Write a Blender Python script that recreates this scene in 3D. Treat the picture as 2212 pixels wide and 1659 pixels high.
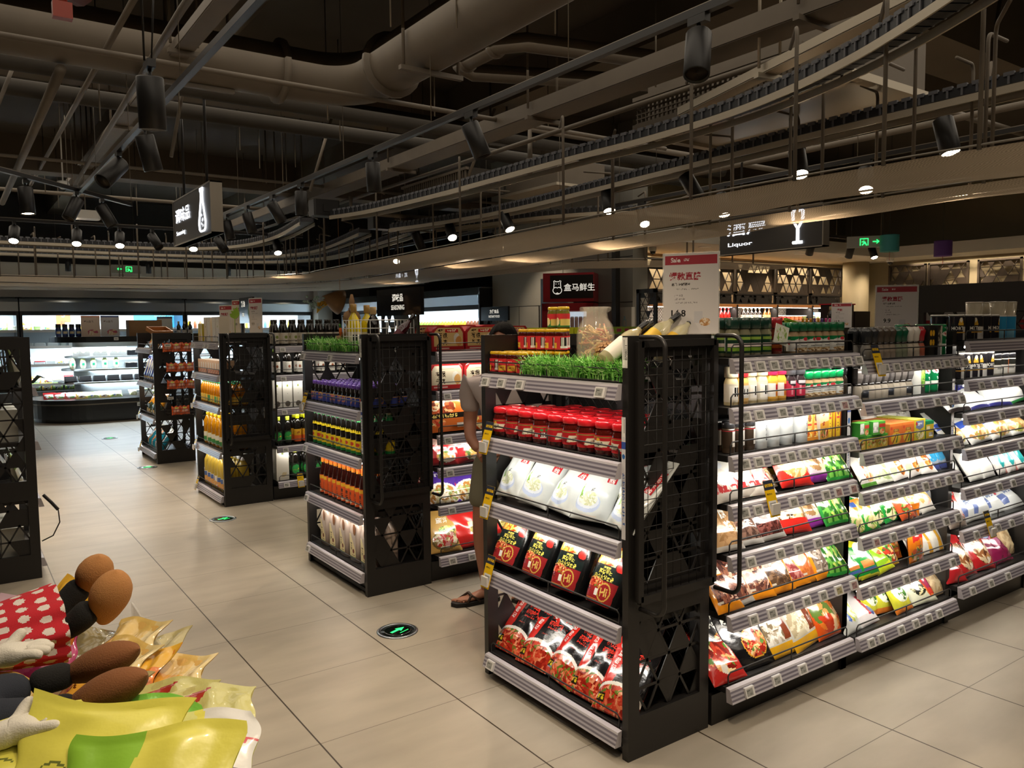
import bpy, math, random
import numpy as np
from mathutils import Vector, Matrix, Euler

for _o in list(bpy.data.objects):
    bpy.data.objects.remove(_o, do_unlink=True)
SC = bpy.context.scene
COL = SC.collection
PI = math.pi
RAD = math.radians

# ------------------------------------------------------------------ camera
CAM_H, CAM_YAW, CAM_PITCH, CAM_ROLL, CAM_F = 1.54686, .6158118, .0727889, -.01007489, 1711.55
_fw = Vector((math.sin(CAM_YAW), math.cos(CAM_YAW), 0)); _rt = Vector((math.cos(CAM_YAW), -math.sin(CAM_YAW), 0))
_F = _fw * math.cos(CAM_PITCH) + Vector((0, 0, -math.sin(CAM_PITCH))); _U = _rt.cross(_F)
_r = _rt * math.cos(CAM_ROLL) + _U * math.sin(CAM_ROLL); _u = _U * math.cos(CAM_ROLL) - _rt * math.sin(CAM_ROLL)
cd = bpy.data.cameras.new('camera'); cam = bpy.data.objects.new('camera', cd); COL.objects.link(cam)
cd.sensor_fit = 'HORIZONTAL'; cd.sensor_width = 36; cd.lens = 36 * CAM_F / 2212; cd.clip_start = .05; cd.clip_end = 100
cam.matrix_world = Matrix(((_r.x, _u.x, -_F.x, 0), (_r.y, _u.y, -_F.y, 0), (_r.z, _u.z, -_F.z, CAM_H), (0, 0, 0, 1)))
SC.camera = cam

# ------------------------------------------------------------------ world, view, render options
wd = bpy.data.worlds.new('world'); SC.world = wd; wd.use_nodes = True
wd.node_tree.nodes['Background'].inputs[0].default_value = (.85, .8, .72, 1)
wd.node_tree.nodes['Background'].inputs[1].default_value = .07
SC.view_settings.view_transform = 'Standard'
try: SC.view_settings.look = 'None'
except Exception: pass
SC.view_settings.gamma = 1.0
SC.view_settings.use_curve_mapping = False
SC.view_settings.exposure = 0.7
cy = SC.cycles
cy.max_bounces = 7; cy.diffuse_bounces = 3; cy.glossy_bounces = 3; cy.transmission_bounces = 6; cy.transparent_max_bounces = 8
cy.caustics_reflective = False; cy.caustics_refractive = False
cy.sample_clamp_indirect = 4.0
cy.use_denoising = True
try: cy.use_light_tree = True
except Exception: pass

# ------------------------------------------------------------------ lights
WARM = (1.0, .80, .58); NEUT = (1.0, .93, .82); COOL = (.80, .92, 1.0)
def spot(x, y, z, power, target=None, angle=70, col=WARM, r=.045, blend=.6):
    l = bpy.data.lights.new('spot_light', 'SPOT'); l.energy = power; l.color = col
    l.spot_size = RAD(angle); l.spot_blend = blend; l.shadow_soft_size = r
    o = bpy.data.objects.new('spot_light', l); COL.objects.link(o); o.location = (x, y, z)
    if target is None: target = (x, y, 0)
    d = Vector(target) - Vector((x, y, z))
    o.rotation_euler = d.to_track_quat('-Z', 'Y').to_euler()
    return o
def area(loc, sx, sy, power, rot=(0, 0, 0), col=NEUT, spread=180):
    l = bpy.data.lights.new('area_light', 'AREA'); l.shape = 'RECTANGLE'; l.size = sx; l.size_y = sy
    l.energy = power; l.color = col; l.spread = RAD(spread)
    o = bpy.data.objects.new('area_light', l); COL.objects.link(o); o.location = loc; o.rotation_euler = rot
    return o
K_SPOT, K_SHELF, K_COOL = .62, .115, .8       # overall levels of track lamps, shelf strips, cold cabinets
# added fill: broad overhead area lights standing in for bounced light
for (x, y, sx, sy, p) in ((1.6, 5, 4, 8, 60), (6, 4.5, 5, 7, 60), (1.5, 13, 5, 4, 40), (3.2, -.6, 6, 3, 45)):
    area((x, y, 3.6), sx, sy, p, col=(1, .87, .7))

# ------------------------------------------------------------------ materials
def lin(c):
    if isinstance(c, str):
        c = c.lstrip('#'); c = [int(c[i:i + 2], 16) / 255 for i in (0, 2, 4)]
    return tuple(((v / 12.92) if v <= .04045 else ((v + .055) / 1.055) ** 2.4) for v in c[:3])
MATS = {}
def mat(name, col=None, rough=.5, metal=0., emit=None, es=0., trans=0., alpha=1., coat=0., ior=None, attr=False, bump=None, noise=None, spec=None, sss=0.):
    if name in MATS: return MATS[name]
    m = bpy.data.materials.new(name); m.use_nodes = True; nt = m.node_tree; b = nt.nodes['Principled BSDF']
    I = b.inputs
    if col is not None: I['Base Color'].default_value = (*lin(col), 1)
    I['Roughness'].default_value = rough; I['Metallic'].default_value = metal
    if emit is not None:
        I['Emission Color'].default_value = (*lin(emit), 1); I['Emission Strength'].default_value = es
    I['Transmission Weight'].default_value = trans; I['Alpha'].default_value = alpha
    I['Coat Weight'].default_value = coat; I['Coat Roughness'].default_value = .08
    if ior: I['IOR'].default_value = ior
    if spec is not None: I['Specular IOR Level'].default_value = spec
    if attr:
        a = nt.nodes.new('ShaderNodeAttribute'); a.attribute_name = 'Col'
        nt.links.new(a.outputs['Color'], I['Base Color'])
    tc = nt.nodes.new('ShaderNodeTexCoord')
    if noise:
        n = nt.nodes.new('ShaderNodeTexNoise'); n.inputs['Scale'].default_value = noise[0]; n.inputs['Detail'].default_value = 4
        r = nt.nodes.new('ShaderNodeMapRange'); r.inputs[3].default_value = noise[1]; r.inputs[4].default_value = noise[2]
        mx = nt.nodes.new('ShaderNodeMix'); mx.data_type = 'RGBA'; mx.blend_type = 'MULTIPLY'; mx.inputs[0].default_value = 1
        nt.links.new(tc.outputs['Object'], n.inputs['Vector']); nt.links.new(n.outputs[0], r.inputs[0])
        mx.inputs[6].default_value = (*lin(col), 1)
        nt.links.new(r.outputs[0], mx.inputs[7]); nt.links.new(mx.outputs[2], I['Base Color'])
    if bump:
        n = nt.nodes.new('ShaderNodeTexNoise'); n.inputs['Scale'].default_value = bump[0]; n.inputs['Detail'].default_value = 3
        nt.links.new(tc.outputs['Object'], n.inputs['Vector'])
        bp = nt.nodes.new('ShaderNodeBump'); bp.inputs['Strength'].default_value = bump[1]; bp.inputs['Distance'].default_value = .01
        nt.links.new(n.outputs[0], bp.inputs['Height']); nt.links.new(bp.outputs[0], I['Normal'])
    MATS[name] = m
    return m
BLACK = mat('black_powder_coat', '#1d1b1a', .42, 0, spec=.5)
BLACKM = mat('black_matte', '#171615', .7)
DARKCEIL = mat('ceiling_paint', '#4a433a', .85, noise=(3, .8, 1.1))
PIPE = mat('pipe_paint', '#6a6053', .6, noise=(6, .8, 1.1))
PIPED = mat('dark_pipe_wrap', '#3a352e', .8, noise=(6, .8, 1.1))
STEEL = mat('brushed_steel', '#9aa0a4', .32, 1., bump=(8, .02))
ALU = mat('rail_aluminium', '#b8ae9c', .45, .6)
GALV = mat('galvanised_steel', '#8d8579', .4, .9)
GREYW = mat('grey_wall_paint', '#8b8981', .8, noise=(2, .92, 1.05))
BEIGEW = mat('beige_wall_panel', '#a39678', .7, noise=(2, .92, 1.05))
WHITEW = mat('white_soffit', '#d8d2c4', .8)
WHITE = mat('white_plastic', '#e6e4df', .35)
GREYP = mat('grey_plastic', '#8e8d90', .4)
WOOD = mat('oak_shelf', '#b57a45', .5, noise=(14, .7, 1.15))
PRINT = mat('printed_card', None, .45, attr=True)
GLOSS = mat('glossy_print', None, .22, attr=True, coat=.5)
FOIL = mat('foil_film', None, .2, attr=True, coat=1., bump=(38, .22))
SOFT = mat('soft_film', None, .33, attr=True, coat=.35, bump=(30, .12))
CLOTH = mat('plush_cloth', None, .9, attr=True, bump=(400, .15))
CLEAR = mat('clear_glass', '#e8e0d0', .03, alpha=.17, coat=1.)
CLEARP = mat('clear_plastic', '#f3f1ea', .12, alpha=.28)
SMOKED = mat('smoked_glass', '#15110e', .08, coat=.6)
OIL = mat('golden_oil', '#f0a81e', .12, trans=.35, coat=.7, ior=1.3, emit=None)
PALEOIL = mat('pale_oil', '#e8cf6a', .12, trans=.4, coat=.7, ior=1.3)
def glow(name, col, s): return mat(name, '#000000', .5, emit=col, es=s)
LAMP = glow('lamp_face', '#ffe9c8', 22)
LEDW = glow('led_strip', '#fff4e2', 6)
LEDC = glow('cold_led', '#e6f6ff', 5)
SIGNW = glow('sign_letters', '#f2f6ff', 2.2)
SIGNDIM = mat('glow_letters', '#e8e4da', .5, emit='#efe9dc', es=.45)  # pale letters with a slight glow added to their colour
GREENL = glow('exit_letters', '#22e060', 2.2)

# ------------------------------------------------------------------ mesh builder
class MB:
    """collects faces; each face may carry a colour (for printed surfaces) and a material slot"""
    def __init__(s): s.v = []; s.f = []; s.m = []; s.c = []; s.n = 0; s.sm = []
    def add(s, vs, fs, col=None, mi=0, smooth=False, M=None):
        vs = np.asarray(vs, float).reshape(-1, 3)
        if M is not None:
            A = np.array(M); vs = vs @ A[:3, :3].T + A[:3, 3]
        s.v.append(vs); n = s.n
        percol = isinstance(col, np.ndarray) and col.ndim == 2
        c0 = None if percol else (lin(col) if col is not None else (.5, .5, .5))
        for k, f in enumerate(fs):
            s.f.append([i + n for i in f]); s.m.append(mi); s.sm.append(smooth)
            s.c.append(tuple(col[k]) if percol else c0)
        s.n += len(vs); return s
    def box(s, x0, y0, z0, x1, y1, z1, col=None, mi=0, M=None):
        v = [(x, y, z) for x in (x0, x1) for y in (y0, y1) for z in (z0, z1)]
        return s.add(v, [(0, 1, 3, 2), (4, 6, 7, 5), (0, 4, 5, 1), (2, 3, 7, 6), (0, 2, 6, 4), (1, 5, 7, 3)], col, mi, False, M)
    def rbox(s, x0, y0, z0, x1, y1, z1, r, col=None, mi=0, n=4, M=None):
        """box with rounded vertical edges"""
        pts = []
        for (cx, cy, a0) in ((x1 - r, y1 - r, 0), (x0 + r, y1 - r, PI / 2), (x0 + r, y0 + r, PI), (x1 - r, y0 + r, 1.5 * PI)):
            for k in range(n + 1): a = a0 + k * PI / 2 / n; pts.append((cx + r * math.cos(a), cy + r * math.sin(a)))
        return s.prism(pts, z0, z1, col, mi, M)
    def prism(s, pts, z0, z1, col=None, mi=0, M=None, caps=True):
        n = len(pts); v = [(x, y, z0) for x, y in pts] + [(x, y, z1) for x, y in pts]
        fs = [(k, (k + 1) % n, n + (k + 1) % n, n + k) for k in range(n)]
        if caps: fs += [tuple(range(n - 1, -1, -1)), tuple(range(n, 2 * n))]
        return s.add(v, fs, col, mi, False, M)
    def tube(s, pts, r, n=6, col=None, mi=0, closed=False, caps=True, M=None):
        P = [Vector(p) for p in pts]; m = len(P); rings = []; up = None
        rr = r if isinstance(r, (list, tuple)) else [r] * m
        for i in range(m):
            a = P[(i - 1) % m] if (closed or i > 0) else P[i]; b = P[(i + 1) % m] if (closed or i < m - 1) else P[i]
            t = (b - a).normalized() if (b - a).length > 1e-9 else Vector((0, 0, 1))
            if up is None: up = Vector((0, 0, 1)) if abs(t.z) < .9 else Vector((1, 0, 0))
            sd = t.cross(up); sd = sd.normalized() if sd.length > 1e-6 else Vector((1, 0, 0)); up = sd.cross(t).normalized()
            for k in range(n):
                q = 2 * PI * k / n; rings.append(P[i] + (sd * math.cos(q) + up * math.sin(q)) * rr[i])
        fs = []
        for i in range(m if closed else m - 1):
            j = (i + 1) % m
            for k in range(n): l = (k + 1) % n; fs.append((i * n + k, i * n + l, j * n + l, j * n + k))
        if caps and not closed: fs += [tuple(range(n - 1, -1, -1)), tuple((m - 1) * n + k for k in range(n))]
        return s.add([tuple(p) for p in rings], fs, col, mi, True, M)
    def bar(s, p, q, w, h, col=None, mi=0, M=None):
        """square bar from p to q, w across, h up"""
        p = Vector(p); q = Vector(q); t = (q - p).normalized()
        up = Vector((0, 0, 1)) if abs(t.z) < .95 else Vector((0, 1, 0))
        sd = t.cross(up).normalized(); up = sd.cross(t)
        v = [a + sd * (i * w / 2) + up * (j * h / 2) for a in (p, q) for i in (-1, 1) for j in (-1, 1)]
        return s.add([tuple(x) for x in v], [(0, 1, 3, 2), (4, 6, 7, 5), (0, 4, 5, 1), (2, 3, 7, 6), (0, 2, 6, 4), (1, 5, 7, 3)], col, mi, False, M)
    def lathe(s, prof, n=16, col=None, mi=0, M=None, sx=1., sy=1., cols=None, smooth=True):
        """prof: [(r,z)]; cols: a colour per band"""
        m = len(prof); v = []
        for (r, z) in prof:
            for k in range(n): a = 2 * PI * k / n; v.append((r * math.cos(a) * sx, r * math.sin(a) * sy, z))
        for i in range(m - 1):
            pass
        fs = []; cc = []
        for i in range(m - 1):
            c = lin(cols[i]) if cols else (lin(col) if col is not None else (.5, .5, .5))
            for k in range(n):
                l = (k + 1) % n; fs.append((i * n + k, i * n + l, (i + 1) * n + l, (i + 1) * n + k)); cc.append(c)
        if prof[0][0] > 1e-5: fs.append(tuple(range(n - 1, -1, -1))); cc.append(cc[0])
        if prof[-1][0] > 1e-5: fs.append(tuple((m - 1) * n + k for k in range(n))); cc.append(cc[len(cc) - 2])
        return s.add(v, fs, np.array(cc), mi, smooth, M)
    def surf(s, P, colors=None, col=None, mi=0, smooth=True, M=None, flip=False):
        """P: (ny+1,nx+1,3) array of points; colors (ny,nx,3) linear"""
        P = np.asarray(P, float); a, b = P.shape[:2]
        idx = np.arange(a * b).reshape(a, b)
        q = np.stack([idx[:-1, :-1], idx[:-1, 1:], idx[1:, 1:], idx[1:, :-1]], -1).reshape(-1, 4)
        if flip: q = q[:, ::-1]
        c = colors.reshape(-1, 3) if colors is not None else col
        return s.add(P.reshape(-1, 3), q.tolist(), c, mi, smooth, M)
    def mesh(s, name, mats):
        me = bpy.data.meshes.new(name)
        V = np.concatenate(s.v) if s.v else np.zeros((0, 3))
        me.from_pydata(V.tolist(), [], s.f)
        for m in (mats if isinstance(mats, (list, tuple)) else [mats]): me.materials.append(m)
        me.polygons.foreach_set('material_index', s.m); me.polygons.foreach_set('use_smooth', s.sm)
        at = me.attributes.new('Col', 'FLOAT_COLOR', 'CORNER')
        ln = np.array([len(f) for f in s.f]); C = np.ones((int(ln.sum()), 4), np.float32)
        C[:, :3] = np.repeat(np.array(s.c, np.float32).reshape(-1, 3), ln, axis=0)
        at.data.foreach_set('color', C.ravel())
        me.update(); return me
    def build(s, name, mats, parent=None, loc=None, rz=0):
        o = bpy.data.objects.new(name, s.mesh(name, mats)); COL.objects.link(o)
        if parent is not None: o.parent = parent
        if loc: o.location = loc
        if rz: o.rotation_euler = (0, 0, rz)
        return o

# ------------------------------------------------------------------ scene bookkeeping
def tag(o, label=None, cat=None, group=None, kind=None):
    if label: o['label'] = label
    if cat: o['category'] = cat
    if group: o['group'] = group
    if kind: o['kind'] = kind
    return o
def thing(name, label, cat, loc=(0, 0, 0), rz=0, group=None):
    o = bpy.data.objects.new(name, None); COL.objects.link(o); o.empty_display_size = .05
    o.location = loc; o.rotation_euler = (0, 0, rz); return tag(o, label, cat, group)
def struct(mb, name, mats):
    o = mb.build(name, mats); o['kind'] = 'structure'; return o
class Proto:
    """a kind of product: list of (part name or None, mesh)"""
    def __init__(s, name, cat, parts): s.name = name; s.cat = cat; s.parts = parts
def put(p, loc, label, group=None, rz=0., tilt=0., roll=0., s=1., spin=0.):
    """place one copy: front of the product looks to -y before rz; tilt leans it back, roll leans it sideways"""
    M = Matrix.Translation(loc) @ Matrix.Rotation(rz, 4, 'Z') @ Matrix.Rotation(-tilt, 4, 'X') @ Matrix.Rotation(roll, 4, 'Y') @ Matrix.Rotation(spin, 4, 'Z') @ Matrix.Scale(s, 4)
    if len(p.parts) == 1:
        o = bpy.data.objects.new(p.name, p.parts[0][1]); COL.objects.link(o)
    else:
        o = bpy.data.objects.new(p.name, None); COL.objects.link(o); o.empty_display_size = .03
        for (pn, me) in p.parts:
            c = bpy.data.objects.new(pn, me); COL.objects.link(c); c.parent = o
    o.matrix_world = M
    return tag(o, label, p.cat, group)
ORD = 'first second third fourth fifth sixth seventh eighth ninth tenth eleventh twelfth thirteenth fourteenth fifteenth sixteenth seventeenth eighteenth nineteenth twentieth'.split()
ORD += ['twenty-' + w for w in ORD[:9]] + ['thirtieth'] + ['thirty-' + w for w in ORD[:9]]
ROWN = ['front', 'second', 'third', 'fourth', 'fifth']
RNG = random.Random(5)

# ------------------------------------------------------------------ text and printed pictures
_TX = {}
def text_tris(txt, bold=.0):
    """triangles of a line of text, 1 unit high, centred"""
    k = (txt, bold)
    if k in _TX: return _TX[k]
    cu = bpy.data.curves.new('t', 'FONT'); cu.body = txt; cu.size = 1; cu.offset = bold; cu.resolution_u = 3
    ob = bpy.data.objects.new('t', cu); COL.objects.link(ob)
    dg = bpy.context.evaluated_depsgraph_get(); dg.update()
    me = bpy.data.meshes.new_from_object(ob.evaluated_get(dg)); me.calc_loop_triangles()
    V = np.array([v.co[:2] for v in me.vertices]).reshape(-1, 2); T = np.array([t.vertices[:] for t in me.loop_triangles]).reshape(-1, 3)
    bpy.data.objects.remove(ob, do_unlink=True); bpy.data.curves.remove(cu); bpy.data.meshes.remove(me)
    if len(V):
        mn, mx = V.min(0), V.max(0); V = V - (mn + mx) / 2; V = V / max(1e-6, (mx - mn)[1])
    _TX[k] = (V, T); return V, T
def text_mb(mb, txt, size, M, bold=.0, depth=0., col=None, mi=0, sx=1., width=None):
    """flat lettering in the local xy plane of M (size = height)"""
    V, T = text_tris(txt, bold)
    if not len(V): return mb
    W = V * size; W[:, 0] *= sx
    if width: W[:, 0] *= width / max(1e-6, np.ptp(W[:, 0]))
    P = np.concatenate([W, np.zeros((len(W), 1))], 1)
    mb.add(P, T.tolist(), col, mi, False, M)
    return mb
def art(w, h, nx, ny, shapes, seed=1):
    """printed picture as an array of linear colours; u to the right 0..1, v up 0..1; w,h metres"""
    A = np.zeros((ny, nx, 3)); U, V = np.meshgrid((np.arange(nx) + .5) / nx, (np.arange(ny) + .5) / ny)
    rg = np.random.RandomState(seed)
    for s in shapes:
        k = s[0]
        if k == 'bg': A[:] = lin(s[1])
        elif k == 'r': A[(U >= s[1]) & (V >= s[2]) & (U < s[3]) & (V < s[4])] = lin(s[5])
        elif k == 'e': A[((U - s[1]) / s[3]) ** 2 + ((V - s[2]) / s[4]) ** 2 < 1] = lin(s[5])
        elif k in ('f', 'fr'):   # food / busy picture: soft blobs of several colours
            m = (((U - s[1]) / s[3]) ** 2 + ((V - s[2]) / s[4]) ** 2 < 1) if k == 'f' else ((abs(U - s[1]) < s[3]) & (abs(V - s[2]) < s[4]))
            pal = np.array([lin(c) for c in s[5]]); nb = s[6] if len(s) > 6 else 60
            px = rg.rand(nb) * 2 - 1; py = rg.rand(nb) * 2 - 1; ci = rg.randint(0, len(pal), nb); ang = rg.rand(nb) * PI; el = 1 + 2 * rg.rand(nb)
            du = ((U[m] - s[1])[:, None] / s[3] - px) * (w * s[3]); dv = ((V[m] - s[2])[:, None] / s[4] - py) * (h * s[4])
            a = (du * np.cos(ang) + dv * np.sin(ang)) / el; b = (-du * np.sin(ang) + dv * np.cos(ang)) * el
            A[m] = pal[ci[np.argmin(a * a + b * b, 1)]]
        elif k == 'p':           # polygon
            P = s[1]; ins = np.zeros(U.shape, bool)
            for i in range(len(P)):
                (x0, y0), (x1, y1) = P[i], P[i - 1]
                cnd = (V < y0) != (V < y1)
                with np.errstate(divide='ignore', invalid='ignore'):
                    xi = (x1 - x0) * (V - y0) / (y1 - y0 if y1 != y0 else 1e-9) + x0
                ins ^= cnd & (U < xi)
            A[ins] = lin(s[2])
        elif k == 'dots':        # regular dots: radius, pitch, colour
            x = (U * w) % s[2] - s[2] / 2; row = np.floor(V * h / s[2]); x = ((U * w + (row % 2) * s[2] / 2) % s[2]) - s[2] / 2; y = (V * h) % s[2] - s[2] / 2
            A[x * x + y * y < s[1] ** 2] = lin(s[3])
        elif k == 'b':           # bar code
            m = (U >= s[1]) & (V >= s[2]) & (U < s[3]) & (V < s[4]); A[m] = lin('#f2f0ea')
            bars = rg.rand(400) > .5; A[m & bars[np.clip((U * nx).astype(int), 0, 399)] & (V > s[2] + (s[4] - s[2]) * .2)] = lin('#222222')
        elif k == 't':           # text: string, u, v, height(m), colour, [rot deg], [bold], [vertical]
            txt, u0, v0, hh, col = s[1:6]; rot = RAD(s[6]) if len(s) > 6 else 0; bold = s[7] if len(s) > 7 else .02
            lines = list(txt) if (len(s) > 8 and s[8]) else txt.split('\n')
            for li, line in enumerate(lines):
                Vt, T = text_tris(line, bold)
                if not len(Vt): continue
                X = Vt[:, 0] * hh; Y = Vt[:, 1] * hh - (li - (len(lines) - 1) / 2) * hh * 1.2
                Xr = (X * math.cos(rot) - Y * math.sin(rot)) / w + u0; Yr = (X * math.sin(rot) + Y * math.cos(rot)) / h + v0
                c = lin(col)
                for t in T:
                    xs = Xr[t]; ys = Yr[t]
                    i0, i1 = int(max(0, math.floor(xs.min() * nx - .5))), int(min(nx, math.ceil(xs.max() * nx + .5)))
                    j0, j1 = int(max(0, math.floor(ys.min() * ny - .5))), int(min(ny, math.ceil(ys.max() * ny + .5)))
                    if i1 <= i0 or j1 <= j0: continue
                    u = U[j0:j1, i0:i1]; v = V[j0:j1, i0:i1]
                    d = [(xs[b] - xs[a]) * (v - ys[a]) - (ys[b] - ys[a]) * (u - xs[a]) for a, b in ((0, 1), (1, 2), (2, 0))]
                    ins = ((d[0] >= 0) & (d[1] >= 0) & (d[2] >= 0)) | ((d[0] <= 0) & (d[1] <= 0) & (d[2] <= 0))
                    A[j0:j1, i0:i1][ins] = c
    return A

# ------------------------------------------------------------------ packaging shapes
def bag_mb(w, h, d, A, seed=1, flat=.2, crumple=.004, seal=.06, bottom=.5, jag=0., wob=0.):
    """filled film bag standing on its lower edge; A is the picture on the front"""
    ny, nx = A.shape[:2]; rg = np.random.RandomState(seed)
    U, V = np.meshgrid(np.linspace(-1, 1, nx + 1), np.linspace(0, 1, ny + 1))
    prof = np.clip((V - 0) / max(bottom * .5, .02), 0, 1) ** .6 * np.clip((1 - seal - V) / (1 - seal - bottom * .5), 0, 1) ** .75
    t = d / 2 * prof * np.clip(1 - np.abs(U) ** 2.6, 0, 1) ** .65
    wr = np.zeros_like(U)
    for k in range(9):
        a = rg.rand() * PI; fr = 3 + 9 * rg.rand(); ph = rg.rand() * 6
        wr += np.sin(fr * (U * math.cos(a) + 2 * V * math.sin(a)) + ph) * rg.rand() / 4
    edge = np.clip(1 - np.abs(U) ** 6, 0, 1) * np.clip(V * 12, 0, 1) * np.clip((1 - V) * 12, .25, 1)
    sh = 1 - .05 * np.sin(V * PI) * (d / w)
    X = U * w / 2 * sh; Z = V * h
    Z = Z + jag * np.sin(U * 7 + seed) * np.where(V > .9, 1, 0) * .5
    X = X + wob * np.sin(V * 9 + seed) * U ** 3 + wob * .5 * np.sin(V * 21 + seed * 2) * U; Z = Z + wob * np.sin(U * 2.6 + seed) * V ** 3
    bend = flat * d * np.sin(V * 3 + seed) * .3
    Yf = -t - np.abs(wr) * 0 + wr * crumple * edge + bend
    Yb = t * .75 + .002 + bend
    mb = MB(); mb.surf(np.stack([X, Yf, Z], -1), A)
    sx = max(1, nx // 10); sy = max(1, ny // 12)
    B = np.stack([X, Yb, Z], -1)
    iy = sorted(set(list(range(0, ny + 1, sy)) + [ny])); ix = sorted(set(list(range(0, nx + 1, sx)) + [nx]))
    mb.surf(B[np.ix_(iy, ix)], None, None, flip=True)
    nb = (len(iy) - 1) * (len(ix) - 1); c = tuple(A.reshape(-1, 3).mean(0)); mb.c[-nb:] = [c] * nb
    return mb
def bag(name, w, h, d, shapes, nx=40, ny=52, mat_=None, seed=1, cat='bag', **k):
    A = art(w, h, nx, ny, shapes, seed)
    return Proto(name, cat, [(None, bag_mb(w, h, d, A, seed, **k).mesh(name, mat_ or FOIL))])
def carton(name, w, h, d, shapes, nx=20, ny=24, side='#dddddd', top=None, cat='box', mat_=None, topshapes=None):
    mb = MB(); A = art(w, h, nx, ny, shapes)
    gx, gz = np.meshgrid(np.linspace(-w / 2, w / 2, nx + 1), np.linspace(0, h, ny + 1))
    mb.surf(np.stack([gx, np.full_like(gx, -d / 2), gz], -1), A, smooth=False)
    mb.surf(np.stack([-gx, np.full_like(gx, d / 2), gz], -1), A, smooth=False)
    v = [(x, y, z) for x in (-w / 2, w / 2) for y in (-d / 2, d / 2) for z in (0, h)]
    mb.add(v, [(0, 1, 3, 2), (4, 6, 7, 5)], side); mb.add(v, [(1, 5, 7, 3), (0, 2, 6, 4)], top or side)
    return Proto(name, cat, [(None, mb.mesh(name, mat_ or PRINT))])
def wrap_mb(r, z0, z1, A, arc=2 * PI, a0=None, r1=None):
    """label wrapped round a bottle, picture centred on -y"""
    ny, nx = A.shape[:2]; c = -PI / 2
    a = c + (np.linspace(-.5, .5, nx + 1)) * arc; z = np.linspace(z0, z1, ny + 1)
    AA, ZZ = np.meshgrid(a, z); R = r + ((r1 if r1 is not None else r) - r) * (ZZ - z0) / (z1 - z0)
    return MB().surf(np.stack([R * np.cos(AA), R * np.sin(AA), ZZ], -1), A)
def bottle(name, prof, body, cap, lab=None, capmat=None, bodymat=None, n=14, cat='bottle', capprof=None, onemesh=False, bodycols=None, labmat=None):
    """prof: body profile; cap: (r,z0,z1,colour); lab: list of (r,z0,z1,shapes,nx,ny[,r1])"""
    b = MB().lathe(prof, n, body, cols=bodycols)
    r, z0, z1, cc = cap
    c = MB().lathe(capprof or [(r * .96, z0), (r, z0 + .001), (r, z1 - .003), (r * .9, z1), (0, z1)], n, cc)
    L = MB(); LS = []
    for l in (lab or []):
        rr, a, bb, shp, nx, ny = l[:6]
        w_ = wrap_mb(rr, a, bb, art(2 * PI * rr, bb - a, nx, ny, shp), r1=l[6] if len(l) > 6 else None)
        L.add(np.concatenate(w_.v), w_.f, np.array(w_.c), 0, True); LS.append(w_)
    if onemesh:
        m = MB()
        for q, mi in ((b, 0), (c, 1), (L, 1)):
            if q.n: m.add(np.concatenate(q.v), q.f, np.array(q.c), mi, True)
        return Proto(name, cat, [(None, m.mesh(name, [bodymat or GLOSS, GLOSS]))])
    parts = [('body', b.mesh(name + '_body', bodymat or GLOSS)), ('cap', c.mesh(name + '_cap', capmat or GLOSS))]
    for q, w_ in enumerate(LS): w_.sm = [True] * len(w_.f); parts.append(('neck_label' if q else 'label', w_.mesh(name + '_label', labmat or PRINT)))
    return Proto(name, cat, parts)
# ------------------------------------------------------------------ floor, walls, ceiling slab
def floor_material():
    m = bpy.data.materials.new('floor_tiles'); m.use_nodes = True; nt = m.node_tree; b = nt.nodes['Principled BSDF']
    N = nt.nodes.new; L = nt.links.new
    def math_(op, a, bb=None):
        n = N('ShaderNodeMath'); n.operation = op
        for i, q in enumerate((a, bb)):
            if q is None: continue
            if isinstance(q, (int, float)): n.inputs[i].default_value = q
            else: L(q, n.inputs[i])
        return n.outputs[0]
    tc = N('ShaderNodeTexCoord'); sp = N('ShaderNodeSeparateXYZ'); L(tc.outputs['Object'], sp.inputs[0])
    def line(o, off, w):
        f = math_('FRACT', math_('DIVIDE', math_('SUBTRACT', o, off - 60), .6))
        d = math_('MINIMUM', f, math_('SUBTRACT', 1.0, f))
        return math_('LESS_THAN', d, w / .6 / 2)
    g = math_('MAXIMUM', math_('MULTIPLY', line(sp.outputs[0], 1.0519, .0062), 1.), math_('MULTIPLY', line(sp.outputs[1], 2.7481, .0034), .75))
    n1 = N('ShaderNodeTexNoise'); n1.inputs['Scale'].default_value = 2.2; n1.inputs['Detail'].default_value = 5
    mp = N('ShaderNodeMapping'); mp.inputs['Scale'].default_value = (1, 3, 1); L(tc.outputs['Object'], mp.inputs[0]); L(mp.outputs[0], n1.inputs['Vector'])
    r = N('ShaderNodeValToRGB'); r.color_ramp.elements[0].color = (*lin('#a2998a'), 1); r.color_ramp.elements[1].color = (*lin('#b3aa9a'), 1)
    r.color_ramp.elements[0].position = .3; r.color_ramp.elements[1].position = .7; L(n1.outputs[0], r.inputs[0])
    mx = N('ShaderNodeMix'); mx.data_type = 'RGBA'; L(g, mx.inputs[0]); L(r.outputs[0], mx.inputs[6]); mx.inputs[7].default_value = (*lin('#3a2f22'), 1)
    L(mx.outputs[2], b.inputs['Base Color']); b.inputs['Roughness'].default_value = .36; b.inputs['Specular IOR Level'].default_value = .5
    bp = N('ShaderNodeBump'); bp.inputs['Strength'].default_value = .25; bp.inputs['Distance'].default_value = .002; bp.invert = True
    L(g, bp.inputs['Height']); L(bp.outputs[0], b.inputs['Normal'])
    return m
struct(MB().box(-6, -5, -.2, 17, 21, 0), 'floor', floor_material())
struct(MB().box(-6, -5, 4.3, 17, 21, 4.5), 'ceiling', DARKCEIL)
struct(MB().box(-6, 19.0, 0, 17, 19.2, 4.3), 'wall_back', mat('dark_wall', '#4a4845', .8))
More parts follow.
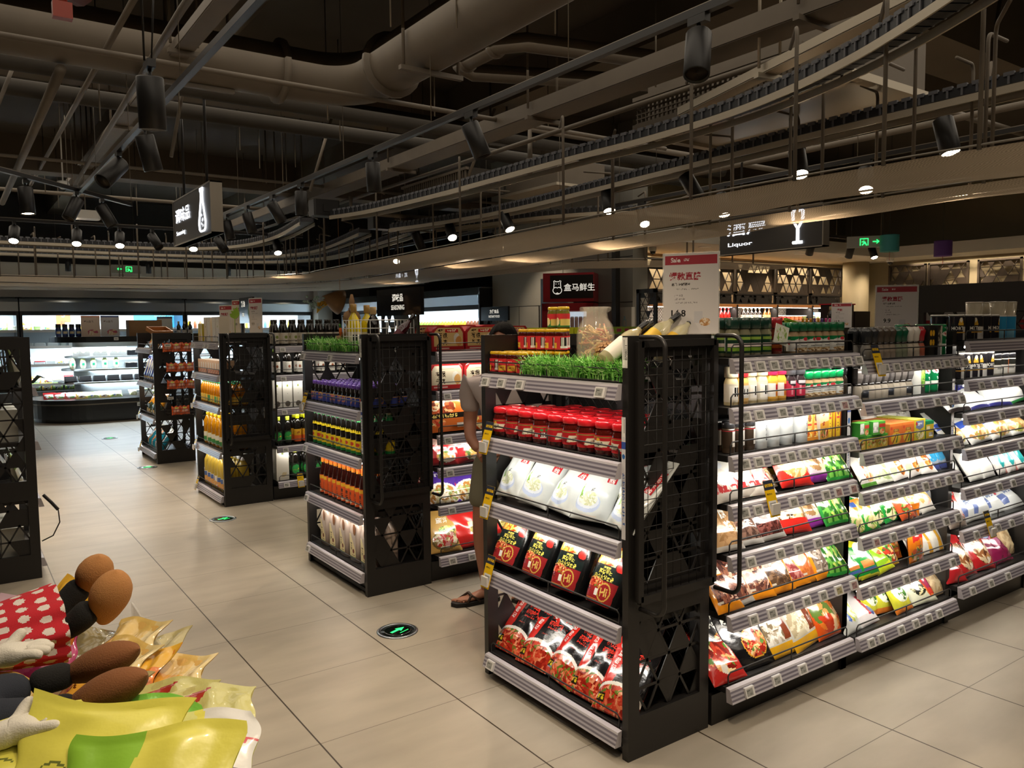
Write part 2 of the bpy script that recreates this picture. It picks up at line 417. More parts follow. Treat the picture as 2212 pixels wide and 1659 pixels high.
struct(MB().box(-6.2, -5, 0, -6, 21, 4.3), 'wall_left', DARKCEIL)
struct(MB().box(-6, -5.2, 0, 17, -5, 4.3), 'wall_near', DARKCEIL)
struct(MB().box(13.75, -5, 0, 13.95, 21, 4.3), 'wall_right', BEIGEW)
struct(MB().box(8.6, 8.6, 0, 13.75, 8.8, 4.3), 'wall_liquor', BEIGEW)
# partition behind the red cooler, with its tile joints
pm = MB().box(7.62, 7.9, 0, 7.9, 11.32, 4.3)
for z in (.62, 1.24, 1.86, 2.48): pm.box(7.616, 7.9, z, 7.621, 11.32, z + .008, mi=1)
for y in (8.2, 9.4): pm.box(7.616, y, 0, 7.621, y + .008, 2.7, mi=1)
struct(pm, 'wall_partition', [GREYW, BLACKM])
struct(MB().box(7.9, 8.55, 0, 8.62, 10.6, 4.3), 'wall_recess', BEIGEW)
struct(MB().box(6.98, 17.6, 0, 7.33, 18.3, 2.7), 'column_2', GREYW)
# white band under the dark ceiling at the back and the liquor soffit
struct(MB().box(-6, 17.9, 2.62, 8.4, 19, 2.86), 'trim_1', WHITEW)
struct(MB().box(7.7, 7.2, 2.62, 13.75, 8.6, 2.8).box(12.9, 2.5, 2.62, 13.75, 7.2, 2.8), 'trim_2', WHITEW)
struct(MB().box(-6, 17.85, 2.2, 8.4, 19, 2.6), 'trim_3', mat('bulkhead', '#6b6660', .6))

# ------------------------------------------------------------------ shelving
def tri_panel(mb, u0, v0, u1, v1, P, s=.105, seed=0, th=.004, strut=.0075, fill=.36, off=0.):
    """laser-cut triangle lattice filling a rectangle; P(u,v,t)->point, t is the thickness direction"""
    rg = random.Random(seed); hgt = s * math.sqrt(3) / 2
    def clip(poly):
        for ax, lim, sg in ((0, u0, 1), (0, u1, -1), (1, v0, 1), (1, v1, -1)):
            out = []
            for i in range(len(poly)):
                a, b = poly[i - 1], poly[i]; da = (a[ax] - lim) * sg; db = (b[ax] - lim) * sg
                if da >= 0: out.append(a)
                if (da >= 0) != (db >= 0):
                    t = da / (da - db); out.append((a[0] + (b[0] - a[0]) * t, a[1] + (b[1] - a[1]) * t))
            poly = out
            if len(poly) < 3: return None
        return poly
    def solid(poly, t0, t1):
        poly = clip(poly)
        if not poly: return
        n = len(poly); v = [P(u, w, t0) for u, w in poly] + [P(u, w, t1) for u, w in poly]
        mb.add(v, [tuple(range(n)), tuple(range(2 * n - 1, n - 1, -1))] + [(k, n + k, n + (k + 1) % n, (k + 1) % n) for k in range(n)])
    nr = int((v1 - v0) / hgt) + 2; nc = int((u1 - u0) / s) + 3
    for j in range(nr):
        y = v0 + off + (j - 1) * hgt
        for i in range(-1, nc):
            x = u0 + (i - 1) * s + (j % 2) * s / 2
            up = [(x, y), (x + s, y), (x + s / 2, y + hgt)]; dn = [(x + s, y), (x + 1.5 * s, y + hgt), (x + s / 2, y + hgt)]
            for q, poly in enumerate((up, dn)):
                if rg.random() < fill: solid(poly, -th * .4, th * .4)
                for a, b in ((0, 1), (1, 2), (2, 0)) if q == 0 else ():
                    dx, dy = poly[b][0] - poly[a][0], poly[b][1] - poly[a][1]; l = math.hypot(dx, dy); nx, ny = -dy / l * strut / 2, dx / l * strut / 2
                    pa, pb = poly[a], poly[b]
                    solid([(pa[0] - nx, pa[1] - ny), (pb[0] - nx, pb[1] - ny), (pb[0] + nx, pb[1] + ny), (pa[0] + nx, pa[1] + ny)], -th / 2, th / 2)
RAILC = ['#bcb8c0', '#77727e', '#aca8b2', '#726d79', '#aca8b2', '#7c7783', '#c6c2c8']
def rail_mesh(L, h=.052):
    """ticket rail along +x, face toward -y, leaning back"""
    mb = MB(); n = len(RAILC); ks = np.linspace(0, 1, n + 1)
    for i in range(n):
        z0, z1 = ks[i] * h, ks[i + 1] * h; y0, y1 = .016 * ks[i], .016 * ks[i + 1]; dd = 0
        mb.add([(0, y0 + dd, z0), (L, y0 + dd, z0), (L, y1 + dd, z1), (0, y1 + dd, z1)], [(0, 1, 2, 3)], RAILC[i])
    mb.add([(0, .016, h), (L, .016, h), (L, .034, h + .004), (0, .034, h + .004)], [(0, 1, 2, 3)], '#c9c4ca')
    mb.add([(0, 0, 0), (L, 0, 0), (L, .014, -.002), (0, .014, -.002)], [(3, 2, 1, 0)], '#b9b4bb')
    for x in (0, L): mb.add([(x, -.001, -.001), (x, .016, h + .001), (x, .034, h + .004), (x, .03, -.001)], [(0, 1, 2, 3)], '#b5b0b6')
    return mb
_RAIL = {}
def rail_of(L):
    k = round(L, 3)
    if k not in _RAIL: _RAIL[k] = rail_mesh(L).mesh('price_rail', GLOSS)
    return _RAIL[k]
def tag_mesh(scr='#9c9d98'):
    A = art(.052, .036, 40, 28, [('bg', '#dedcda'), ('r', .1, .14, .8, .86, scr), ('r', .14, .66, .5, .72, '#4a4a48'), ('t', '9.9', .56, .32, .007, '#4c4c49'), ('r', .15, .5, .26, .56, '#5c5c58')])
    mb = MB(); gx, gz = np.meshgrid(np.linspace(-.026, .026, 41), np.linspace(.006, .042, 29))
    mb.surf(np.stack([gx, gz * .31 - .0095, gz], -1), A, smooth=False)
    Y = lambda z: z * .31
    v = [(sx * .026, Y(z) - yy, z) for sx in (-1, 1) for z in (.006, .042) for yy in (.0095, 0)]
    mb.add(v, [(0, 1, 3, 2), (4, 6, 7, 5), (0, 4, 5, 1), (2, 3, 7, 6)], '#d2d0ce')
    return mb.mesh('price_tag', GLOSS)
TAGS = [tag_mesh(), tag_mesh(), tag_mesh('#b08f8f'), tag_mesh('#b3ab86')]
def promo_mesh():
    A = art(.06, .135, 60, 110, [('bg', '#e9bd1c'), ('r', 0, .74, 1, 1, '#2f3442'), ('t', '促销商品', .5, .86, .0125, '#e9bd1c', 0, .03), ('t', '限时特价', .42, .62, .008, '#3a3428', 0, .02), ('r', .12, .06, .92, .44, '#dddbd8'), ('r', .24, .12, .82, .38, '#8f908c'), ('t', '9.9', .55, .24, .01, '#222222')])
    mb = MB(); gx, gz = np.meshgrid(np.linspace(-.03, .03, 61), np.linspace(-.008, .127, 111))
    mb.surf(np.stack([gx, gz * .31 - .014, gz], -1), A, smooth=False)
    mb.add([(x, z * .31 - .0125, z) for z in (-.008, .127) for x in (-.03, .03)], [(1, 0, 2, 3)], '#e9bd1c')
    mb.box(-.022, -.02, 0, .024, -.01, .042, '#cfcdca')
    return mb.mesh('promo_card', GLOSS)
PROMO = promo_mesh()
def fence_mesh(L, h=.05, r=.0031, mid=2):
    mb = MB(); e = .008
    mb.tube([(e, 0, 0), (e, 0, h - .012), (e + .012, 0, h), (L - e - .012, 0, h), (L - e, 0, h - .012), (L - e, 0, 0)], r, 6)
    for k in range(1, mid): mb.tube([(L * k / mid, .001, 0), (L * k / mid, .001, h)], r, 5)
    mb.tube([(e, 0, .006), (L - e, 0, .006)], r, 5)
    return mb.mesh('wire_fence', BLACK)
def child(name, me, parent, loc=(0, 0, 0), rz=0):
    o = bpy.data.objects.new(name, me); COL.objects.link(o); o.parent = parent; o.location = loc; o.rotation_euler = (0, 0, rz); return o
def add_shelf(root, L, depth, z, tags=(), promos=(), led=True, fence=True, x0=0., first=False, power=4.5, ledcol=None, fh=.05, tagcols=None, deckmat=None):
    """a shelf of the unit (unit frame: front toward -y at y=0, length along +x); z is the deck's top"""
    d = MB().box(x0, .004, z - .024, x0 + L, depth, z)
    s = d.build('shelf', deckmat or BLACK, root)
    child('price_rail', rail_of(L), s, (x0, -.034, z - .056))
    rgt = random.Random(int(z * 1000) + int(L * 77) + int(root.location.y * 31))
    for k, t in enumerate(tags):
        child('price_tag', TAGS[tagcols.get(k, 0) if tagcols else 0], s, (x0 + t, -.0345, z - .056))
    for t in promos: child('promo_card', PROMO, s, (x0 + t, -.036, z - .058))
    if fence: child('wire_fence', fence_mesh(L - .02, fh), s, (x0 + .01, .004, z))
    if led:
        MB().box(x0 + .03, .006, z - .036, x0 + L - .03, .018, z - .025).build('light_strip', LEDW, s)
        M = Matrix.Translation(root.location) @ Euler(root.rotation_euler).to_matrix().to_4x4()
        p = M @ Vector((x0 + L / 2, .0, z - .05))
        a = area(p, L - .06, .02, power * K_SHELF, col=ledcol or (1, .95, .86), spread=150)
        a.rotation_euler = (Matrix.Rotation(root.rotation_euler.z, 4, 'Z') @ Matrix.Rotation(RAD(34), 4, 'X')).to_euler()
    return s
def mesh_back(mb, x0, z0, x1, z1, y, s=.05, r=.0016):
    """diamond wire mesh in the xz plane"""
    w, h = x1 - x0, z1 - z0
    n = int((w + h) / s) + 1
    for k in range(1, n):
        c = k * s
        a = (x0 + max(0, c - h), z0 + min(h, c)); b = (x0 + min(w, c), z0 + max(0, c - w))
        mb.tube([(a[0], y, a[1]), (b[0], y, b[1])], r, 4)
        mb.tube([(x1 - (a[0] - x0), y + .003, a[1]), (x1 - (b[0] - x0), y + .003, b[1])], r, 4)
def end_unit(label, x, y_near, L=.92, depth=.42, H=1.51, shelves=(), mirror=False, seed=1, base=.1, tagspec=None, promospec=None, power=4.5, ledoff=(), group=None):
    """end-of-row display; open front faces -x (or +x when mirrored). Unit frame: +x runs from far panel to near panel for the normal one"""
    if not mirror: root = thing('end_display_unit', label, 'display shelf', (x, y_near + L, 0), -PI / 2, group)
    else: root = thing('end_display_unit', label, 'display shelf', (x, y_near, 0), PI / 2, group)
    t = .03
    for k, xs in enumerate((0, L - t)):
        nm = 'side_panel'
        mb = MB()
        # frame of the panel in its own plane: y is depth, z is up
        fr = [(0, 0, .055, H), (depth - .05, 0, depth, H), (.055, H - .075, depth - .05, H), (.055, .0, depth - .05, .155), (.055, .50, depth - .05, .62)]
        for (a, b, c, d) in fr: mb.box(xs, a, b, xs + t, c, d)
        P = lambda u, v, w, xs=xs: (xs + t / 2 + w, u, v)
        tri_panel(mb, .05, .15, depth - .045, .505, P, seed=seed * 7 + k, s=.112, strut=.0095)
        tri_panel(mb, .05, .615, depth - .045, H - .07, P, seed=seed * 5 + 3 + k, s=.112, strut=.0095)
        mb.build(nm, BLACK, root)
    bk = MB().box(t, depth - .03, H - .05, L - t, depth, H).box(t, depth - .03, 0, L - t, depth, .16)
    for xx in (t, L / 2 - .02, L - t - .04): bk.box(xx, depth - .028, .1, xx + .04, depth - .004, H - .02)
    mesh_back(bk, t, .16, L - t, H - .05, depth - .015)
    bk.build('back_mesh', BLACK, root)
    MB().box(t, .03, 0.0, L - t, .05, base - .045).box(t, .02, 0.012, L - t, depth - .03, .03).build('base', BLACK, root)
    for sx in (.04, L - .08):
        for sy in (.05, depth - .09): MB().lathe([(.018, 0), (.018, .014)], 10, M=Matrix.Translation((sx + .02, sy + .02, 0))).build('foot', BLACK, root)
    for k, z in enumerate(shelves):
        add_shelf(root, L - 2 * t - .004, depth - .04, z, tags=(tagspec or {}).get(k, ()), promos=(promospec or {}).get(k, ()), x0=t + .002, led=(k not in ledoff), power=power)
    return root
def run_unit(label, x0, y_front, L, shelves, H=1.5, depth=.44, tagspec=None, base=.14, power=4.5, post_l=True, seed=1, tagcols=None, promospec=None, slits=(), ledoff=(), group=None, rz=0.):
    """one bay of a shelf run, open front toward -y"""
    root = thing('shelf_bay', label, 'shelf', (x0, y_front, 0), rz, group)
    pw = .038
    for xs in ((0, L) if post_l else (L,)):
        MB().box(xs - pw / 2, .04, 0, xs + pw / 2, .1, H).box(xs - .006, .1, .02, xs + .006, depth, H - .02).build('upright', BLACK, root)
    bk = MB().box(0, depth - .012, .1, L, depth, H)
    bk.build('back_panel', mat('back_panel_grey', '#211f1e', .6), root)
    MB().box(pw / 2 - .02, .05, 0, L - pw / 2 + .02, .07, base - .02).build('kick_plate', BLACK, root)
    for k, z in enumerate(shelves):
        add_shelf(root, L - pw - .004, depth - .02, z, tags=(tagspec or {}).get(k, ()), promos=(promospec or {}).get(k, ()), x0=pw / 2 + .002, led=(k not in ledoff), power=power, tagcols=(tagcols or {}).get(k))
    for (zz, hh) in slits:
        A = art(.03, hh, 20, 150, [('bg', '#dcdce0'), ('r', 0, .76, 1, .86, '#3b57a8'), ('e', .5, .68, .32, .03, '#2f6db5'), ('t', '货架商品请至收银台买单', .5, .33, .011, '#3a66ae', 0, .03, True), ('b', .2, .88, .8, .98)])
        gx, gz = np.meshgrid(np.linspace(-.013, .013, 21), np.linspace(0, hh, 151))
        MB().surf(np.stack([gx + L, np.full_like(gx, .038), gz + zz], -1), A, smooth=False).build('notice_strip', PRINT, root)
    return root
# ------------------------------------------------------------------ shelf units
E1 = end_unit('black lattice end display unit holding red-lid jars and white bags', 1.885, 1.975, shelves=(.105, .485, .79, 1.07, 1.345), seed=3,
              tagspec={0: (.06,), 4: (.05, .17, .30, .78)}, promospec={1: (.05,), 2: (.05,), 3: (.05,)}, ledoff=(0,))
E2 = end_unit('black lattice end display unit holding soy sauce and vinegar bottles', 1.885, 4.12, shelves=(.135, .475, .80, 1.075, 1.40), seed=11,
              tagspec={0: (.05,), 1: (.05,), 2: (.05,), 4: (.06, .5)}, promospec={3: (.05,)}, ledoff=(0,))
E3 = end_unit('black lattice end display unit holding golden cooking oil bottles', 1.885, 7.0, shelves=(.09, .475, .87, 1.145, 1.43), seed=17,
              tagspec={3: (.05, .12), 4: (.06, .14, .5, .62)}, promospec={0: (.05,), 1: (.05,), 2: (.05,)}, ledoff=(0,))
E4 = end_unit('black lattice end display unit with orange bags hung on its side', 1.885, 9.75, shelves=(.12, .52, .93, 1.33), seed=23,
              tagspec={}, promospec={0: (.05,), 1: (.05,)}, ledoff=(0,))
E5 = end_unit('dark end display unit across the aisle beside the snack bin', .40, 5.7, shelves=(.12, .5, .86, 1.2), seed=31, mirror=True, ledoff=(0,), power=1.5)
for (e, lst) in ((E1, ((1.40, 'BP08011'),)), (E2, ((1.38, 'BP08021'),)), (E3, ((1.40, 'BP08031'),)), (E4, ((1.40, 'BP08041'),)),):
    for zz, code in lst:
        A = art(.026, .105, 40, 130, [('bg', '#dedcd6'), ('b', .1, .1, .45, .92), ('t', code, .72, .5, .011, '#333333', 90, .02)])
        gx, gz = np.meshgrid(np.linspace(-.013, .013, 41), np.linspace(0, .105, 131))
        MB().surf(np.stack([.92 - .016 + gx, np.full_like(gx, -.0015), gz + zz], -1), A, smooth=False).build('barcode_label', PRINT, e)
for e, hh, zz in ((E1, .43, .80), (E2, .30, .83), (E3, .3, .85)):
    A = art(.02, hh, 16, 170, [('bg', '#dcdce0'), ('r', 0, .74, 1, .8, '#3b57a8'), ('e', .5, .68, .36, .02, '#2f6db5'), ('t', '货架商品请至收银台买单食用', .5, .33, .012, '#3a66ae', 0, .03, True), ('b', .2, .84, .8, .98)])
    gx, gz = np.meshgrid(np.linspace(-.01, .01, 17), np.linspace(0, hh, 171))
    MB().surf(np.stack([.92 - .022 + gx, np.full_like(gx, -.002), gz + zz], -1), A, smooth=False).build('notice_strip', PRINT, e)

# wire-grid display frames hung on the near side panels
def grid_frame(label, y, tubes=True, x0=1.92, x1=2.30):
    root = thing('wire_grid_frame', label, 'display frame', (0, y, 0), 0, 'wire grid frames on the end units')
    g = MB(); z0, z1 = .60, 1.47
    for k in range(1, 9): xx = x0 + (x1 - x0) * k / 9; g.tube([(xx, 0, z0), (xx, 0, z1)], .0016, 4)
    for k in range(1, 18): zz = z0 + (z1 - z0) * k / 18; g.tube([(x0, -.003, zz), (x1, -.003, zz)], .0016, 4)
    g.build('wire_grid', BLACK, root)
    f = MB().box(x0 - .012, -.012, z0 - .02, x0 + .012, .008, z1 + .02).box(x1 - .012, -.012, z0 - .02, x1 + .012, .008, z1 + .02).box(x0, -.012, z0 - .03, x1, .008, z0 + .0).box(x0, -.012, z1, x1, .008, z1 + .025)
    f.build('frame', BLACK, root)
    if tubes:
        for xx in (x0 + .005, x1 + .015):
            pts = [(xx, .0, 1.505)]
            for k in range(7): a = PI / 2 * k / 6; pts.append((xx, -.075 - .04 * math.sin(a), 1.505 - .04 * (1 - math.cos(a))))
            for k in range(7): a = PI / 2 * k / 6; pts.append((xx, -.075 - .04 * math.cos(a), .595 - .04 * math.sin(a)))
            pts.append((xx, 0, .555))
            MB().tube(pts, .0085, 10).build('guard_tube', BLACK, root)
grid_frame('black wire grid frame hung on the end unit of red-lid jars', 1.958)
grid_frame('black wire grid frame hung on the end unit of soy sauce', 4.103)
grid_frame('black wire grid frame hung on the end unit of cooking oil', 6.983, True)

def even(n, a, b): return tuple(a + (b - a) * k / max(1, n - 1) for k in range(n))
B1 = run_unit('shelf bay of spices and seasoning bags beside the wire grid frame', 2.325, 1.925, .87, (.165, .445, .675, .87, 1.055, 1.235, 1.42), seed=1, post_l=False, slits=((.80, .47),), ledoff=(0,),
    tagspec={0: (.10, .27, .44, .61), 1: even(7, .12, .8), 2: (.1, .28, .4, .53, .66, .74), 3: (.06, .14, .36, .46, .58, .67, .78), 4: (.06, .14, .24, .34, .42, .5, .58, .66, .76), 5: (.06, .14, .28, .38, .5, .6, .7, .8), 6: even(10, .06, .80)},
    tagcols={1: {5: 3, 6: 2}, 3: {5: 2, 6: 2}, 5: {6: 2}}, promospec={3: (.22,)})
B2 = run_unit('middle shelf bay with spice grinders, stock boxes and soup mixes', 3.195, 1.925, .92, (.15, .385, .605, .805, .98, 1.20, 1.38), seed=2, slits=((.83, .43),), ledoff=(0,),
    tagspec={0: (.08, .16, .33, .46, .58, .68), 1: (.08, .2, .36, .48, .64, .8), 2: (.1, .24, .4, .58, .72, .84), 3: even(8, .08, .84), 4: (.1, .36, .46, .64, .8), 5: (.08, .3, .44, .6, .72, .84), 6: even(9, .14, .86)},
    tagcols={2: {0: 2}}, promospec={6: (.08,)})
B3 = run_unit('shelf bay with sugar bags and black salt canisters past the grinders', 4.115, 1.925, .92, (.195, .485, .705, .905, 1.085, 1.255, 1.45), seed=3, post_l=False, ledoff=(0,),
    tagspec={0: (.1, .3, .5, .75), 1: (.12, .36, .52, .7), 2: (.12, .36, .52, .7), 3: (.12, .36, .6), 4: (.12, .36, .6, .8), 5: (.12, .26, .44, .62, .8), 6: ()}, promospec={1: (.26,)})
# second row (behind the soy sauce end unit)
C1 = run_unit('shelf bay of self-heating hotpot boxes beside the soy sauce unit', 2.325, 4.10, .92, (.16, .47, .70, .90, 1.165, 1.40), seed=4, post_l=False, ledoff=(0,),
    tagspec={0: (.08, .22, .4), 1: (.08, .5), 2: (.07, .3, .5), 3: (.06, .4), 4: (.06, .5), 5: ()})
C2 = run_unit('shelf bay behind the jar display with boxes along its top', 3.245, 4.10, .92, (.16, .47, .70, .90, 1.165, 1.40), seed=5, ledoff=(0,))
C3 = run_unit('shelf bay at the end of the hotpot row with jars along its top', 4.165, 4.10, .92, (.16, .47, .70, .90, 1.165, 1.40), seed=6, post_l=False, ledoff=(0,))
# third row (behind the oil end unit)
D1 = run_unit('shelf bay of boxed and bottled soy sauces beside the cooking oil', 2.325, 6.98, .92, (.17, .49, .83, 1.13, 1.39), seed=7, post_l=False, ledoff=(0,),
    tagspec={0: (.07, .45), 1: (.07, .3, .5), 2: (.07, .3), 3: (.07, .3), 4: (.07,)}, promospec={0: (.2,)})
for nm, x0, yb, n in (('spice', 2.325, 2.895, 3), ('hotpot', 2.325, 5.07, 3), ('oil', 2.325, 7.95, 3)):
    for k in range(n):
        u = run_unit(f'rear shelf bay of the {nm} row, {ORD[k]} from the end display unit', x0 + (k + 1) * .9 + .02, yb, .88, (.16, .5, .85, 1.15), ledoff=(0, 1, 2, 3), rz=PI, post_l=(k == 0), H=1.48)
        MB().box(0, .02, 1.465, .88, .46, 1.48).build('top_panel', BLACK, u)
D3 = run_unit('shelf bay at the far end of the oil row under the black sign', 4.165, 6.98, .92, (.17, .49, .83, 1.13, 1.39), seed=9, ledoff=(0, 1, 2, 3, 4), post_l=False)
D2 = run_unit('shelf bay behind the soy sauce unit in the oil row', 3.245, 6.98, .92, (.17, .49, .83, 1.13, 1.39), seed=8, ledoff=(0, 1, 2, 3))
# ------------------------------------------------------------------ track lamps
ZT = 2.90
def can_meshes(lit):
    b = MB().lathe([(.0, .095), (.046, .095), (.05, .09), (.05, -.095), (.046, -.098), (.044, -.085), (.0, -.085)], 18)
    f = MB().lathe([(0, -.086), (.043, -.088)], 18)
    return b.mesh('housing', BLACK), f.mesh('lens', LAMP if lit else mat('unlit_lens', '#6a6258', .2))
_CAN = {1: can_meshes(1), 0: can_meshes(0)}
_ADP = MB().box(-.018, -.05, -.035, .018, .05, 0).mesh('track_adapter', BLACK)
_STM = MB().tube([(0, 0, 0), (0, 0, -.07)], .009, 8).mesh('stem', BLACK)
def lamp(x, y, label, aim=(0, 0, -1), power=0, z=ZT, s=1.15, lit=1, angle=62, group='black track spotlights', cable=0, col=WARM):
    r = thing('track_spotlight', label, 'spotlight', (x, y, z), 0, group)
    child('track_adapter', _ADP, r); st = child('stem', _STM, r, (0, 0, -.03))
    d = Vector(aim).normalized()
    q = (-d).to_track_quat('Z', 'Y')
    c = Vector((0, 0, -.10)) + d * .07 * s
    for nm, me in zip(('housing', 'lens'), _CAN[lit]):
        o = child(nm, me, r, c); o.rotation_euler = q.to_euler(); o.scale = (s, s, s)
    if cable: MB().tube([(.01, 0, 0), (.03, 0, .3), (.0, 0, cable)], .004, 5).tube([(-.02, 0, 0), (-.02, .01, cable)], .005, 5).build('power_cable', BLACK, r)
    if power:
        p = Vector((x, y, z)) + c + d * (.1 * s)
        spot(p.x, p.y, p.z, power * K_SPOT, p + d, angle, col, r=.045)
    return r
def track(label, p, q, z=ZT):
    r = thing('lighting_track', label, 'lighting track', p[:2] + (z,))
    q0 = Vector((q[0] - p[0], q[1] - p[1], 0)); up = Vector((0, 0, .02))
    MB().bar((0, 0, .018), q0 + Vector((0, 0, .018)), .036, .034).build('track_rail', BLACK, r)
    n = int(q0.length / 1.6) + 1
    for k in range(n + 1):
        v = q0 * (k / n); MB().tube([v + up, v + Vector((0, 0, 4.3 - z))], .003, 5).build('hanger_wire', GALV, r)
    MB().bar((0, -.0, .04), q0 + Vector((0, 0, .04)), .012, .008).build('track_cover', GALV, r)
track('long black lighting track running over the end units', (2.76, .4), (2.76, 12.2))
track('black lighting track running over the open aisle', (1.12, 3.2), (1.12, 9.4))
track('black lighting track crossing near the ceiling over the dark end unit', (.3, 7.95), (1.7, 9.6))
track('black lighting track above the second conveyor', (5.22, 1.0), (5.22, 10.6))
track('black lighting track above the third conveyor', (6.32, 2.4), (6.32, 12.6))
track('black lighting track across the aisle before the cold cabinets', (-3.0, 11.62), (4.4, 11.62))
dn = (0, 0, -1)
# (x, y, aim, power, lit)
AL = [(2.76, 2.45, (-.35, -.25, -1), 0, 0), (2.76, 4.32, (.35, -.2, -1), 0, 0), (2.76, 5.75, (.05, 0, -1), 0, 0), (2.76, 7.3, (0, 0, -1), 0, 0), (2.76, 8.1, (.5, -.2, -1), 0, 0), (2.76, 8.95, (.25, -.1, -1), 0, 0), (2.76, 9.75, (.2, -.1, -1), 0, 0)]
for k, (x, y, a, p, l) in enumerate(AL):
    lamp(x, y, f'black can spotlight facing away, {ORD[k]} along the long lighting track over the end units', a, p, lit=l, angle=70)
spot(2.70, 2.40, 2.62, 95 * K_SPOT, (1.5, 1.5, 0), 75); spot(2.76, 4.30, 2.62, 80 * K_SPOT, (2.0, 3.2, 0), 80); spot(2.7, 5.7, 2.62, 75 * K_SPOT, (1.9, 5.4, 0), 80); spot(2.7, 8.0, 2.62, 90 * K_SPOT, (1.7, 7.3, 0), 80)
lamp(.80, 3.95, 'lit pendant can spotlight hanging alone over the snack bin', (.05, .12, -1), 60, z=2.76, s=1.2, angle=75, cable=1.5)
lamp(1.12, 5.75, 'unlit can spotlight on the aisle track, behind the pendant lamp', (.25, .1, -1), 0, lit=0, s=1.2)
lamp(1.12, 6.75, 'unlit can spotlight tilted toward the aisle, second on the aisle track', (-.9, -.6, -1), 0, lit=0, s=1.3)
lamp(.62, 8.4, 'lit can spotlight at the high crossing track', (.05, -.1, -1), 110, angle=75, s=1.25)
lamp(1.08, 8.87, 'unlit can spotlight tilted on the high crossing track', (-.5, -.3, -1), 0, lit=0, s=1.2)
lamp(1.35, 9.2, 'unlit can spotlight at the far end of the high crossing track', (.5, -.2, -1), 0, lit=0, s=1.2)
for k, (x, l) in enumerate(((.72, 1), (1.4, 1), (1.9, 1), (2.3, 0), (2.82, 1), (3.16, 0), (4.0, 1))):
    lamp(x, 11.62, f"{'lit' if l else 'unlit'} can spotlight, {ORD[k]} along the track before the cold cabinets", (-.15 if l else .4, -.75, -1), 70 if l else 0, lit=l, angle=70, s=1.2)
for k, (y, l, a) in enumerate(((2.6, 1, (-.1, -.3, -1)), (3.67, 1, (-.45, -.5, -1)), (4.76, 0, (.3, -.5, -1)), (5.76, 1, (-.3, -.5, -1)), (7.5, 1, (0, -.7, -1)), (8.7, 1, (-.3, -.9, -1)), (9.6, 0, (.5, 0, -1)))):
    lamp(5.22, y, f"{'lit' if l else 'unlit'} can spotlight, {ORD[k]} along the second conveyor's track", a, (60 if k else 35) if l else 0, lit=l, s=1.25, angle=75)
for k, (y, l, a) in enumerate(((3.78, 1, (-.6, -.4, -1)), (5.3, 1, (-.2, -.4, -1)), (6.41, 1, (-.4, -.7, -1)), (9.4, 1, (.9, .15, -.8)), (12.3, 1, (-.5, -.8, -.9)))):  # the lamp aimed at the partition is added to brighten that wall
    lamp(6.32, y, f"lit can spotlight, {ORD[k]} along the third conveyor's track", a, 70, lit=l, s=1.25, angle=75)
track('short black track before the white band', (-1.0, 17.4), (7.2, 17.4), 2.95)
for k, x in enumerate((.55, 1.92, 3.35, 4.93, 6.5)):
    lamp(x, 17.4, f'small lit can spotlight, {ORD[k]} in front of the white band over the cold cabinets', (0, .1, -1), 60, z=2.95, s=1.0, col=COOL, angle=70, group='spotlights at the white band')
# added wide fill spots without fixtures, most of them out of view
for (x, y, tx, ty, p, an) in ((4.2, .2, 4.4, 1.1, 22, 90), (2.9, .1, 2.6, .9, 42, 90), (6.2, .6, 5.4, 1.6, 16, 85), (.3, 1.6, .2, 2.2, 50, 70), (1.0, 1.0, 1.5, 2.3, 90, 80), (-1.5, 7.5, .2, 8, 120, 90), (8.5, 2.5, 7.6, 3.0, 130, 90), (7.4, 5, 6.4, 5.2, 100, 90)):
    spot(x, y, 2.75, p * K_SPOT, (tx, ty, 0), an)

# ------------------------------------------------------------------ overhead conveyors with safety nets
def smooth(pts, n=10):
    P = [Vector((p[0], p[1], 0)) for p in pts]; out = []
    for i in range(len(P) - 1):
        a, b, c, d = P[max(0, i - 1)], P[i], P[i + 1], P[min(len(P) - 1, i + 2)]
        for k in range(n):
            t = k / n; out.append(.5 * ((2 * b) + (c - a) * t + (2 * a - 5 * b + 4 * c - d) * t * t + (3 * b - a - 3 * c + d) * t ** 3))
    out.append(P[-1]); return out
def sweep(mb, path, prof, col=None, mi=0):
    """open profile [(side,z)] swept along a flat path"""
    n = len(prof); v = []
    for i, p in enumerate(path):
        t = (path[min(i + 1, len(path) - 1)] - path[max(0, i - 1)]).normalized(); sd = Vector((t.y, -t.x, 0))
        v += [tuple(p + sd * s + Vector((0, 0, z))) for s, z in prof]
    fs = [(i * n + k, i * n + (k + 1) % n, (i + 1) * n + (k + 1) % n, (i + 1) * n + k) for i in range(len(path) - 1) for k in range(n)]
    mb.add(v, fs, col, mi)
BELT = mat('belt_links', '#1b1d22', .45)
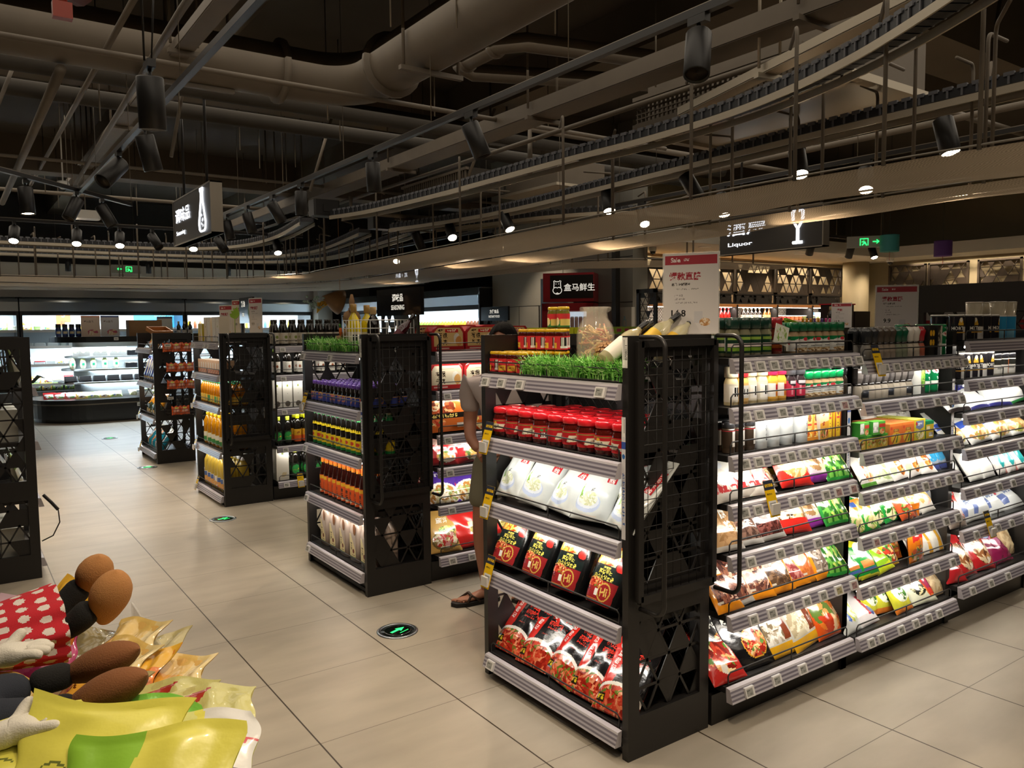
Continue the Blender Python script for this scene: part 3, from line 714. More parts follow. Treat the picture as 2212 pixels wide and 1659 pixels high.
def conveyor(label, pts, z=2.85, drive=None):
    r = thing('overhead_conveyor', label, 'conveyor', (0, 0, 0)); P = smooth(pts)
    for s in (-1, 1):
        mb = MB(); sweep(mb, P, [(s * .085, z - .03), (s * .095, z - .03), (s * .095, z + .012), (s * .085, z + .012)]); mb.build('side_rail', ALU, r)
    bd = MB(); sweep(bd, P, [(-.08, z + .02), (.08, z + .02), (.08, z + .075), (-.08, z + .075)]); bd.build('belt_bed', BELT, r)
    lk = MB(); acc = 0.; step = .085
    for i in range(len(P) - 1):
        seg = P[i + 1] - P[i]; L = seg.length; t = seg / L; sd = Vector((t.y, -t.x, 0)); u = -acc
        while u + step < L:
            u += step; c = P[i] + t * u
            for s in (-1, 1): lk.bar(c + sd * (s * .078) + Vector((0, 0, z + .075)) - t * .028, c + sd * (s * .078) + Vector((0, 0, z + .075)) + t * .028, .02, .022)
            lk.bar(c + sd * -.088 + Vector((0, 0, z + .045)), c + sd * .088 + Vector((0, 0, z + .045)), .012, .05)
        acc = L - u
    lk.build('belt_links', mat('belt_cleats', '#5a5b60', .5), r)
    if drive:
        x, y = drive
        MB().rbox(x - .16, y - .1, z + .03, x + .16, y + .1, z + .22, .02).box(x - .05, y - .12, z + .08, x + .05, y - .1, z + .16).build('drive_motor', BLACK, r)
    return r
conveyor('overhead bag conveyor curving in over the cooking oil unit', [(-4, 13.85), (-1, 13.85), (1, 13.85), (2.6, 13.78), (3.5, 13.35), (3.9, 12.5), (3.93, 11.2), (3.7, 9.6)])
conveyor('overhead bag conveyor running straight above the hotpot aisle', [(3.8, 8.95), (3.98, 8.2), (4.08, 6.8), (4.1, 5), (4.14, 4.0), (4.05, 3.1), (3.74, 2.2), (3.2, 1.3), (2.6, .6)], drive=(3.74, 9.15))
conveyor('middle overhead conveyor curving above the cold cabinets', [(-4, 14.95), (1, 14.95), (3.4, 14.9), (4.6, 14.55), (5.12, 13.6), (5.15, 12.4), (4.8, 10.3)])
conveyor('middle overhead conveyor running straight over the far shelves', [(4.95, 9.7), (5.2, 8.4), (5.28, 7.1), (5.15, 5.1), (5.03, 3.4), (4.98, 2), (4.9, -.5)], drive=(4.88, 9.95))
conveyor('farthest overhead conveyor curving along the white band', [(-4, 15.9), (1, 15.9), (3.7, 15.9), (5.1, 15.55), (5.75, 14.5), (5.8, 13), (5.4, 10)])
conveyor('farthest overhead conveyor bending away past the red cooler', [(5.5, 9.4), (5.72, 8.6), (5.95, 7.7), (6.35, 7.0), (7.0, 6.78), (9, 6.7)])
def net_material():
    m = mat('net_cloth', '#a29380', .75); nt = m.node_tree; b = nt.nodes['Principled BSDF']; out = nt.nodes['Material Output']
    tr = nt.nodes.new('ShaderNodeBsdfTranslucent'); tr.inputs[0].default_value = (*lin('#b3a086'), 1)
    tp = nt.nodes.new('ShaderNodeBsdfTransparent')
    mx = nt.nodes.new('ShaderNodeMixShader'); mx.inputs[0].default_value = .35; m2 = nt.nodes.new('ShaderNodeMixShader')
    tc = nt.nodes.new('ShaderNodeTexCoord'); ck = nt.nodes.new('ShaderNodeTexChecker'); ck.inputs['Scale'].default_value = 110
    nt.links.new(tc.outputs['Object'], ck.inputs[0])
    mt = nt.nodes.new('ShaderNodeMath'); mt.operation = 'MULTIPLY'; mt.inputs[1].default_value = .35; nt.links.new(ck.outputs['Fac'], mt.inputs[0])
    nt.links.new(b.outputs[0], mx.inputs[1]); nt.links.new(tr.outputs[0], mx.inputs[2])
    nt.links.new(mt.outputs[0], m2.inputs[0]); nt.links.new(mx.outputs[0], m2.inputs[1]); nt.links.new(tp.outputs[0], m2.inputs[2]); nt.links.new(m2.outputs[0], out.inputs[0])
    return m
NET = net_material()
def net(label, near, far, convx, z=2.26, rods=True, step=.85):
    A = smooth(near, 12); B = smooth(far, 12); n = len(A) - 1; r = thing('conveyor_safety_net', label, 'safety net', (0, 0, 0))
    rows = []; nw = 8
    for j in range(nw + 1):
        t = j / nw; row = []
        for i in range(n + 1):
            p = A[i].lerp(B[i], t); sag = -.012 * math.sin(PI * t) + (.035 if j in (0, nw) else .02)
            row.append((p.x, p.y, z + sag + .012 * math.sin(i * .55 + j) * math.sin(PI * t)))
        rows.append(row)
    s = MB().surf(np.array(rows)); s.build('net', NET, r)
    for E in (A, B): MB().tube([(p.x, p.y, z + .05) for p in E], .006, 5).build('edge_cable', GALV, r)
    if rods:
        acc = step * .4
        for i in range(n):
            for E, O in ((A, B), (B, A)):
                if (i + (0 if E is A else 3)) % 6: continue
                p = E[i]; c = (O[i] - p).normalized() * min(.36, (O[i] - p).length * .45); zt = z + .82
                pts = [(p.x, p.y, z + .03), (p.x, p.y, zt - .05)]
                for k in range(1, 5):
                    a = PI / 2 * k / 4; pts.append((p.x + c.x * .14 * (1 - math.cos(a)), p.y + c.y * .14 * (1 - math.cos(a)), zt - .05 + .05 * math.sin(a)))
                pts.append((p.x + c.x, p.y + c.y, zt))
                MB().tube(pts, .0105, 8).build('hanger_rod', PIPE, r)
    return r
net('nearest brown safety net sagging under the first overhead conveyor', [(-4, 12.85), (-1, 12.85), (.6, 12.85), (2.3, 12.65), (3.4, 12.1), (4.02, 10.9), (4.0, 9.8), (3.83, 6.2), (3.66, 3.3), (3.66, 2.1), (3.72, 1.2), (3.8, -.5)],
    [(-4, 14.1), (-1, 14.1), (.65, 14.1), (2.6, 14.1), (3.9, 13.5), (4.7, 12.2), (4.97, 10.5), (4.9, 7.9), (4.5, 4.2), (4.38, 2.6), (4.6, 1.7), (5.0, -.5)], None)
net('middle brown safety net under the second overhead conveyor', [(-4, 14.5), (0, 14.5), (2, 14.5), (3.6, 14.2), (4.7, 13.2), (5.15, 11.6), (5.1, 9.9), (4.78, 5.2), (4.62, 3.3), (4.6, 2.07), (4.75, 1.0), (5.1, -.5)],
    [(-4, 15.3), (0, 15.3), (2, 15.3), (4, 15.0), (5.3, 13.9), (5.95, 12.0), (6.1, 9.9), (5.42, 5.0), (5.18, 3.35), (5.08, 2.07), (5.25, 1.0), (5.6, -.5)], None)
net('farthest safety net bending toward the lattice screens', [(-4, 15.6), (1, 15.6), (3.6, 15.5), (5.1, 14.8), (5.75, 13), (5.75, 10.5), (5.85, 8.4), (6.2, 7.0), (7.2, 6.45), (9, 6.3)],
    [(-4, 16.4), (1, 16.4), (4, 16.3), (5.8, 15.4), (6.5, 13.2), (6.5, 10.8), (6.55, 9.0), (6.85, 7.9), (7.6, 7.3), (9, 7.1)], None)

# ------------------------------------------------------------------ open ceiling: ducts, pipes, trays, rods
def pipe(name, label, pts, r, m=PIPE, n=16, cat='pipe', collars=(), hang=(), group=None):
    t = thing(name, label, cat, (0, 0, 0), 0, group); MB().tube(pts, r, n).build('pipe_run', m, t)
    for c, d in collars:
        c = Vector(c); d = Vector(d).normalized(); MB().tube([c - d * .02, c + d * .02], r * 1.22, n).build('flange', m, t)
    for c in hang:
        c = Vector(c); MB().tube([c + Vector((r + .02, 0, -r)), c + Vector((r + .02, 0, 4.3 - c.z))], .012, 5).tube([c + Vector((-r - .02, 0, -r)), c + Vector((-r - .02, 0, 4.3 - c.z))], .012, 5).box(c.x - r - .05, c.y - .02, c.z - r - .03, c.x + r + .05, c.y + .02, c.z - r).build('hanger', m, t)
    return t
def arc(c, r, a0, a1, z, n=8): return [(c[0] + r * math.cos(a0 + (a1 - a0) * k / n), c[1] + r * math.sin(a0 + (a1 - a0) * k / n), z) for k in range(n + 1)]
zd = 3.55
pipe('round_duct', 'big round grey duct turning toward the camera below the slab', [(-4, 6.22, zd)] + [(2.3, 6.22, zd)] + arc((2.45, 5.8), .42, PI / 2, 0, zd) + [(2.87, 4.0, zd), (2.87, -1, zd)], .2, PIPE, 20, 'duct', collars=(((2.2, 6.22, zd), (1, 0, 0)), ((2.87, 5.6, zd), (0, 1, 0))), hang=((1.6, 6.22, zd), (2.87, 5.0, zd)))
pipe('bent_pipe', 'grey pipe with two elbows below the concrete beam', [(5.6, 4.75, 3.62), (3.6, 5.6, 3.62), (3.42, 5.5, 3.62), (3.42, 4.95, 3.62), (3.55, 4.8, 3.62), (4.6, 4.55, 3.62)][::-1], .07, PIPE, 12, collars=(((3.42, 5.4, 3.62), (0, 1, 0)), ((3.42, 5.0, 3.62), (0, 1, 0))))
pipe('insulated_pipe', 'upper one of two dark insulated pipes crossing the whole ceiling', [(-4, 7.12, 3.58), (8.5, 7.12, 3.58)], .085, PIPED, 14, hang=((-.5, 7.12, 3.58), (4.9, 7.12, 3.58)))
pipe('insulated_pipe', 'lower one of two dark insulated pipes crossing the whole ceiling', [(-4, 7.62, 3.5), (8.5, 7.62, 3.5)], .07, PIPED, 14)
pipe('thin_pipe', 'thin pipe just below the round duct', [(-4, 5.75, 3.32), (6, 5.75, 3.32)], .02, PIPE, 8)
pipe('thin_pipe', 'slanting grey conduit rising over the aisle track', [(1.32, 10.8, 3.3), (1.13, 4.7, 3.3), (1.1, 2.0, 3.3)], .022, PIPE, 8)
pipe('thin_pipe', 'second grey conduit beside the aisle track', [(.95, 12, 3.42), (.95, 3.0, 3.42)], .02, PIPE, 8)
pipe('sprinkler_pipe', 'thick grey sprinkler pipe over the dark end unit', [(.68, 13, 3.3), (.7, 6.2, 3.3)], .035, PIPE, 10)
pipe('thin_pipe', 'far cross pipe beyond the insulated pipes', [(-4, 9.6, 3.32), (7, 9.6, 3.32)], .018, PIPE, 8)
pipe('thin_pipe', 'cross pipe above the conveyor curve', [(-4, 12.4, 3.4), (7, 12.4, 3.4)], .025, PIPE, 8)
pipe('thin_pipe', 'long conduit beside the cable tray', [(4.45, 14, 3.25), (4.45, -1, 3.25)], .022, PIPE, 8)
pipe('thin_pipe', 'conduit running over the far conveyor', [(7.2, 14, 3.3), (7.2, -1, 3.3)], .03, PIPE, 8)
pipe('sprinkler_pipe', 'sprinkler pipe dropping to a valve over the hotpot aisle', [(8.6, 6.1, 3.4), (4.55, 6.1, 3.4), (4.55, 6.1, 2.95)], .03, PIPE, 10, collars=(((4.55, 6.1, 3.1), (0, 0, 1)),))
pipe('sprinkler_pipe', 'sprinkler pipe dropping to a valve above the far conveyor', [(9, 3.6, 3.4), (5.6, 3.6, 3.4), (5.6, 3.6, 3.0)], .03, PIPE, 10, collars=(((5.6, 3.6, 3.15), (0, 0, 1)),))
pipe('sprinkler_pipe', 'sprinkler pipe with elbow near the drive motor', [(4.2, 9.4, 3.2), (4.2, 9.4, 3.0), (6.0, 9.4, 3.0)], .03, PIPE, 10)
def tray(label, p, q, w, h, m=PIPE, hang=4):
    t = thing('cable_tray', label, 'cable tray', p); d = Vector(q) - Vector(p); mb = MB()
    sd = Vector((d.y, -d.x, 0)).normalized()
    mb.bar((0, 0, -h / 2), d + Vector((0, 0, -h / 2)), w, .012)
    for s in (-1, 1): mb.bar(sd * (s * w / 2), d + sd * (s * w / 2), .012, h)
    mb.build('channel', m, t)
    for k in range(hang):
        c = d * ((k + .5) / hang)
        MB().tube([c + sd * (w / 2 + .03), c + sd * (w / 2 + .03) + Vector((0, 0, 4.3 - p[2]))], .01, 5).tube([c - sd * (w / 2 + .03), c - sd * (w / 2 + .03) + Vector((0, 0, 4.3 - p[2]))], .01, 5).bar(c - sd * (w / 2 + .05) + Vector((0, 0, -h / 2 - .02)), c + sd * (w / 2 + .05) + Vector((0, 0, -h / 2 - .02)), .04, .03).build('support', m, t)
tray('long pale cable tray beside the long lighting track', (4.05, 14, 3.3), (4.05, -1, 3.3), .24, .11, PIPE, 6)
tray('pale cable tray over the aisle track', (1.42, 12, 3.5), (1.42, 2.2, 3.5), .12, .06, PIPE, 4)
tray('cross cable tray beyond the insulated pipes', (-4, 10.9, 3.45), (7, 10.9, 3.45), .3, .1, PIPE, 5)
tray('sloping pale tray above the first conveyor', (4.25, 3.9, 3.02), (3.6, .6, 3.2), .1, .05, ALU, 2)
for k, (x0, y0, x1, y1, dz) in enumerate(((-6, 3.2, 12, 3.75, .55), (-6, 8.2, 12, 8.6, .45), (-6, 13.2, 12, 13.6, .45), (4.9, -4, 5.3, 19, .4), (1.75, -4, 2.05, 19, .35), (8.3, -4, 8.7, 7, .5))):
    struct(MB().box(x0, y0, 4.3 - dz, x1, y1, 4.31), f'trim_{10 + k}', mat('beam_paint', '#645a4c', .85, noise=(3, .85, 1.1)))
# threaded rods
rg = random.Random(8)
for k in range(46):
    x = rg.uniform(-.5, 7.5); y = rg.uniform(2.6, 13); z0 = rg.uniform(3.2, 3.5)
    tag(MB().tube([(x, y, z0), (x, y, 4.3)], .006, 5).build('threaded_rod', GALV), 'thin vertical threaded rod hanging from the dark slab', 'rod', 'threaded rods under the slab')
for k, (x, y, x2, y2) in enumerate(((.3, 7.0, .75, 7.9), (1.6, 7.2, 1.9, 7.4), (4.6, 7.4, 5.1, 7.2), (5.9, 5.2, 6.4, 4.8), (3.2, 8.2, 3.7, 8.4), (6.6, 3.0, 7.1, 3.1))):
    tag(MB().tube([(x, y, 3.0), (x2, y2, 4.3)], .016, 6).build('brace_rod', PIPE), 'slanting brace rod between pipe and dark slab', 'rod', 'brace rods under the slab')
# air conditioner
ac = thing('ceiling_air_conditioner', 'boxy ceiling air conditioner with perforated grille above the first conveyor', 'air conditioner', (5.0, 3.9, 3.05))
MB().box(-.35, -1.0, .05, .55, .75, .42).build('casing', PIPE, ac)
gm = MB()
for k in range(33): gm.box(-.52, -.75 + k * .045, .06, -.5, -.74 + k * .045, .24)
for k in range(6): gm.box(-.522, -.75, .06 + k * .035, -.5, .71, .068 + k * .035)
gm.box(-.53, -.78, .03, -.49, .74, .06).box(-.53, -.78, .24, -.49, .74, .27).box(-.5, -.76, .03, -.35, .72, .05)
gm.build('grille', PIPE, ac)
MB().box(-.42, -1.06, 0, .62, -.98, .05).box(-.42, .75, 0, .62, .83, .05).box(-.42, -1, 0, -.3, .77, .05).box(.5, -1, 0, .62, .77, .05).box(-.3, -.98, .03, .5, .75, .05).build('bottom_frame', ALU, ac)
ac2 = thing('ceiling_air_conditioner', 'second ceiling air conditioner beyond the red cooler\'s conveyor', 'air conditioner', (5.9, 7.5, 3.1))
MB().box(-.3, -.5, .03, .4, .5, .3).build('casing', PIPE, ac2)
MB().box(-.36, -.56, 0, .46, .56, .03).build('bottom_frame', ALU, ac2)
v1 = thing('return_air_grille', 'long slatted air grille hanging past the cable tray', 'air grille', (5.0, 8.4, 3.1))
gm = MB()
for k in range(30): gm.box(-.2, -.75 + k * .05, 0, -.18, -.735 + k * .05, .2)
gm.box(-.21, -.78, -.03, -.17, .78, 0).box(-.21, -.78, .2, -.17, .78, .23); gm.build('slats', PIPE, v1); MB().box(-.17, -.78, -.03, .3, .78, .23).build('duct_box', PIPED, v1)
# red fire-hydrant valve body in the corner
vv = pipe('red_valve_pipe', 'thick dark red painted pipe in the top corner of the ceiling', [(-1.2, 5.3, 3.9), (-.1, 5.3, 3.75), (.55, 5.35, 3.62), (.75, 5.5, 3.62)], .13, mat('red_oxide', '#5d2a22', .6, noise=(8, .7, 1.2)), 14)
MB().tube([(.62, 5.3, 3.62), (.62, 5.3, 3.4)], .03, 8).box(.57, 5.27, 3.33, .67, 5.33, 3.42).build('valve', mat('valve_red', '#8c3222', .5), vv)
sm = thing('smoke_detector', 'white smoke detector on a thin drop rod', 'detector', (1.05, 9.6, 3.05))
MB().lathe([(.0, .06), (.05, .06), (.065, .03), (.05, .0), (.02, -.02), (0, -.02)], 16).build('detector_head', WHITE, sm); MB().tube([(0, 0, .06), (0, 0, 1.25)], .008, 6).build('drop_rod', WHITE, sm)
wf = thing('wifi_box', 'white rounded access point box under the high crossing track', 'access point', (1.3, 10.0, 2.78))
MB().rbox(-.14, -.1, 0, .14, .1, .09, .05).build('casing', WHITE, wf); MB().tube([(0, 0, .09), (0, 0, 1.5)], .006, 5).build('hanger_wire', GALV, wf)
spot(.5, 3.3, 2.75, 60 * K_SPOT, (1.9, 2.6, .9), 60)  # added fill spot without a fixture, brightens the jar end unit
# ------------------------------------------------------------------ stocking helpers
SHN = ['top', 'second', 'third', 'fourth', 'fifth', 'sixth', 'seventh']
def stock(frame, items, where, anchor, group=None):
    """frame(s, d)->(x,y), rz. items: (proto, s, d, z, desc, opts). Labels are made unique by their place in the row."""
    cnt = {}
    for it in items: cnt.setdefault(it[4], []).append(it)
    for desc, L in cnt.items():
        rows = sorted({(round(i[2], 3), round(i[3], 3)) for i in L})
        # gather rows of like depth / height
        keys = []
        for (d, z) in rows:
            if not keys or abs(keys[-1][-1][0] - d) > .03 or abs(keys[-1][-1][1] - z) > .03: keys.append([(d, z)])
            else: keys[-1].append((d, z))
        rank = {r: k for k, ks in enumerate(keys) for r in ks}
        for k in range(len(keys)):
            R = sorted((i for i in L if rank[(round(i[2], 3), round(i[3], 3))] == k), key=lambda i: i[1])
            for j, it in enumerate(R):
                p, s, d, z, _, op = (list(it) + [{}])[:6]
                lab = desc
                if len(R) > 1: lab += f", {ORD[j]} from the {anchor}"
                if len(keys) > 1: lab += f", {ROWN[min(k, 4)] if k < len(keys) - 1 or k < 2 else 'back'} row"
                lab += f", {where}"
                if len(lab.split()) > 16: lab = lab.replace(' from the ', ' from ').replace(' row,', ',')
                if len(lab.split()) > 16: lab = lab.replace(' with ', ', ').replace(' and ', '-').replace('bottle', 'bottle')
                if len(lab.split()) > 16: print('LONG', lab)
                (x, y), rz = frame(s, d)
                o = dict(op); rz += o.pop('turn', 0)
                put(p, (x, y, z), lab, (group or f"{desc}s on the {where}") if len(L) > 1 else None, rz=rz, **o)
def fE(e_y, x=1.885): return lambda s, d: ((x + d, e_y + .03 + s), -PI / 2)        # s from the near panel
def fR(y): return lambda s, d: ((s, y + d), 0.)
def rows(p, xs, ds, z, desc, jit=.002, turn=.25, **k):
    out = []
    for d in ds:
        for x in xs: out.append((p, x + RNG.uniform(-jit, jit), d, z, desc, dict(k, turn=RNG.uniform(-turn, turn))))
    return out
def lean(p, xs, d, z, desc, tilt=38, jr=4, **k):
    return [(p, x, d - .036 + RNG.uniform(-.004, .004), z + .004, desc, dict(k, tilt=RAD(tilt + RNG.uniform(-jr, jr)), roll=RAD(RNG.uniform(-jr, jr)), turn=RAD(RNG.uniform(-6, 6)))) for x in xs]
FOOD = ['#c8402a', '#e0764a', '#f0b070', '#a52a1e', '#d85a3c', '#7c1f16', '#f3d8a0', '#5f8a3a']
NOOD = ['#f2c14a', '#e99a2c', '#f8dc7a', '#c9641c', '#fbe9a8', '#b5461a']
NUT = ['#b08d5e', '#d8c19a', '#7c5a38', '#e8d9bb', '#94704a']
GRN = ['#3d8f35', '#6fb44a', '#c9d86a', '#2c6b28', '#e6e0a0']

# ------------------------------------------------------------------ end unit with jars, white bags, hot-pot trays and red bags
def red_bag(k):
    return bag('seasoning_bag', .185, .275, .05, [('bg', '#171314'), ('p', [(0, .30), (.30, .36), (.34, 1), (0, 1)], '#d8291f'), ('r', 0, 0, 1, .30, '#b52a22'),
        ('t', '周君记', .17, .62, .022, '#f4efe8', -4, .02, True), ('e', .17, .84, .085, .057, '#f4efe8'), ('e', .17, .84, .07, .047, '#d8291f'), ('t', '周', .17, .84, .013, '#f4efe8'),
        ('t', '小龙虾\n调味料', .66, .70, .026, '#e0392a', 0, .03), ('t', '麻辣香鲜一锅出', .62, .575, .008, '#c33125'), ('t', '周君记小龙虾', .5, .47, .006, '#a53a2c'),
        ('e', .5, .12, .58, .26, '#efe6dc'), ('f', .5, .10, .54, .235, ['#b5301f', '#c9442c', '#8c1f14', '#d8704a', '#a32a1c', '#e0946a', '#5f7a2a', '#c23a24'], 160), ('r', .06, .10, .26, .20, '#2c240e'), ('t', '鲜香', .16, .15, .016, '#e3c92c', 0, .03)], 84, 124, FOIL, k, crumple=.005, jag=.012)
RB = [red_bag(k) for k in (1, 2, 3)]
it = []
for j, (s, d) in enumerate(((.78, .075), (.605, .07), (.43, .07), (.255, .065), (.085, .065))):
    it += lean(RB[j % 3], [s], d, .115 + .0, 'red and black crayfish seasoning bag', 42, 3, s=1.12)
for j, s in enumerate((.70, .52, .34, .17)): it += lean(RB[(j + 1) % 3], [s], d + .09, .12, 'red and black crayfish seasoning bag', 30, 3, s=1.15)
stock(fE(1.975), it, 'bottom shelf, jar end unit', 'corner post')
def tray_proto():
    w, h, d = .175, .235, .085; nx, ny = 70, 94
    A = art(w, h, nx, ny, [('bg', '#1b2422'), ('fr', .42, .80, .42, .22, NOOD, 90), ('r', .78, .55, 1, 1, '#8f1f22'), ('r', 0, .36, 1, .62, '#1b2422'), ('r', 0, .0, 1, .37, '#97272a'),
        ('t', '海底捞', .5, .57, .013, '#d8c860', 0, .02), ('t', '脆爽牛肚\n自煮火锅套餐', .5, .465, .0175, '#e0cf5c', 0, .02), ('e', .30, .30, .26, .10, '#d0a24c'), ('f', .30, .30, .24, .09, FOOD, 30), ('r', 0, .0, 1, .24, '#97272a'),
        ('e', .64, .20, .20, .15, '#cfa64e'), ('e', .64, .20, .17, .125, '#97272a'), ('t', 'Hi', .64, .20, .032, '#d9b860', 8, .02), ('r', .36, .12, .46, .22, '#e8e4dc'), ('t', '自热', .16, .18, .012, '#2a1a12', 0, .02), ('r', .1, .05, .5, .065, '#c98a40'), ('e', .86, .62, .13, .095, '#1d1112'), ('e', .86, .63, .10, .07, '#c42a22')])
    U, V = np.meshgrid(np.linspace(-1, 1, nx + 1), np.linspace(0, 1, ny + 1))
    wid = w / 2 * (1 - .10 * (2 * np.abs(V - .45)) ** 2); X = U * wid; Z = V * h
    Y = -d / 2 * np.clip(1 - np.abs(U) ** 5, 0, 1) ** .5 * (1 - .25 * (2 * np.abs(V - .5)) ** 3) - .004
    sl = MB().surf(np.stack([X, Y, Z], -1), A)
    bx = MB(); n = 7; a = np.linspace(0, 1, n)
    P = []
    for v in np.linspace(0, 1, 7):
        wz = w / 2 * 1.03 * (1 - .10 * (2 * abs(v - .45)) ** 2); dd = d / 2 * (1 - .18 * (2 * abs(v - .5)) ** 4)
        P.append([(wz * math.cos(t) ** 1 * abs(math.cos(t)) ** -.45 if abs(math.cos(t)) > 1e-3 else 0, dd * math.sin(t) * (abs(math.sin(t)) ** -.45 if abs(math.sin(t)) > 1e-3 else 1), v * h * 1.0) for t in np.linspace(0, 2 * PI, 29)])
    bx.surf(np.array(P), None, '#141414')
    for q in (0, -1): bx.add(P[q][:-1], [tuple(range(28))], '#141414')
    return Proto('hotpot_tray', 'food tray', [('tray', bx.mesh('tray', FOIL)), ('printed_sleeve', sl.mesh('printed_sleeve', GLOSS))])
TR = tray_proto()
it = lean(TR, (.77, .565, .355, .145), .075, .505, 'black self-heating hotpot tray with noodle sleeve', 29, 2, s=1.0) + lean(TR, (.66, .45, .24), .20, .53, 'black self-heating hotpot tray with noodle sleeve', 24, 2)
stock(fE(1.975), it, 'second-lowest shelf', 'corner post')
def white_bag(k): return bag('noodle_bag', .172, .29, .075, [('bg', '#cdd2d0'), ('e', .42, .20, .34, .12, '#b9c7e2'), ('e', .42, .22, .30, .09, '#dfe6f0'), ('f', .42, .25, .25, .09, ['#e9ead8', '#d9dbb8', '#f3f3e6', '#c8cfa0'], 50),
    ('p', [(.2, .26), (.27, .27), (.22, .46)], '#7fae4a'), ('r', .72, .50, .92, .84, '#c2232b'), ('t', '酸汤米线', .82, .67, .021, '#f2ece8', 0, .02, True), ('t', '一碗好粉来自家乡', .63, .69, .0075, '#b4555a', 0, .0, True), ('t', '鲜', .5, .36, .016, '#3a3c34'), ('e', .14, .90, .09, .062, '#b23a40'), ('e', .14, .90, .072, .05, '#eceeec'), ('t', '盒', .14, .90, .013, '#b23a40'),
    ('t', '米线', .48, .58, .006, '#9aa09c'), ('r', .3, .04, .72, .05, '#d8c8bc')], 82, 116, SOFT, k, crumple=.008, bottom=.7)
WB = [white_bag(k) for k in (5, 9)]
it = []
for j, s in enumerate((.76, .59, .41, .235, .055)): it += lean(WB[j % 2], [s], .075, .81, 'white rice-noodle bag with red banner', 37, 5, s=1.06, spin=RNG.uniform(-.12, .12))
for j, s in enumerate((.68, .32, .12)): it += lean(WB[(j + 1) % 2], [s], .16, .82, 'white rice-noodle bag with red banner', 34, 3)
stock(fE(1.975), it, 'shelf under the red-lid jars', 'corner post')
LABJ = [('bg', '#b81f26'), ('r', 0, .84, 1, .9, '#6f9a4a'), ('p', [(.36, .18), (.66, .22), (.70, .62), (.40, .66)], '#e6dfc4'), ('t', '川香源', .53, .42, .013, '#2a2018', 8, .02), ('e', .53, .72, .03, .1, '#e8b23a'), ('b', .80, .1, .96, .5), ('e', .82, .66, .025, .09, '#3c9a52'), ('e', .9, .66, .025, .09, '#3c9a52'), ('r', .05, .2, .2, .6, '#c8394a'), ('r', .7, .14, .76, .36, '#d9d6cc')]
JAR = bottle('chili_jar', [(.030, 0), (.0375, .004), (.040, .012), (.040, .075), (.037, .086), (.034, .092), (.034, .098)], '#3a0f0c', (.0385, .094, .118, '#d4222a'), [(.0404, .022, .072, LABJ, 110, 40)], bodymat=SMOKED if False else mat('chili_glass', '#4a120d', .06, coat=.8), n=22, cat='jar',
    capprof=[(.037, .094), (.0388, .096), (.0388, .112), (.036, .117), (.034, .1185), (.032, .117), (0, .117)])
it = []
for r, d in enumerate((.055, .140, .225, .31)):
    xs = [.05 + k * .0945 + (.0 if r % 2 == 0 else .02) for k in range(9)]
    if r == 3: xs = xs[1:-2]
    if r == 2: xs = xs[:-1]
    for s in xs: it.append((JAR, s + RNG.uniform(-.004, .004), d + RNG.uniform(-.004, .004), 1.071, 'red-lidded chili paste jar', dict(turn=RNG.uniform(-1.6, 1.6), s=1.09)))
stock(fE(1.975), it, 'jar end unit', 'corner post')
# top shelf: little yellow-lid jars, artificial grass, glass jar, pine cone, leaning bottles
LABY = [('bg', '#c92f35'), ('r', .0, .0, .3, 1, '#efe4cf'), ('r', .36, .62, .64, .9, '#d8242c'), ('t', '老干', .5, .76, .011, '#f6efe0'), ('r', .4, .1, .62, .5, '#e6b63a'), ('t', '红油豆瓣', .5, .32, .007, '#8c1d1d'), ('b', .72, .1, .95, .9)]
YJ = bottle('sauce_jar', [(.024, 0), (.0275, .004), (.028, .066), (.025, .076), (.025, .083)], '#7c2c14', (.0265, .081, .094, '#dcae22'), [(.0283, .008, .064, LABY, 80, 30)], bodymat=mat('chili_glass'), n=16, cat='jar')
LABG = [('bg', '#2f7a3c'), ('r', 0, .5, 1, 1, '#c92f35'), ('e', .4, .4, .08, .3, '#e8d9a0'), ('r', .5, .1, .8, .6, '#d9c46a')]
YG = bottle('sauce_jar', [(.024, 0), (.0275, .004), (.028, .066), (.025, .076), (.025, .083)], '#6c6a24', (.0265, .081, .094, '#d9b52c'), [(.0283, .008, .064, LABG, 80, 30)], n=16, cat='jar')
z5 = 1.346
it = [(YJ, s, d, z5, 'yellow-lidded red sauce jar on the deck', {'turn': RNG.uniform(-1, 1)}) for s in (.84, .775, .71, .645) for d in (.045, .115)]
it += [(YJ, s, .185 , z5, 'yellow-lidded red sauce jar under the raised tier', {'turn': .3}) for s in (.83, .765, .70, .635, .57)]
it += [(YJ, s, .19, z5 + .094, 'yellow-lidded red sauce jar on the raised tier', {'turn': RNG.uniform(-1, 1)}) for s in (.83, .765, .70, .635, .57)]
it += [(YJ, s, .255, z5 + k * .094, 'yellow-lidded red sauce jar at the back', {'turn': .2}) for s in (.70, .635) for k in (0, 1)]
it += [(YG, s, .255, z5 + .188, 'green-labelled yellow-lid jar topping the jar stack', {'turn': .4}) for s in (.70, .635)]
stock(fE(1.975), it, "jar unit's top", 'far panel' if False else 'grass')
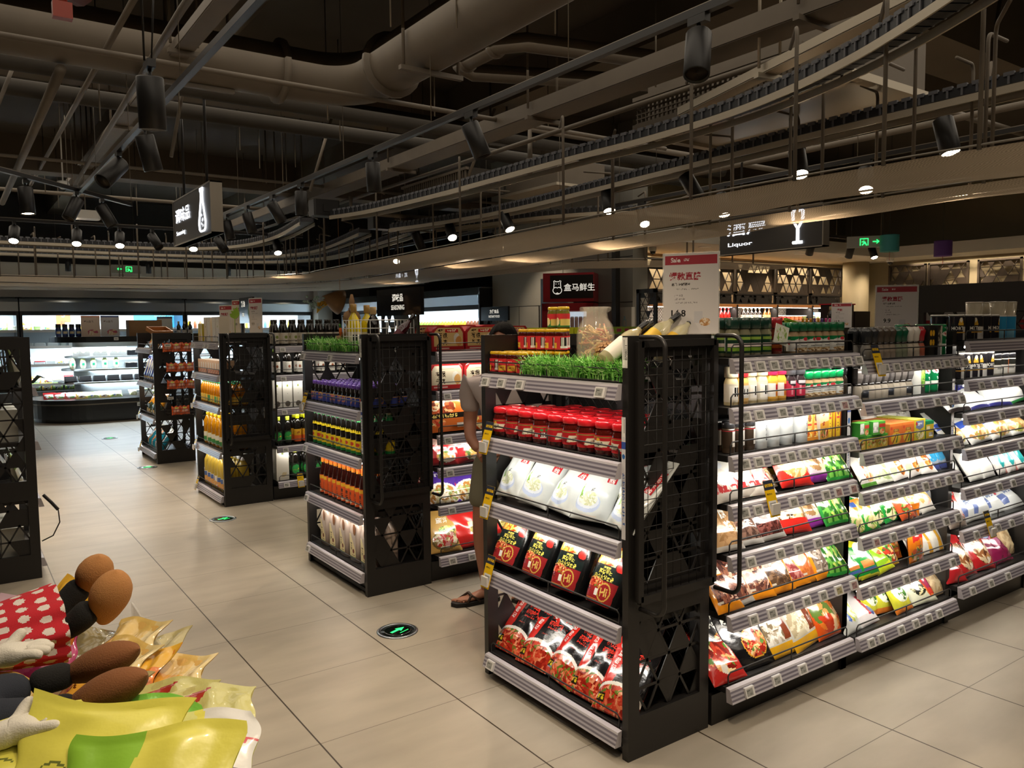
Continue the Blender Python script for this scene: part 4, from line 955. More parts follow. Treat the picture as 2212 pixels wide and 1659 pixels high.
def grass_mb(L, W, H, n, seed, cols, P):
    rg = random.Random(seed); mb = MB()
    for k in range(n):
        x = rg.uniform(0, L); y = rg.uniform(0, W); a = rg.uniform(0, 2 * PI); l = H * rg.uniform(.45, 1.1); b = rg.uniform(.2, .9); c = rg.choice(cols)
        dx, dy = math.cos(a), math.sin(a); pts = []
        for t in (0, .35, .7, 1): pts.append(Vector((x + dx * l * b * t * t, y + dy * l * b * t * t, l * t * (1 - .4 * b * t))))
        for i in range(3):
            w0, w1 = .0022, .0018 * (1 - i / 3)
            s = Vector((-dy, dx, 0))
            mb.add([tuple(P(pts[i] - s * w0)), tuple(P(pts[i] + s * w0)), tuple(P(pts[i + 1] + s * w1)), tuple(P(pts[i + 1] - s * w1))], [(0, 1, 2, 3)], c)
            if i:
                for q in (-1, 1):
                    t = pts[i]; e = t + s * (q * .014) + Vector((dx * .006, dy * .006, .006))
                    mb.add([tuple(P(t)), tuple(P(t + Vector((0, 0, .004)))), tuple(P(e)), ], [(0, 1, 2)], c)
    return mb
def grass_strip(label, X0, y0, L, z, W=.13, H=.1, n=1500, seed=3, long_blades=()):
    r = thing('artificial_grass', label, 'artificial grass', (X0, y0, z)); cols = ['#5fae40', '#7cc653', '#96d668', '#4a9434', '#bbe890']
    mb = grass_mb(L, W, H, n, seed, cols, lambda v: Vector((v.y - .02, v.x, v.z + .004)))
    for (ly, ang, ll) in long_blades:
        for sgn in (-1, 1): mb.add([(.02, ly, .02), (.02, ly + .006, .02), (.015, ly + math.sin(ang) * ll, ll * math.cos(ang))], [(0, 1, 2) if sgn > 0 else (2, 1, 0)], '#79c04c')
    o = mb.build('grass_blades', mat('fake_grass', None, .45, attr=True), r); o['kind'] = 'stuff'
    MB().box(0, 0, 0, W - .02, L, .008, '#2c4a20').build('turf_mat', PRINT, r)
grass_strip('bright green artificial grass along the jar unit\'s top shelf', 1.905, 2.01, .60, z5, long_blades=((.58, .5, .16), (.6, -.1, .1)))
gj = thing('glass_jar', 'big clear glass jar of dried noodles on the jar unit', 'jar', (2.075, 2.36, z5))
gl = MB().lathe([(.0, 0), (.062, 0), (.072, .008), (.074, .05), (.074, .135), (.066, .165), (.05, .185), (.047, .195), (.047, .205), (.060, .212), (.062, .220), (.058, .224), (.049, .222), (.043, .208), (.043, .19), (.062, .160), (.070, .13), (.070, .02), (.060, .008), (0, .008)], 32).build('glass', CLEAR, gj); gj.scale = (1.02, 1.02, 1.22)
nm = MB(); rg = random.Random(4)
for k in range(150):
    a = rg.uniform(0, 2 * PI); rr_ = .052 * math.sqrt(rg.random()); z = rg.uniform(.018, .15); d = Vector((rg.gauss(0, 1), rg.gauss(0, 1), rg.gauss(0, .6))).normalized(); c = Vector((rr_ * math.cos(a), rr_ * math.sin(a), z)); up = Vector((0, 0, 1)).cross(d)
    pts = [c + d * t * .03 + up * (.012 * (t * t - .4)) for t in (-1, -.5, 0, .5, 1)]
    pts = [Vector((p.x * min(1, .064 / max(.001, math.hypot(p.x, p.y))), p.y * min(1, .064 / max(.001, math.hypot(p.x, p.y))), min(max(p.z, .014), .17))) for p in pts]
    nm.tube(pts, rg.uniform(.0022, .004), 5, rg.choice(['#e3bf80', '#d9ad66', '#eed29c', '#c99a52', '#d0724a']))
o = nm.build('dried_noodles', PRINT, gj); o['kind'] = 'stuff'
pc = thing('pine_cone', 'brown pine cone resting in the artificial grass', 'pine cone', (1.99, 2.19, z5 + .085)); pc.rotation_euler = (RAD(62), 0, RAD(160))
pm = MB().lathe([(0, -.055), (.02, -.045), (.026, 0), (.018, .04), (0, .055)], 12, '#4a2f1c'); ga = 2.399
for k in range(95):
    t = k / 95; z = -.055 + .11 * t; r0 = .012 + .026 * math.sin(PI * (t * .86 + .1)) ** .8; a = k * ga; c = math.cos(a); s = math.sin(a); w = .009
    pm.add([(r0 * .5 * c - w * .4 * s, r0 * .5 * s + w * .4 * c, z), (r0 * .5 * c + w * .4 * s, r0 * .5 * s - w * .4 * c, z), (r0 * 1.25 * c + w * s, r0 * 1.25 * s - w * c, z + .008), (r0 * 1.4 * c, r0 * 1.4 * s, z + .013), (r0 * 1.25 * c - w * s, r0 * 1.25 * s + w * c, z + .008)], [(0, 1, 2, 3, 4)], '#6d4526' if k % 3 else '#8a5a34')
    pm.add([(r0 * 1.25 * c + w * s, r0 * 1.25 * s - w * c, z + .0085), (r0 * 1.42 * c, r0 * 1.42 * s, z + .0138), (r0 * 1.25 * c - w * s, r0 * 1.25 * s + w * c, z + .0085), (r0 * 1.2 * c, r0 * 1.2 * s, z + .003)], [(0, 1, 2, 3)], '#c49a6a')
pm.build('scales', PRINT, pc)
WINEP = [(.032, 0), (.036, .004), (.036, .17), (.030, .20), (.016, .225), (.0135, .25), (.0135, .285)]
def wine(body, cap, lab, bm): return bottle('liquor_bottle', WINEP, body, (.0155, .245, .30, cap), [(.0364, .03, .14, lab, 60, 40)], bodymat=bm, n=18)
RW = wine('#3d0a14', '#1c1b1c', [('bg', '#5d1424'), ('e', .5, .5, .12, .3, '#d9c9b0')], mat('red_wine_glass', '#3c0711', .06, coat=.8))
CW = wine('#c9b884', '#1c1b1c', [('bg', '#d9ae2c'), ('t', '酒', .5, .5, .04, '#2d4a7a')], mat('plum_glass', '#e6dcaa', .04, alpha=.45, coat=1.))
LW = wine('#3d0a14', '#1c1b1c', [('bg', '#ece4d6'), ('f', .5, .6, .06, .16, ['#8a2c5a', '#5d7a3a', '#b04a7a'], 14), ('r', .42, .1, .6, .3, '#d8c9b4')], mat('plum_glass'))
def leaning(p, foot, top, label):
    f = Vector(foot); t = (Vector(top) - f).normalized(); q = t.to_track_quat('Z', 'Y')
    o = put(p, (0, 0, 0), label); o.matrix_world = Matrix.Translation(f) @ q.to_matrix().to_4x4() @ Matrix.Scale(.82, 4); return o
leaning(LW, (1.905, 2.125, 1.42), (2.10, 2.11, 1.55), 'dark red wine bottle with white flowery label leaning in the grass')
leaning(RW, (1.95, 2.17, 1.425), (2.15, 2.13, 1.555), 'dark red wine bottle leaning beside the clear bottles')
leaning(CW, (2.03, 2.09, 1.45), (2.235, 2.07, 1.585), 'clear plum liquor bottle leaning with yellow label, taller one')
leaning(CW, (2.10, 2.05, 1.43), (2.30, 2.05, 1.575), 'clear plum liquor bottle leaning against the sale sign')
def sale_sign(label, x, y, z, rz, h=.30, w=.205, head='Sale', sub='爆款直降', price='14.8', photo=['#d9b48a', '#e6d6c0', '#b98a5a'], loc_only=False, name='盒马 泡椒藕带', tilt=0):
    A = art(w, h, 110, 160, [('bg', '#d6d0cd'), ('r', .03, .865, .97, .975, '#a8434c'), ('t', head, .22, .92, .017, '#efe6e4', 0, .02), ('t', '促销', .42, .92, .010, '#efe6e4'), ('t', sub, .40, .72, .030, '#a03c46', 0, .03), ('t', name, .32, .62, .011, '#55504e'), ('t', '最新优惠超值低价欢迎选购', .44, .56, .007, '#8a8482'),
        ('t', '产地 中国', .28, .48, .0075, '#8a8482'), ('t', '规格 450g/袋', .3, .435, .0075, '#8a8482'), ('t', '活动时间 5月10日-5月24日', .4, .39, .0075, '#8a8482'), ('t', price, .28, .26, .026, '#2c2a2a', 0, .02), ('r', .56, .14, .72, .28, '#c9c6c8'), ('f', .76, .15, .10, .05, photo, 24)])
    r = thing('price_poster', label, 'price sign', (x, y, z), rz)
    gx, gz = np.meshgrid(np.linspace(-w / 2, w / 2, 111), np.linspace(0, h, 161))
    MB().surf(np.stack([gx, np.full_like(gx, -.002), gz], -1), A, smooth=False).add([(-w / 2, .001, 0), (w / 2, .001, 0), (w / 2, .001, h), (-w / 2, .001, h)], [(3, 2, 1, 0)], '#d6d0cd').build('printed_sheet', GLOSS, r)
    MB().box(-w / 2 - .004, -.0015, -.0, w / 2 + .004, .0005, h + .004).build('acrylic_holder', CLEARP, r); MB().box(-w / 2, -.02, 0, w / 2, .02, .004).build('holder_foot', CLEARP, r)
    return r
sale_sign('white sale poster with red header standing on the jar unit', 2.265, 2.04, 1.511, RAD(-60))
def fit(it, lo, hi):
    a = min(i[1] for i in it); b = max(i[1] for i in it)
    return [(i[0], lo + (i[1] - a) * (hi - lo) / (b - a)) + tuple(i[2:]) for i in it]
def lean(p, xs, d, z, desc, tilt=38, jr=4, s=1.16, **k):
    return [(p, x, d - .036 + RNG.uniform(-.004, .004), z + .004, desc, dict(k, s=s, tilt=RAD(tilt + RNG.uniform(-jr, jr) - 3), roll=RAD(RNG.uniform(-jr, jr)), turn=RAD(RNG.uniform(-6, 6)))) for x in xs]
# ------------------------------------------------------------------ near run: spice bay, grinder bay, sugar bay
def spice(name, cap, body, lab, r=.0245, h=.13, capz=.72, capr=None, nx=44, ny=26, bm=None):
    zc = h * capz
    return bottle(name, [(r * .9, 0), (r, .004), (r, zc * .82), (r * .78, zc * .97), (r * .78, zc)], body, (capr or r * .98, zc, h, cap), [(r * 1.012, h * .10, zc * .78, lab, nx, ny)] if lab else None, n=14, onemesh=True, bodymat=bm)
MCL = [('bg', '#dcdcd6'), ('p', [(0, .82), (.25, .72), (.5, .9), (.75, .72), (1, .82), (1, 1), (0, 1)], '#1f7a46'), ('e', .5, .80, .07, .12, '#c23a42'), ('r', .3, .50, .7, .58, '#7a7c86'), ('r', .36, .34, .64, .40, '#3a3c40'), ('e', .14, .5, .03, .06, '#c23a42'), ('e', .86, .5, .03, .06, '#c23a42'), ('f', .5, .12, .22, .12, NUT, 12)]
SG = spice('spice_bottle', '#14603a', '#a88d6c', MCL); SG2 = spice('spice_bottle', '#0d8a4c', '#b59a72', MCL, h=.112, r=.026)
SDG = spice('spice_bottle', '#1c3a30', '#7d7a60', [('bg', '#1f3b2c'), ('r', .3, .35, .7, .52, '#d9c9c4'), ('r', .3, .1, .7, .3, '#7fa83a'), ('r', .3, .75, .7, .9, '#8fb04a'), ('r', .0, .1, .22, .95, '#d6dadc')], h=.15, r=.028)
SRD = spice('spice_bottle', '#a32a32', '#6e2a1c', [('bg', '#7c2420'), ('r', .3, .5, .7, .66, '#e3d6c8'), ('r', .3, .2, .7, .4, '#c2632e')], h=.15, r=.026)
SCR = spice('sesame_bottle', '#cfc3a6', '#d8c79a', [('bg', '#d9d0bd'), ('r', .34, .1, .66, .9, '#efe9dc'), ('b', .40, .2, .6, .8)], h=.15, r=.027)
SRC = spice('sesame_bottle', '#b0262c', '#d0a45a', [('bg', '#d8b070'), ('r', .3, .2, .7, .9, '#dddad4'), ('b', .34, .3, .6, .7), ('r', .7, .4, .82, .7, '#a3262c')], h=.15, r=.027)
SPK = spice('sesame_bottle', '#d2264e', '#d8a63a', [('bg', '#d9a84a'), ('r', .28, .1, .5, .9, '#e6e2da'), ('r', .5, .5, .72, .8, '#b3262e'), ('r', .5, .15, .72, .4, '#c9702c')], h=.15, r=.028)
SGY = spice('pepper_bottle', '#4a4a4e', '#33282a', [('bg', '#c23650'), ('e', .5, .96, .16, .3, '#3a2c30'), ('r', .38, .82, .62, 1, '#d0ccd0'), ('r', .42, .1, .46, .7, '#e0909a')], h=.165, r=.0285, capz=.62)
SBK = spice('pepper_bottle', '#26262a', '#3a3026', [('bg', '#3a332c')], h=.12, r=.024)
fy = fR(1.945)
z = 1.421
it = rows(SDG, (2.425, 2.487, 2.55), (.03, .095), z, 'tall dark-green-capped herb bottle') + rows(SDG, (2.632,), (.04,), z, 'dark-green-capped herb bottle behind a leaflet') + rows(SRD, (2.695,), (.035,), z, 'red-capped spice bottle')
it += rows(SBK, (2.75,), (.06, .12), z, 'black-capped pepper bottle')
it += rows(SG, (2.805, 2.862, 2.915, 2.968, 3.02, 3.075, 3.128), (.035, .09, .145), z, 'green-capped white-label spice bottle', turn=.8)
stock(fy, it, 'top shelf, spice bay', 'wire grid')
lf = carton('recipe_leaflet', .085, .075, .002, [('bg', '#d9dccf'), ('f', .5, .5, .4, .4, ['#8fae5c', '#c8d2b0', '#d9dccf', '#b5483a', '#e4e6da'], 40)], 26, 22); put(lf, (2.66, 1.935, z + .045), 'small printed leaflet hung over the herb bottles, top shelf', rz=0, roll=RAD(14))
z = 1.236
it = rows(SCR, (2.42, 2.53, 2.6), (.03,), z, 'cream-capped sesame bottle') + rows(SRC, (2.475,), (.025,), z, 'red-capped sesame bottle') + rows(SPK, (2.655, 2.712), (.028, .09), z, 'pink-capped spice bottle')
it += rows(SGY, (2.775, 2.84), (.03, .1), z, 'tall grey-capped pepper bottle with crimson label')
it += rows(SG2, (2.90, 2.955, 3.01, 3.065, 3.118), (.03, .088, .146, .2), z, 'short green-capped spice bottle', turn=.8) + rows(SBK, (3.165,), (.04, .1), z, 'dark pepper bottle beside the upright')
stock(fy, it, 'second shelf, spice bay', 'wire grid')
CANW = bottle('white_canister', [(.034, 0), (.036, .003), (.036, .108)], '#cfd3d2', (.0365, .108, .13, '#dfe3e3'), [(.0364, .03, .104, [('bg', '#d6dada'), ('t', '三石粗盐', .60, .45, .013, '#55585c', 0, .0, True)], 80, 40)], n=18, onemesh=True, cat='canister')
CANK = bottle('black_canister', [(.024, 0), (.0255, .003), (.0255, .095)], '#4a3a2c', (.0262, .095, .12, '#2b2b2d'), [(.0259, .02, .09, [('bg', '#3d3026'), ('r', .44, .1, .56, .95, '#dcd8d0'), ('r', .0, .9, 1, .96, '#a8323c')], 40, 24)], n=16, onemesh=True, cat='canister')
OC = carton('spice_carton', .05, .125, .03, [('bg', '#d98a2e'), ('r', .2, .1, .8, .9, '#e6b86a'), ('e', .5, .75, .2, .12, '#7c4a2a'), ('r', .3, .5, .7, .58, '#c23a2a'), ('f', .5, .25, .35, .15, NOOD, 16)], 18, 30, '#b5622a', '#d9a45a')
OC2 = carton('spice_carton', .06, .14, .03, [('bg', '#dda23a'), ('r', 0, .55, 1, 1, '#e3c894'), ('t', '十三香', .4, .65, .016, '#a83222', 0, .02, True), ('f', .5, .2, .4, .16, FOOD, 20)], 24, 40, '#e0dcd0', '#e8e4da')
YC = carton('spice_carton', .052, .15, .04, [('bg', '#dcb62a'), ('r', 0, 0, .16, 1, '#8c3a22'), ('r', .84, 0, 1, 1, '#8c3a22'), ('e', .5, .74, .22, .13, '#7c4a34'), ('e', .5, .79, .13, .08, '#d9b89a'), ('r', .28, .52, .72, .6, '#c23a3a'), ('t', '王守义', .5, .3, .012, '#5d2a1a', 0, .02, True)], 22, 44, '#d8b92c', '#d8c22c')
z = 1.056
it = rows(CANK, (2.405, 2.465, 2.525), (.03, .09), z, 'black-lidded spice canister') + rows(CANW, (2.59, 2.67, 2.755, 2.855), (.035, .12), z, 'white salt canister', turn=.6)
it += rows(OC, (2.92, 2.965), (.04, .08, .12), z, 'orange spice carton') + [(OC2, 3.01, .03, z, 'orange spice carton tilted forward', dict(tilt=RAD(-6), roll=RAD(-10)))]
it += rows(YC, (3.07, 3.13), (.05, .1), z, 'tall yellow spice carton')
stock(fy, it, 'third shelf, spice bay', 'wire grid')
def bg(nm, w, h, d, sh, k=1, m=None, **q): return bag(nm, w, h, d, sh, 44, 56, m or FOIL, k, **q)
SV = '#b9b4ac'
GW = bg('spice_bag', .14, .2, .035, [('bg', '#d2d2cc'), ('r', 0, .78, 1, 1, '#12834a'), ('t', '花椒', .5, .87, .022, '#e6e6de'), ('p', [(0, .1), (.5, .55), (1, .35), (1, 0), (0, 0)], '#c9c3bb'), ('e', .5, .62, .14, .06, '#c9ced6'), ('fr', .5, .3, .4, .16, ['#d9d4cc', '#c9a9a4', '#b83c40', '#dedad2'], 22)], 3)
RED = bg('chili_bag', .15, .21, .04, [('bg', '#c3231f'), ('t', '香辣料', .5, .62, .026, '#e8dcc8', 0, .02), ('r', 0, 0, 1, .34, '#cabfa6'), ('r', .1, .7, .5, .76, '#e6b04a'), ('fr', .5, .18, .46, .14, NUT, 30)], 4)
REDC = bg('dried_fruit_bag', .19, .24, .05, [('bg', '#c23226'), ('e', .5, .72, .34, .13, '#b5261e'), ('t', '阳江豆豉', .5, .72, .026, '#efe2c4', 6, .03), ('f', .5, .38, .44, .26, ['#e8d2a0', '#d8b878', '#f0e2c0', '#cf9a5a'], 40), ('r', 0, 0, 1, .12, '#cf2a24')], 5)
PUR = bg('dried_fruit_bag', .15, .24, .045, [('bg', '#b9aeb4'), ('r', 0, .82, 1, 1, '#8d3aa0'), ('p', [(.0, .6), (1, .55), (1, .84), (0, .84)], '#d4cbd4'), ('t', '桃鱼胶', .5, .70, .026, '#2f2a30'), ('f', .5, .36, .42, .2, NUT, 30), ('r', 0, 0, 1, .12, '#7d2a86')], 6)
GRB = bg('vegetable_bag', .10, .2, .03, [('bg', '#2f8f3c'), ('r', .1, .6, .9, .66, '#d8e07a'), ('fr', .5, .3, .4, .25, GRN, 20)], 7)
BRB = lambda k, c, t, top='#b92a24', pal=NUT: bg('dried_spice_bag', .15, .23, .045, [('bg', SV), ('r', .06, .08, .94, .84, c), ('fr', .5, .42, .40, .34, pal, 70), ('r', 0, .86, 1, 1, top), ('r', .16, .74, .3, .82, '#cfc6bf'), ('t', t, .64, .45, .036, '#ecebe6', 0, .03, True)], k)
DK = ['#4a2420', '#5d302a', '#3a1a18', '#6e3a34', '#7c4a44']
ALM = bg('almond_bag', .17, .25, .05, [('bg', '#c6bcae'), ('r', 0, .9, 1, 1, '#d8a62a'), ('p', [(.04, .66), (.96, .66), (.96, .9), (.04, .9)], '#e3e0da'), ('t', '纯甘草片', .5, .78, .03, '#2f2a26', 4, .02), ('fr', .5, .42, .42, .24, NUT + ['#5d3a26', '#3c2a20'], 34), ('r', 0, .0, 1, .2, '#c42a22'), ('r', .3, .66, .6, .70, '#d9a02a')], 8)
ORG = lambda k, c, t, pal: bg('orange_spice_bag', .135, .2, .035, [('bg', '#dd8a1c'), ('r', .04, .62, .96, .90, '#e3ded6'), ('r', .2, .90, .8, .98, '#b8313a'), ('t', t, .45, .77, .028, '#4a4640', 0, .02), ('fr', .5, .36, .38, .24, pal, 70), ('r', .1, .14, .3, .17, '#cabfae')], k)
z = .871
it = lean(GW, (2.405, 2.515), .04, z, 'green-topped white spice bag') + lean(GW, (2.47,), .11, z + .01, 'green-topped white spice bag') + lean(GW, (2.60,), .035, z, 'white spice bag lying low with green top', 48)
it += lean(RED, (2.675,), .085, z, 'bright red chili bag', 36) + lean(REDC, (2.835,), .05, z, 'big red bag of pale dried chips', 36) + lean(PUR, (3.0,), .05, z, 'purple-topped dried fruit bag', 36) + lean(GRB, (3.09, 3.15), .03, z, 'small green spice sachet', 40) + lean(GRB, (3.12,), .14, z, 'small green spice sachet', 40)
stock(fy, fit(it, 2.395, 3.135), 'fourth shelf, spice bay', 'wire grid')
z = .676
it = lean(BRB(11, '#9c7a58', '肉桂', '#c23026', ['#a8825c', '#94704a', '#b89268']), (2.42,), .04, z, 'clear bag of tan cinnamon bark') + lean(BRB(12, '#5a4238', '草果', '#c93a2c', ['#5a4238', '#4a342c', '#7a5c4e']), (2.545,), .05, z, 'clear bag of brown dried pods')
it += lean(BRB(13, '#5a2a2c', '辣椒', '#c83a34', DK), (2.68,), .05, z, 'clear bag of dark red dried chilies') + lean(ALM, (2.845,), .05, z, 'bag of sliced liquorice with red lower band', 36) + lean(PUR, (2.995,), .06, z, 'purple-ended dried mushroom bag', 34)
it += lean(GRB, (3.09, 3.15), .035, z, 'green spice sachet', 36) + lean(GRB, (3.07, 3.14), .14, z, 'green spice sachet', 30)
stock(fy, fit(it, 2.395, 3.135), 'fifth shelf, spice bay', 'wire grid')
z = .446
PEP = ['#5d3a34', '#7c4a3c', '#4a2a26', '#94604a', '#c9a890']
it = lean(ORG(21, '#dd8a1c', '花椒', PEP), (2.385,), .03, z, 'orange bag of peppercorn beside the wire grid') + lean(BRB(22, '#8c6a5a', '花椒', '#b5343a', PEP), (2.47,), .04, z, 'clear bag of brown peppercorn with white lettering')
it += lean(ORG(23, '#e', '花椒', PEP), (2.60,), .045, z, 'orange bag of brown peppercorn') + lean(ORG(24, '#e', '八角', ['#4a3426', '#5d4430', '#7c5c40']), (2.735,), .045, z, 'orange bag of dark seeds') + lean(ORG(25, '#e', '辣椒干', ['#b0605a', '#c98a80', '#8c3a3a']), (2.86,), .05, z, 'orange bag of pink dried chilies')
it += lean(ORG(26, '#e', '辣椒粉', ['#b8602e', '#c9743a']), (2.965,), .05, z, 'orange bag of chili powder') + lean(ORG(27, '#e', '胡椒', ['#8c7a6c', '#6e5c50', '#b5a698']), (3.065,), .05, z, 'orange bag of pepper by the barcode label') + lean(GRB, (3.12, 3.16), .035, z, 'green and yellow spice sachet')
stock(fy, fit(it, 2.395, 3.135), 'sixth shelf, spice bay', 'wire grid')
z = .166
BKB = bg('marinade_bag', .20, .27, .045, [('bg', '#141315'), ('e', .64, .30, .30, .20, '#d89a2c'), ('f', .64, .30, .28, .18, FOOD, 60), ('t', '新疆大盘鸡\n调料', .42, .62, .024, '#e8e6e0', 8, .03), ('e', .80, .80, .10, .07, '#e08a1c'), ('r', .15, .74, .5, .78, '#d8d4cc')], 31)
SOUP = lambda k, t, pal: bg('soup_spice_bag', .185, .26, .045, [('bg', '#c2beb4'), ('r', 0, .86, 1, 1, '#d8b52a'), ('p', [(.04, .58), (.96, .64), (.96, .92), (.04, .92)], '#191817'), ('t', t, .5, .77, .028, '#e9e7e0', 4, .02), ('fr', .42, .38, .36, .2, pal, 50), ('p', [(.62, .2), (.92, .2), (.8, .62), (.68, .62)], '#7c3a22'), ('r', 0, 0, 1, .16, '#d8a01c')], k)
ORF = bg('hotpot_base_bag', .17, .23, .06, [('bg', '#d8571c'), ('f', .5, .45, .45, .40, ['#e07a2c', '#c23a1c', '#eda45c', '#5d7a2c', '#f0c89a'], 26), ('r', 0, .86, 1, 1, '#e36a14')], 34)
RNB = bg('noodle_sauce_bag', .16, .2, .05, [('bg', '#c22f2a'), ('f', .5, .5, .42, .4, FOOD + ['#e6e0d0', '#5d9a3c'], 40), ('r', 0, .88, 1, 1, '#b5281f')], 35)
it = lean(RNB, (2.41,), .03, z, 'red bag with noodle picture beside the wire grid', 46) + lean(BKB, (2.45,), .10, z, 'black marinade bag half hidden', 34) + lean(BKB, (2.575,), .05, z, 'black big-plate chicken marinade bag', 38)
it += lean(SOUP(32, '黄芪炖鸡\n老汤料', ['#c9bfb0', '#e0dacd', '#a89a84', '#7c6a50']), (2.755,), .055, z, 'silver soup-spice bag with black panel') + lean(SOUP(33, '香菇煲\n老锅汤料', ['#cfc2a4', '#e6dcc4', '#b0a080']), (2.925,), .055, z, 'silver soup-spice bag of pale mushrooms') + lean(ORF, (3.085,), .06, z, 'orange hotpot base bag', 36) + lean(ORF, (3.11,), .15, z + .05, 'orange hotpot base bag behind', 20)
stock(fy, fit(it, 2.395, 3.135), 'bottom shelf, spice bay', 'wire grid')
# ---- grinder bay
def grinder(cap, body, lab=None, sq=False, h=.145):
    r = .0245
    b = MB().lathe([(r * .95, 0), (r, .004), (r, .05), (r * .7, .068), (r * .7, .075)], 12, body); b.lathe([(r * .72, .074), (r * .85, .08), (r * (1.08 if sq else .9), .1), (r * 1.12, h - .02), (r * (1.05 if sq else .7), h - .002), (0, h)], 4 if sq else 12, cap, smooth=not sq, M=Matrix.Rotation(PI / 4, 4, 'Z'))
    b.lathe([(r * .74, .066), (r * .74, .076)], 12, '#2a2624')
    if lab: b.lathe([(r * 1.01, .012), (r * 1.01, .046)], 12, lab)
    return Proto('spice_grinder', 'spice grinder', [(None, b.mesh('spice_grinder', GLOSS))])
GK = grinder('#2d2e31', '#8c8780'); GB = grinder('#4a4038', '#9a8c7c'); GG = grinder('#17503a', '#8a8f78'); GWH = grinder('#cfc9c0', '#c4b8a6'); GR = grinder('#a3242c', '#b0624c'); GSQ = grinder('#57524f', '#a39a8c', sq=True); GSL = grinder('#4f4b4a', '#8f8678', '#2c3038', sq=True)
LEM = carton('tea_box', .06, .15, .06, [('bg', '#191814'), ('e', .28, .75, .2, .1, '#dfa81c'), ('e', .75, .75, .2, .1, '#e3b02c'), ('e', .28, .45, .2, .1, '#e3b02c'), ('e', .75, .45, .2, .1, '#dfa81c')], 24, 50, '#191814', '#2a5c3c')
GAR = carton('tea_box', .06, .15, .06, [('bg', '#1b1a18'), ('f', .5, .6, .45, .3, ['#cfc6b0', '#8c8468', '#5d5a40', '#2a2822'], 26), ('r', .62, .05, .98, .98, '#b9b6ac')], 24, 50, '#1b1a18', '#2a5c3c')
LEAF = carton('herb_box', .06, .13, .06, [('bg', '#1c1f1a'), ('f', .5, .62, .48, .34, ['#6fae2c', '#94c94a', '#4a7f22', '#b5d86a'], 50)], 24, 50, '#dcdcd6', '#55803c')
GCAN = bottle('green_canister', [(.034, 0), (.036, .003), (.036, .14)], '#0d6b3c', (.0365, .14, .155, '#0f7a46'), [(.0364, .01, .135, [('bg', '#0c6a3c'), ('e', .5, .78, .11, .1, '#dcdcd4'), ('t', 'KRAFT', .5, .78, .01, '#b5262c', 0, .02), ('t', '干酪', .5, .5, .012, '#e0e4dc'), ('r', .36, .28, .64, .4, '#d8dcd4')], 60, 36)], n=16, onemesh=True, cat='canister')
z = 1.381
it = rows(GK, (3.335, 3.385), (.03, .09), z, 'round black spice grinder') + rows(GB, (3.435, 3.485, 3.535), (.03, .09), z, 'brown-topped spice grinder') + rows(GG, (3.59, 3.64), (.03, .09), z, 'dark green spice grinder') + rows(GWH, (3.695, 3.745), (.03, .09), z, 'white-topped spice grinder') + rows(GR, (3.795,), (.03, .09), z, 'red-topped spice grinder')
it += rows(LEM, (3.85,), (.03, .1), z, 'dark box printed with lemons') + rows(GAR, (3.925,), (.03, .1), z, 'dark box printed with garlic') + rows(GCAN, (4.01, ), (.05, .13), z, 'dark green cheese canister') + rows(GCAN, (3.93,), (.19,), z, 'dark green cheese canister at the back')
stock(fy, it, 'top shelf, grinder bay', 'spice upright')
z = 1.201
it = rows(GSQ, (3.27, 3.375, 3.425, 3.48, 3.585, 3.64), (.03, .085, .14), z, 'square-topped spice grinder', turn=.15) + rows(GSL, (3.32, 3.53, 3.695), (.03, .085), z, 'square-topped grinder with dark round label', turn=.15)
it += rows(LEAF, (3.785,), (.035,), z, 'box printed with green leaves') + rows(GCAN, (3.885, 3.965), (.06, .14), z, 'green cheese canister') + rows(GCAN, (3.80,), (.14, ), z, 'green cheese canister behind the leaf box')
stock(fy, it, 'second shelf, grinder bay', 'spice upright')
GRC = carton('stock_box', .085, .06, .045, [('bg', '#4f9a3a'), ('r', .0, .2, .45, .95, '#cfd4c8'), ('b', .05, .3, .4, .6), ('r', .5, .55, 1, .8, '#b5302c'), ('f', .74, .25, .2, .2, ['#e0a070', '#d8c09a', '#c9603c'], 10)], 30, 22, '#3d8f35', '#5aa83c')
YGC = carton('stock_box', .085, .06, .045, [('bg', '#c9a83c'), ('r', 0, .8, 1, 1, '#3d8f35'), ('f', .5, .4, .4, .3, ['#d8b04a', '#94b04a', '#e3cf8a', '#b5602c'], 18)], 30, 22, '#4f9a3a', '#5aa83c')
ORC = carton('curry_box', .105, .095, .03, [('bg', '#d06a2a'), ('r', 0, .86, 1, 1, '#dd7a34'), ('e', .14, .78, .07, .08, '#c23a2c'), ('p', [(.3, .6), (.75, .6), (.72, .74), (.34, .74)], '#8c6a2c'), ('t', '咖喱', .52, .67, .011, '#e0b45a'), ('e', .52, .28, .4, .3, '#d9b43a'), ('p', [(.2, .05), (.3, .05), (.62, .5), (.55, .52)], '#7c2a1c'), ('p', [(.5, .05), (.6, .05), (.72, .5), (.66, .5)], '#2f6a2c')], 42, 38, '#cf7a3a', '#e08a4a')
YBC = carton('curry_box', .1, .1, .03, [('bg', '#cdb92c'), ('p', [(.14, .6), (.5, .48), (.86, .6), (.86, .92), (.14, .92)], '#6c78a0'), ('t', '百梦多', .52, .76, .014, '#e8e4dc'), ('e', .18, .80, .08, .08, '#c2322c'), ('f', .5, .25, .4, .22, ['#e3d49a', '#cfa84a', '#f0e6c0', '#94a84a'], 24)], 42, 40, '#c8c43a', '#d6dc6a')
DGC = carton('curry_box', .075, .085, .03, [('bg', '#c2a82c'), ('r', 0, .8, 1, 1, '#147a4a'), ('r', .1, .5, .5, .7, '#e0d8b0'), ('b', .4, .1, .9, .35)], 30, 30, '#147a4a', '#1a8a54')
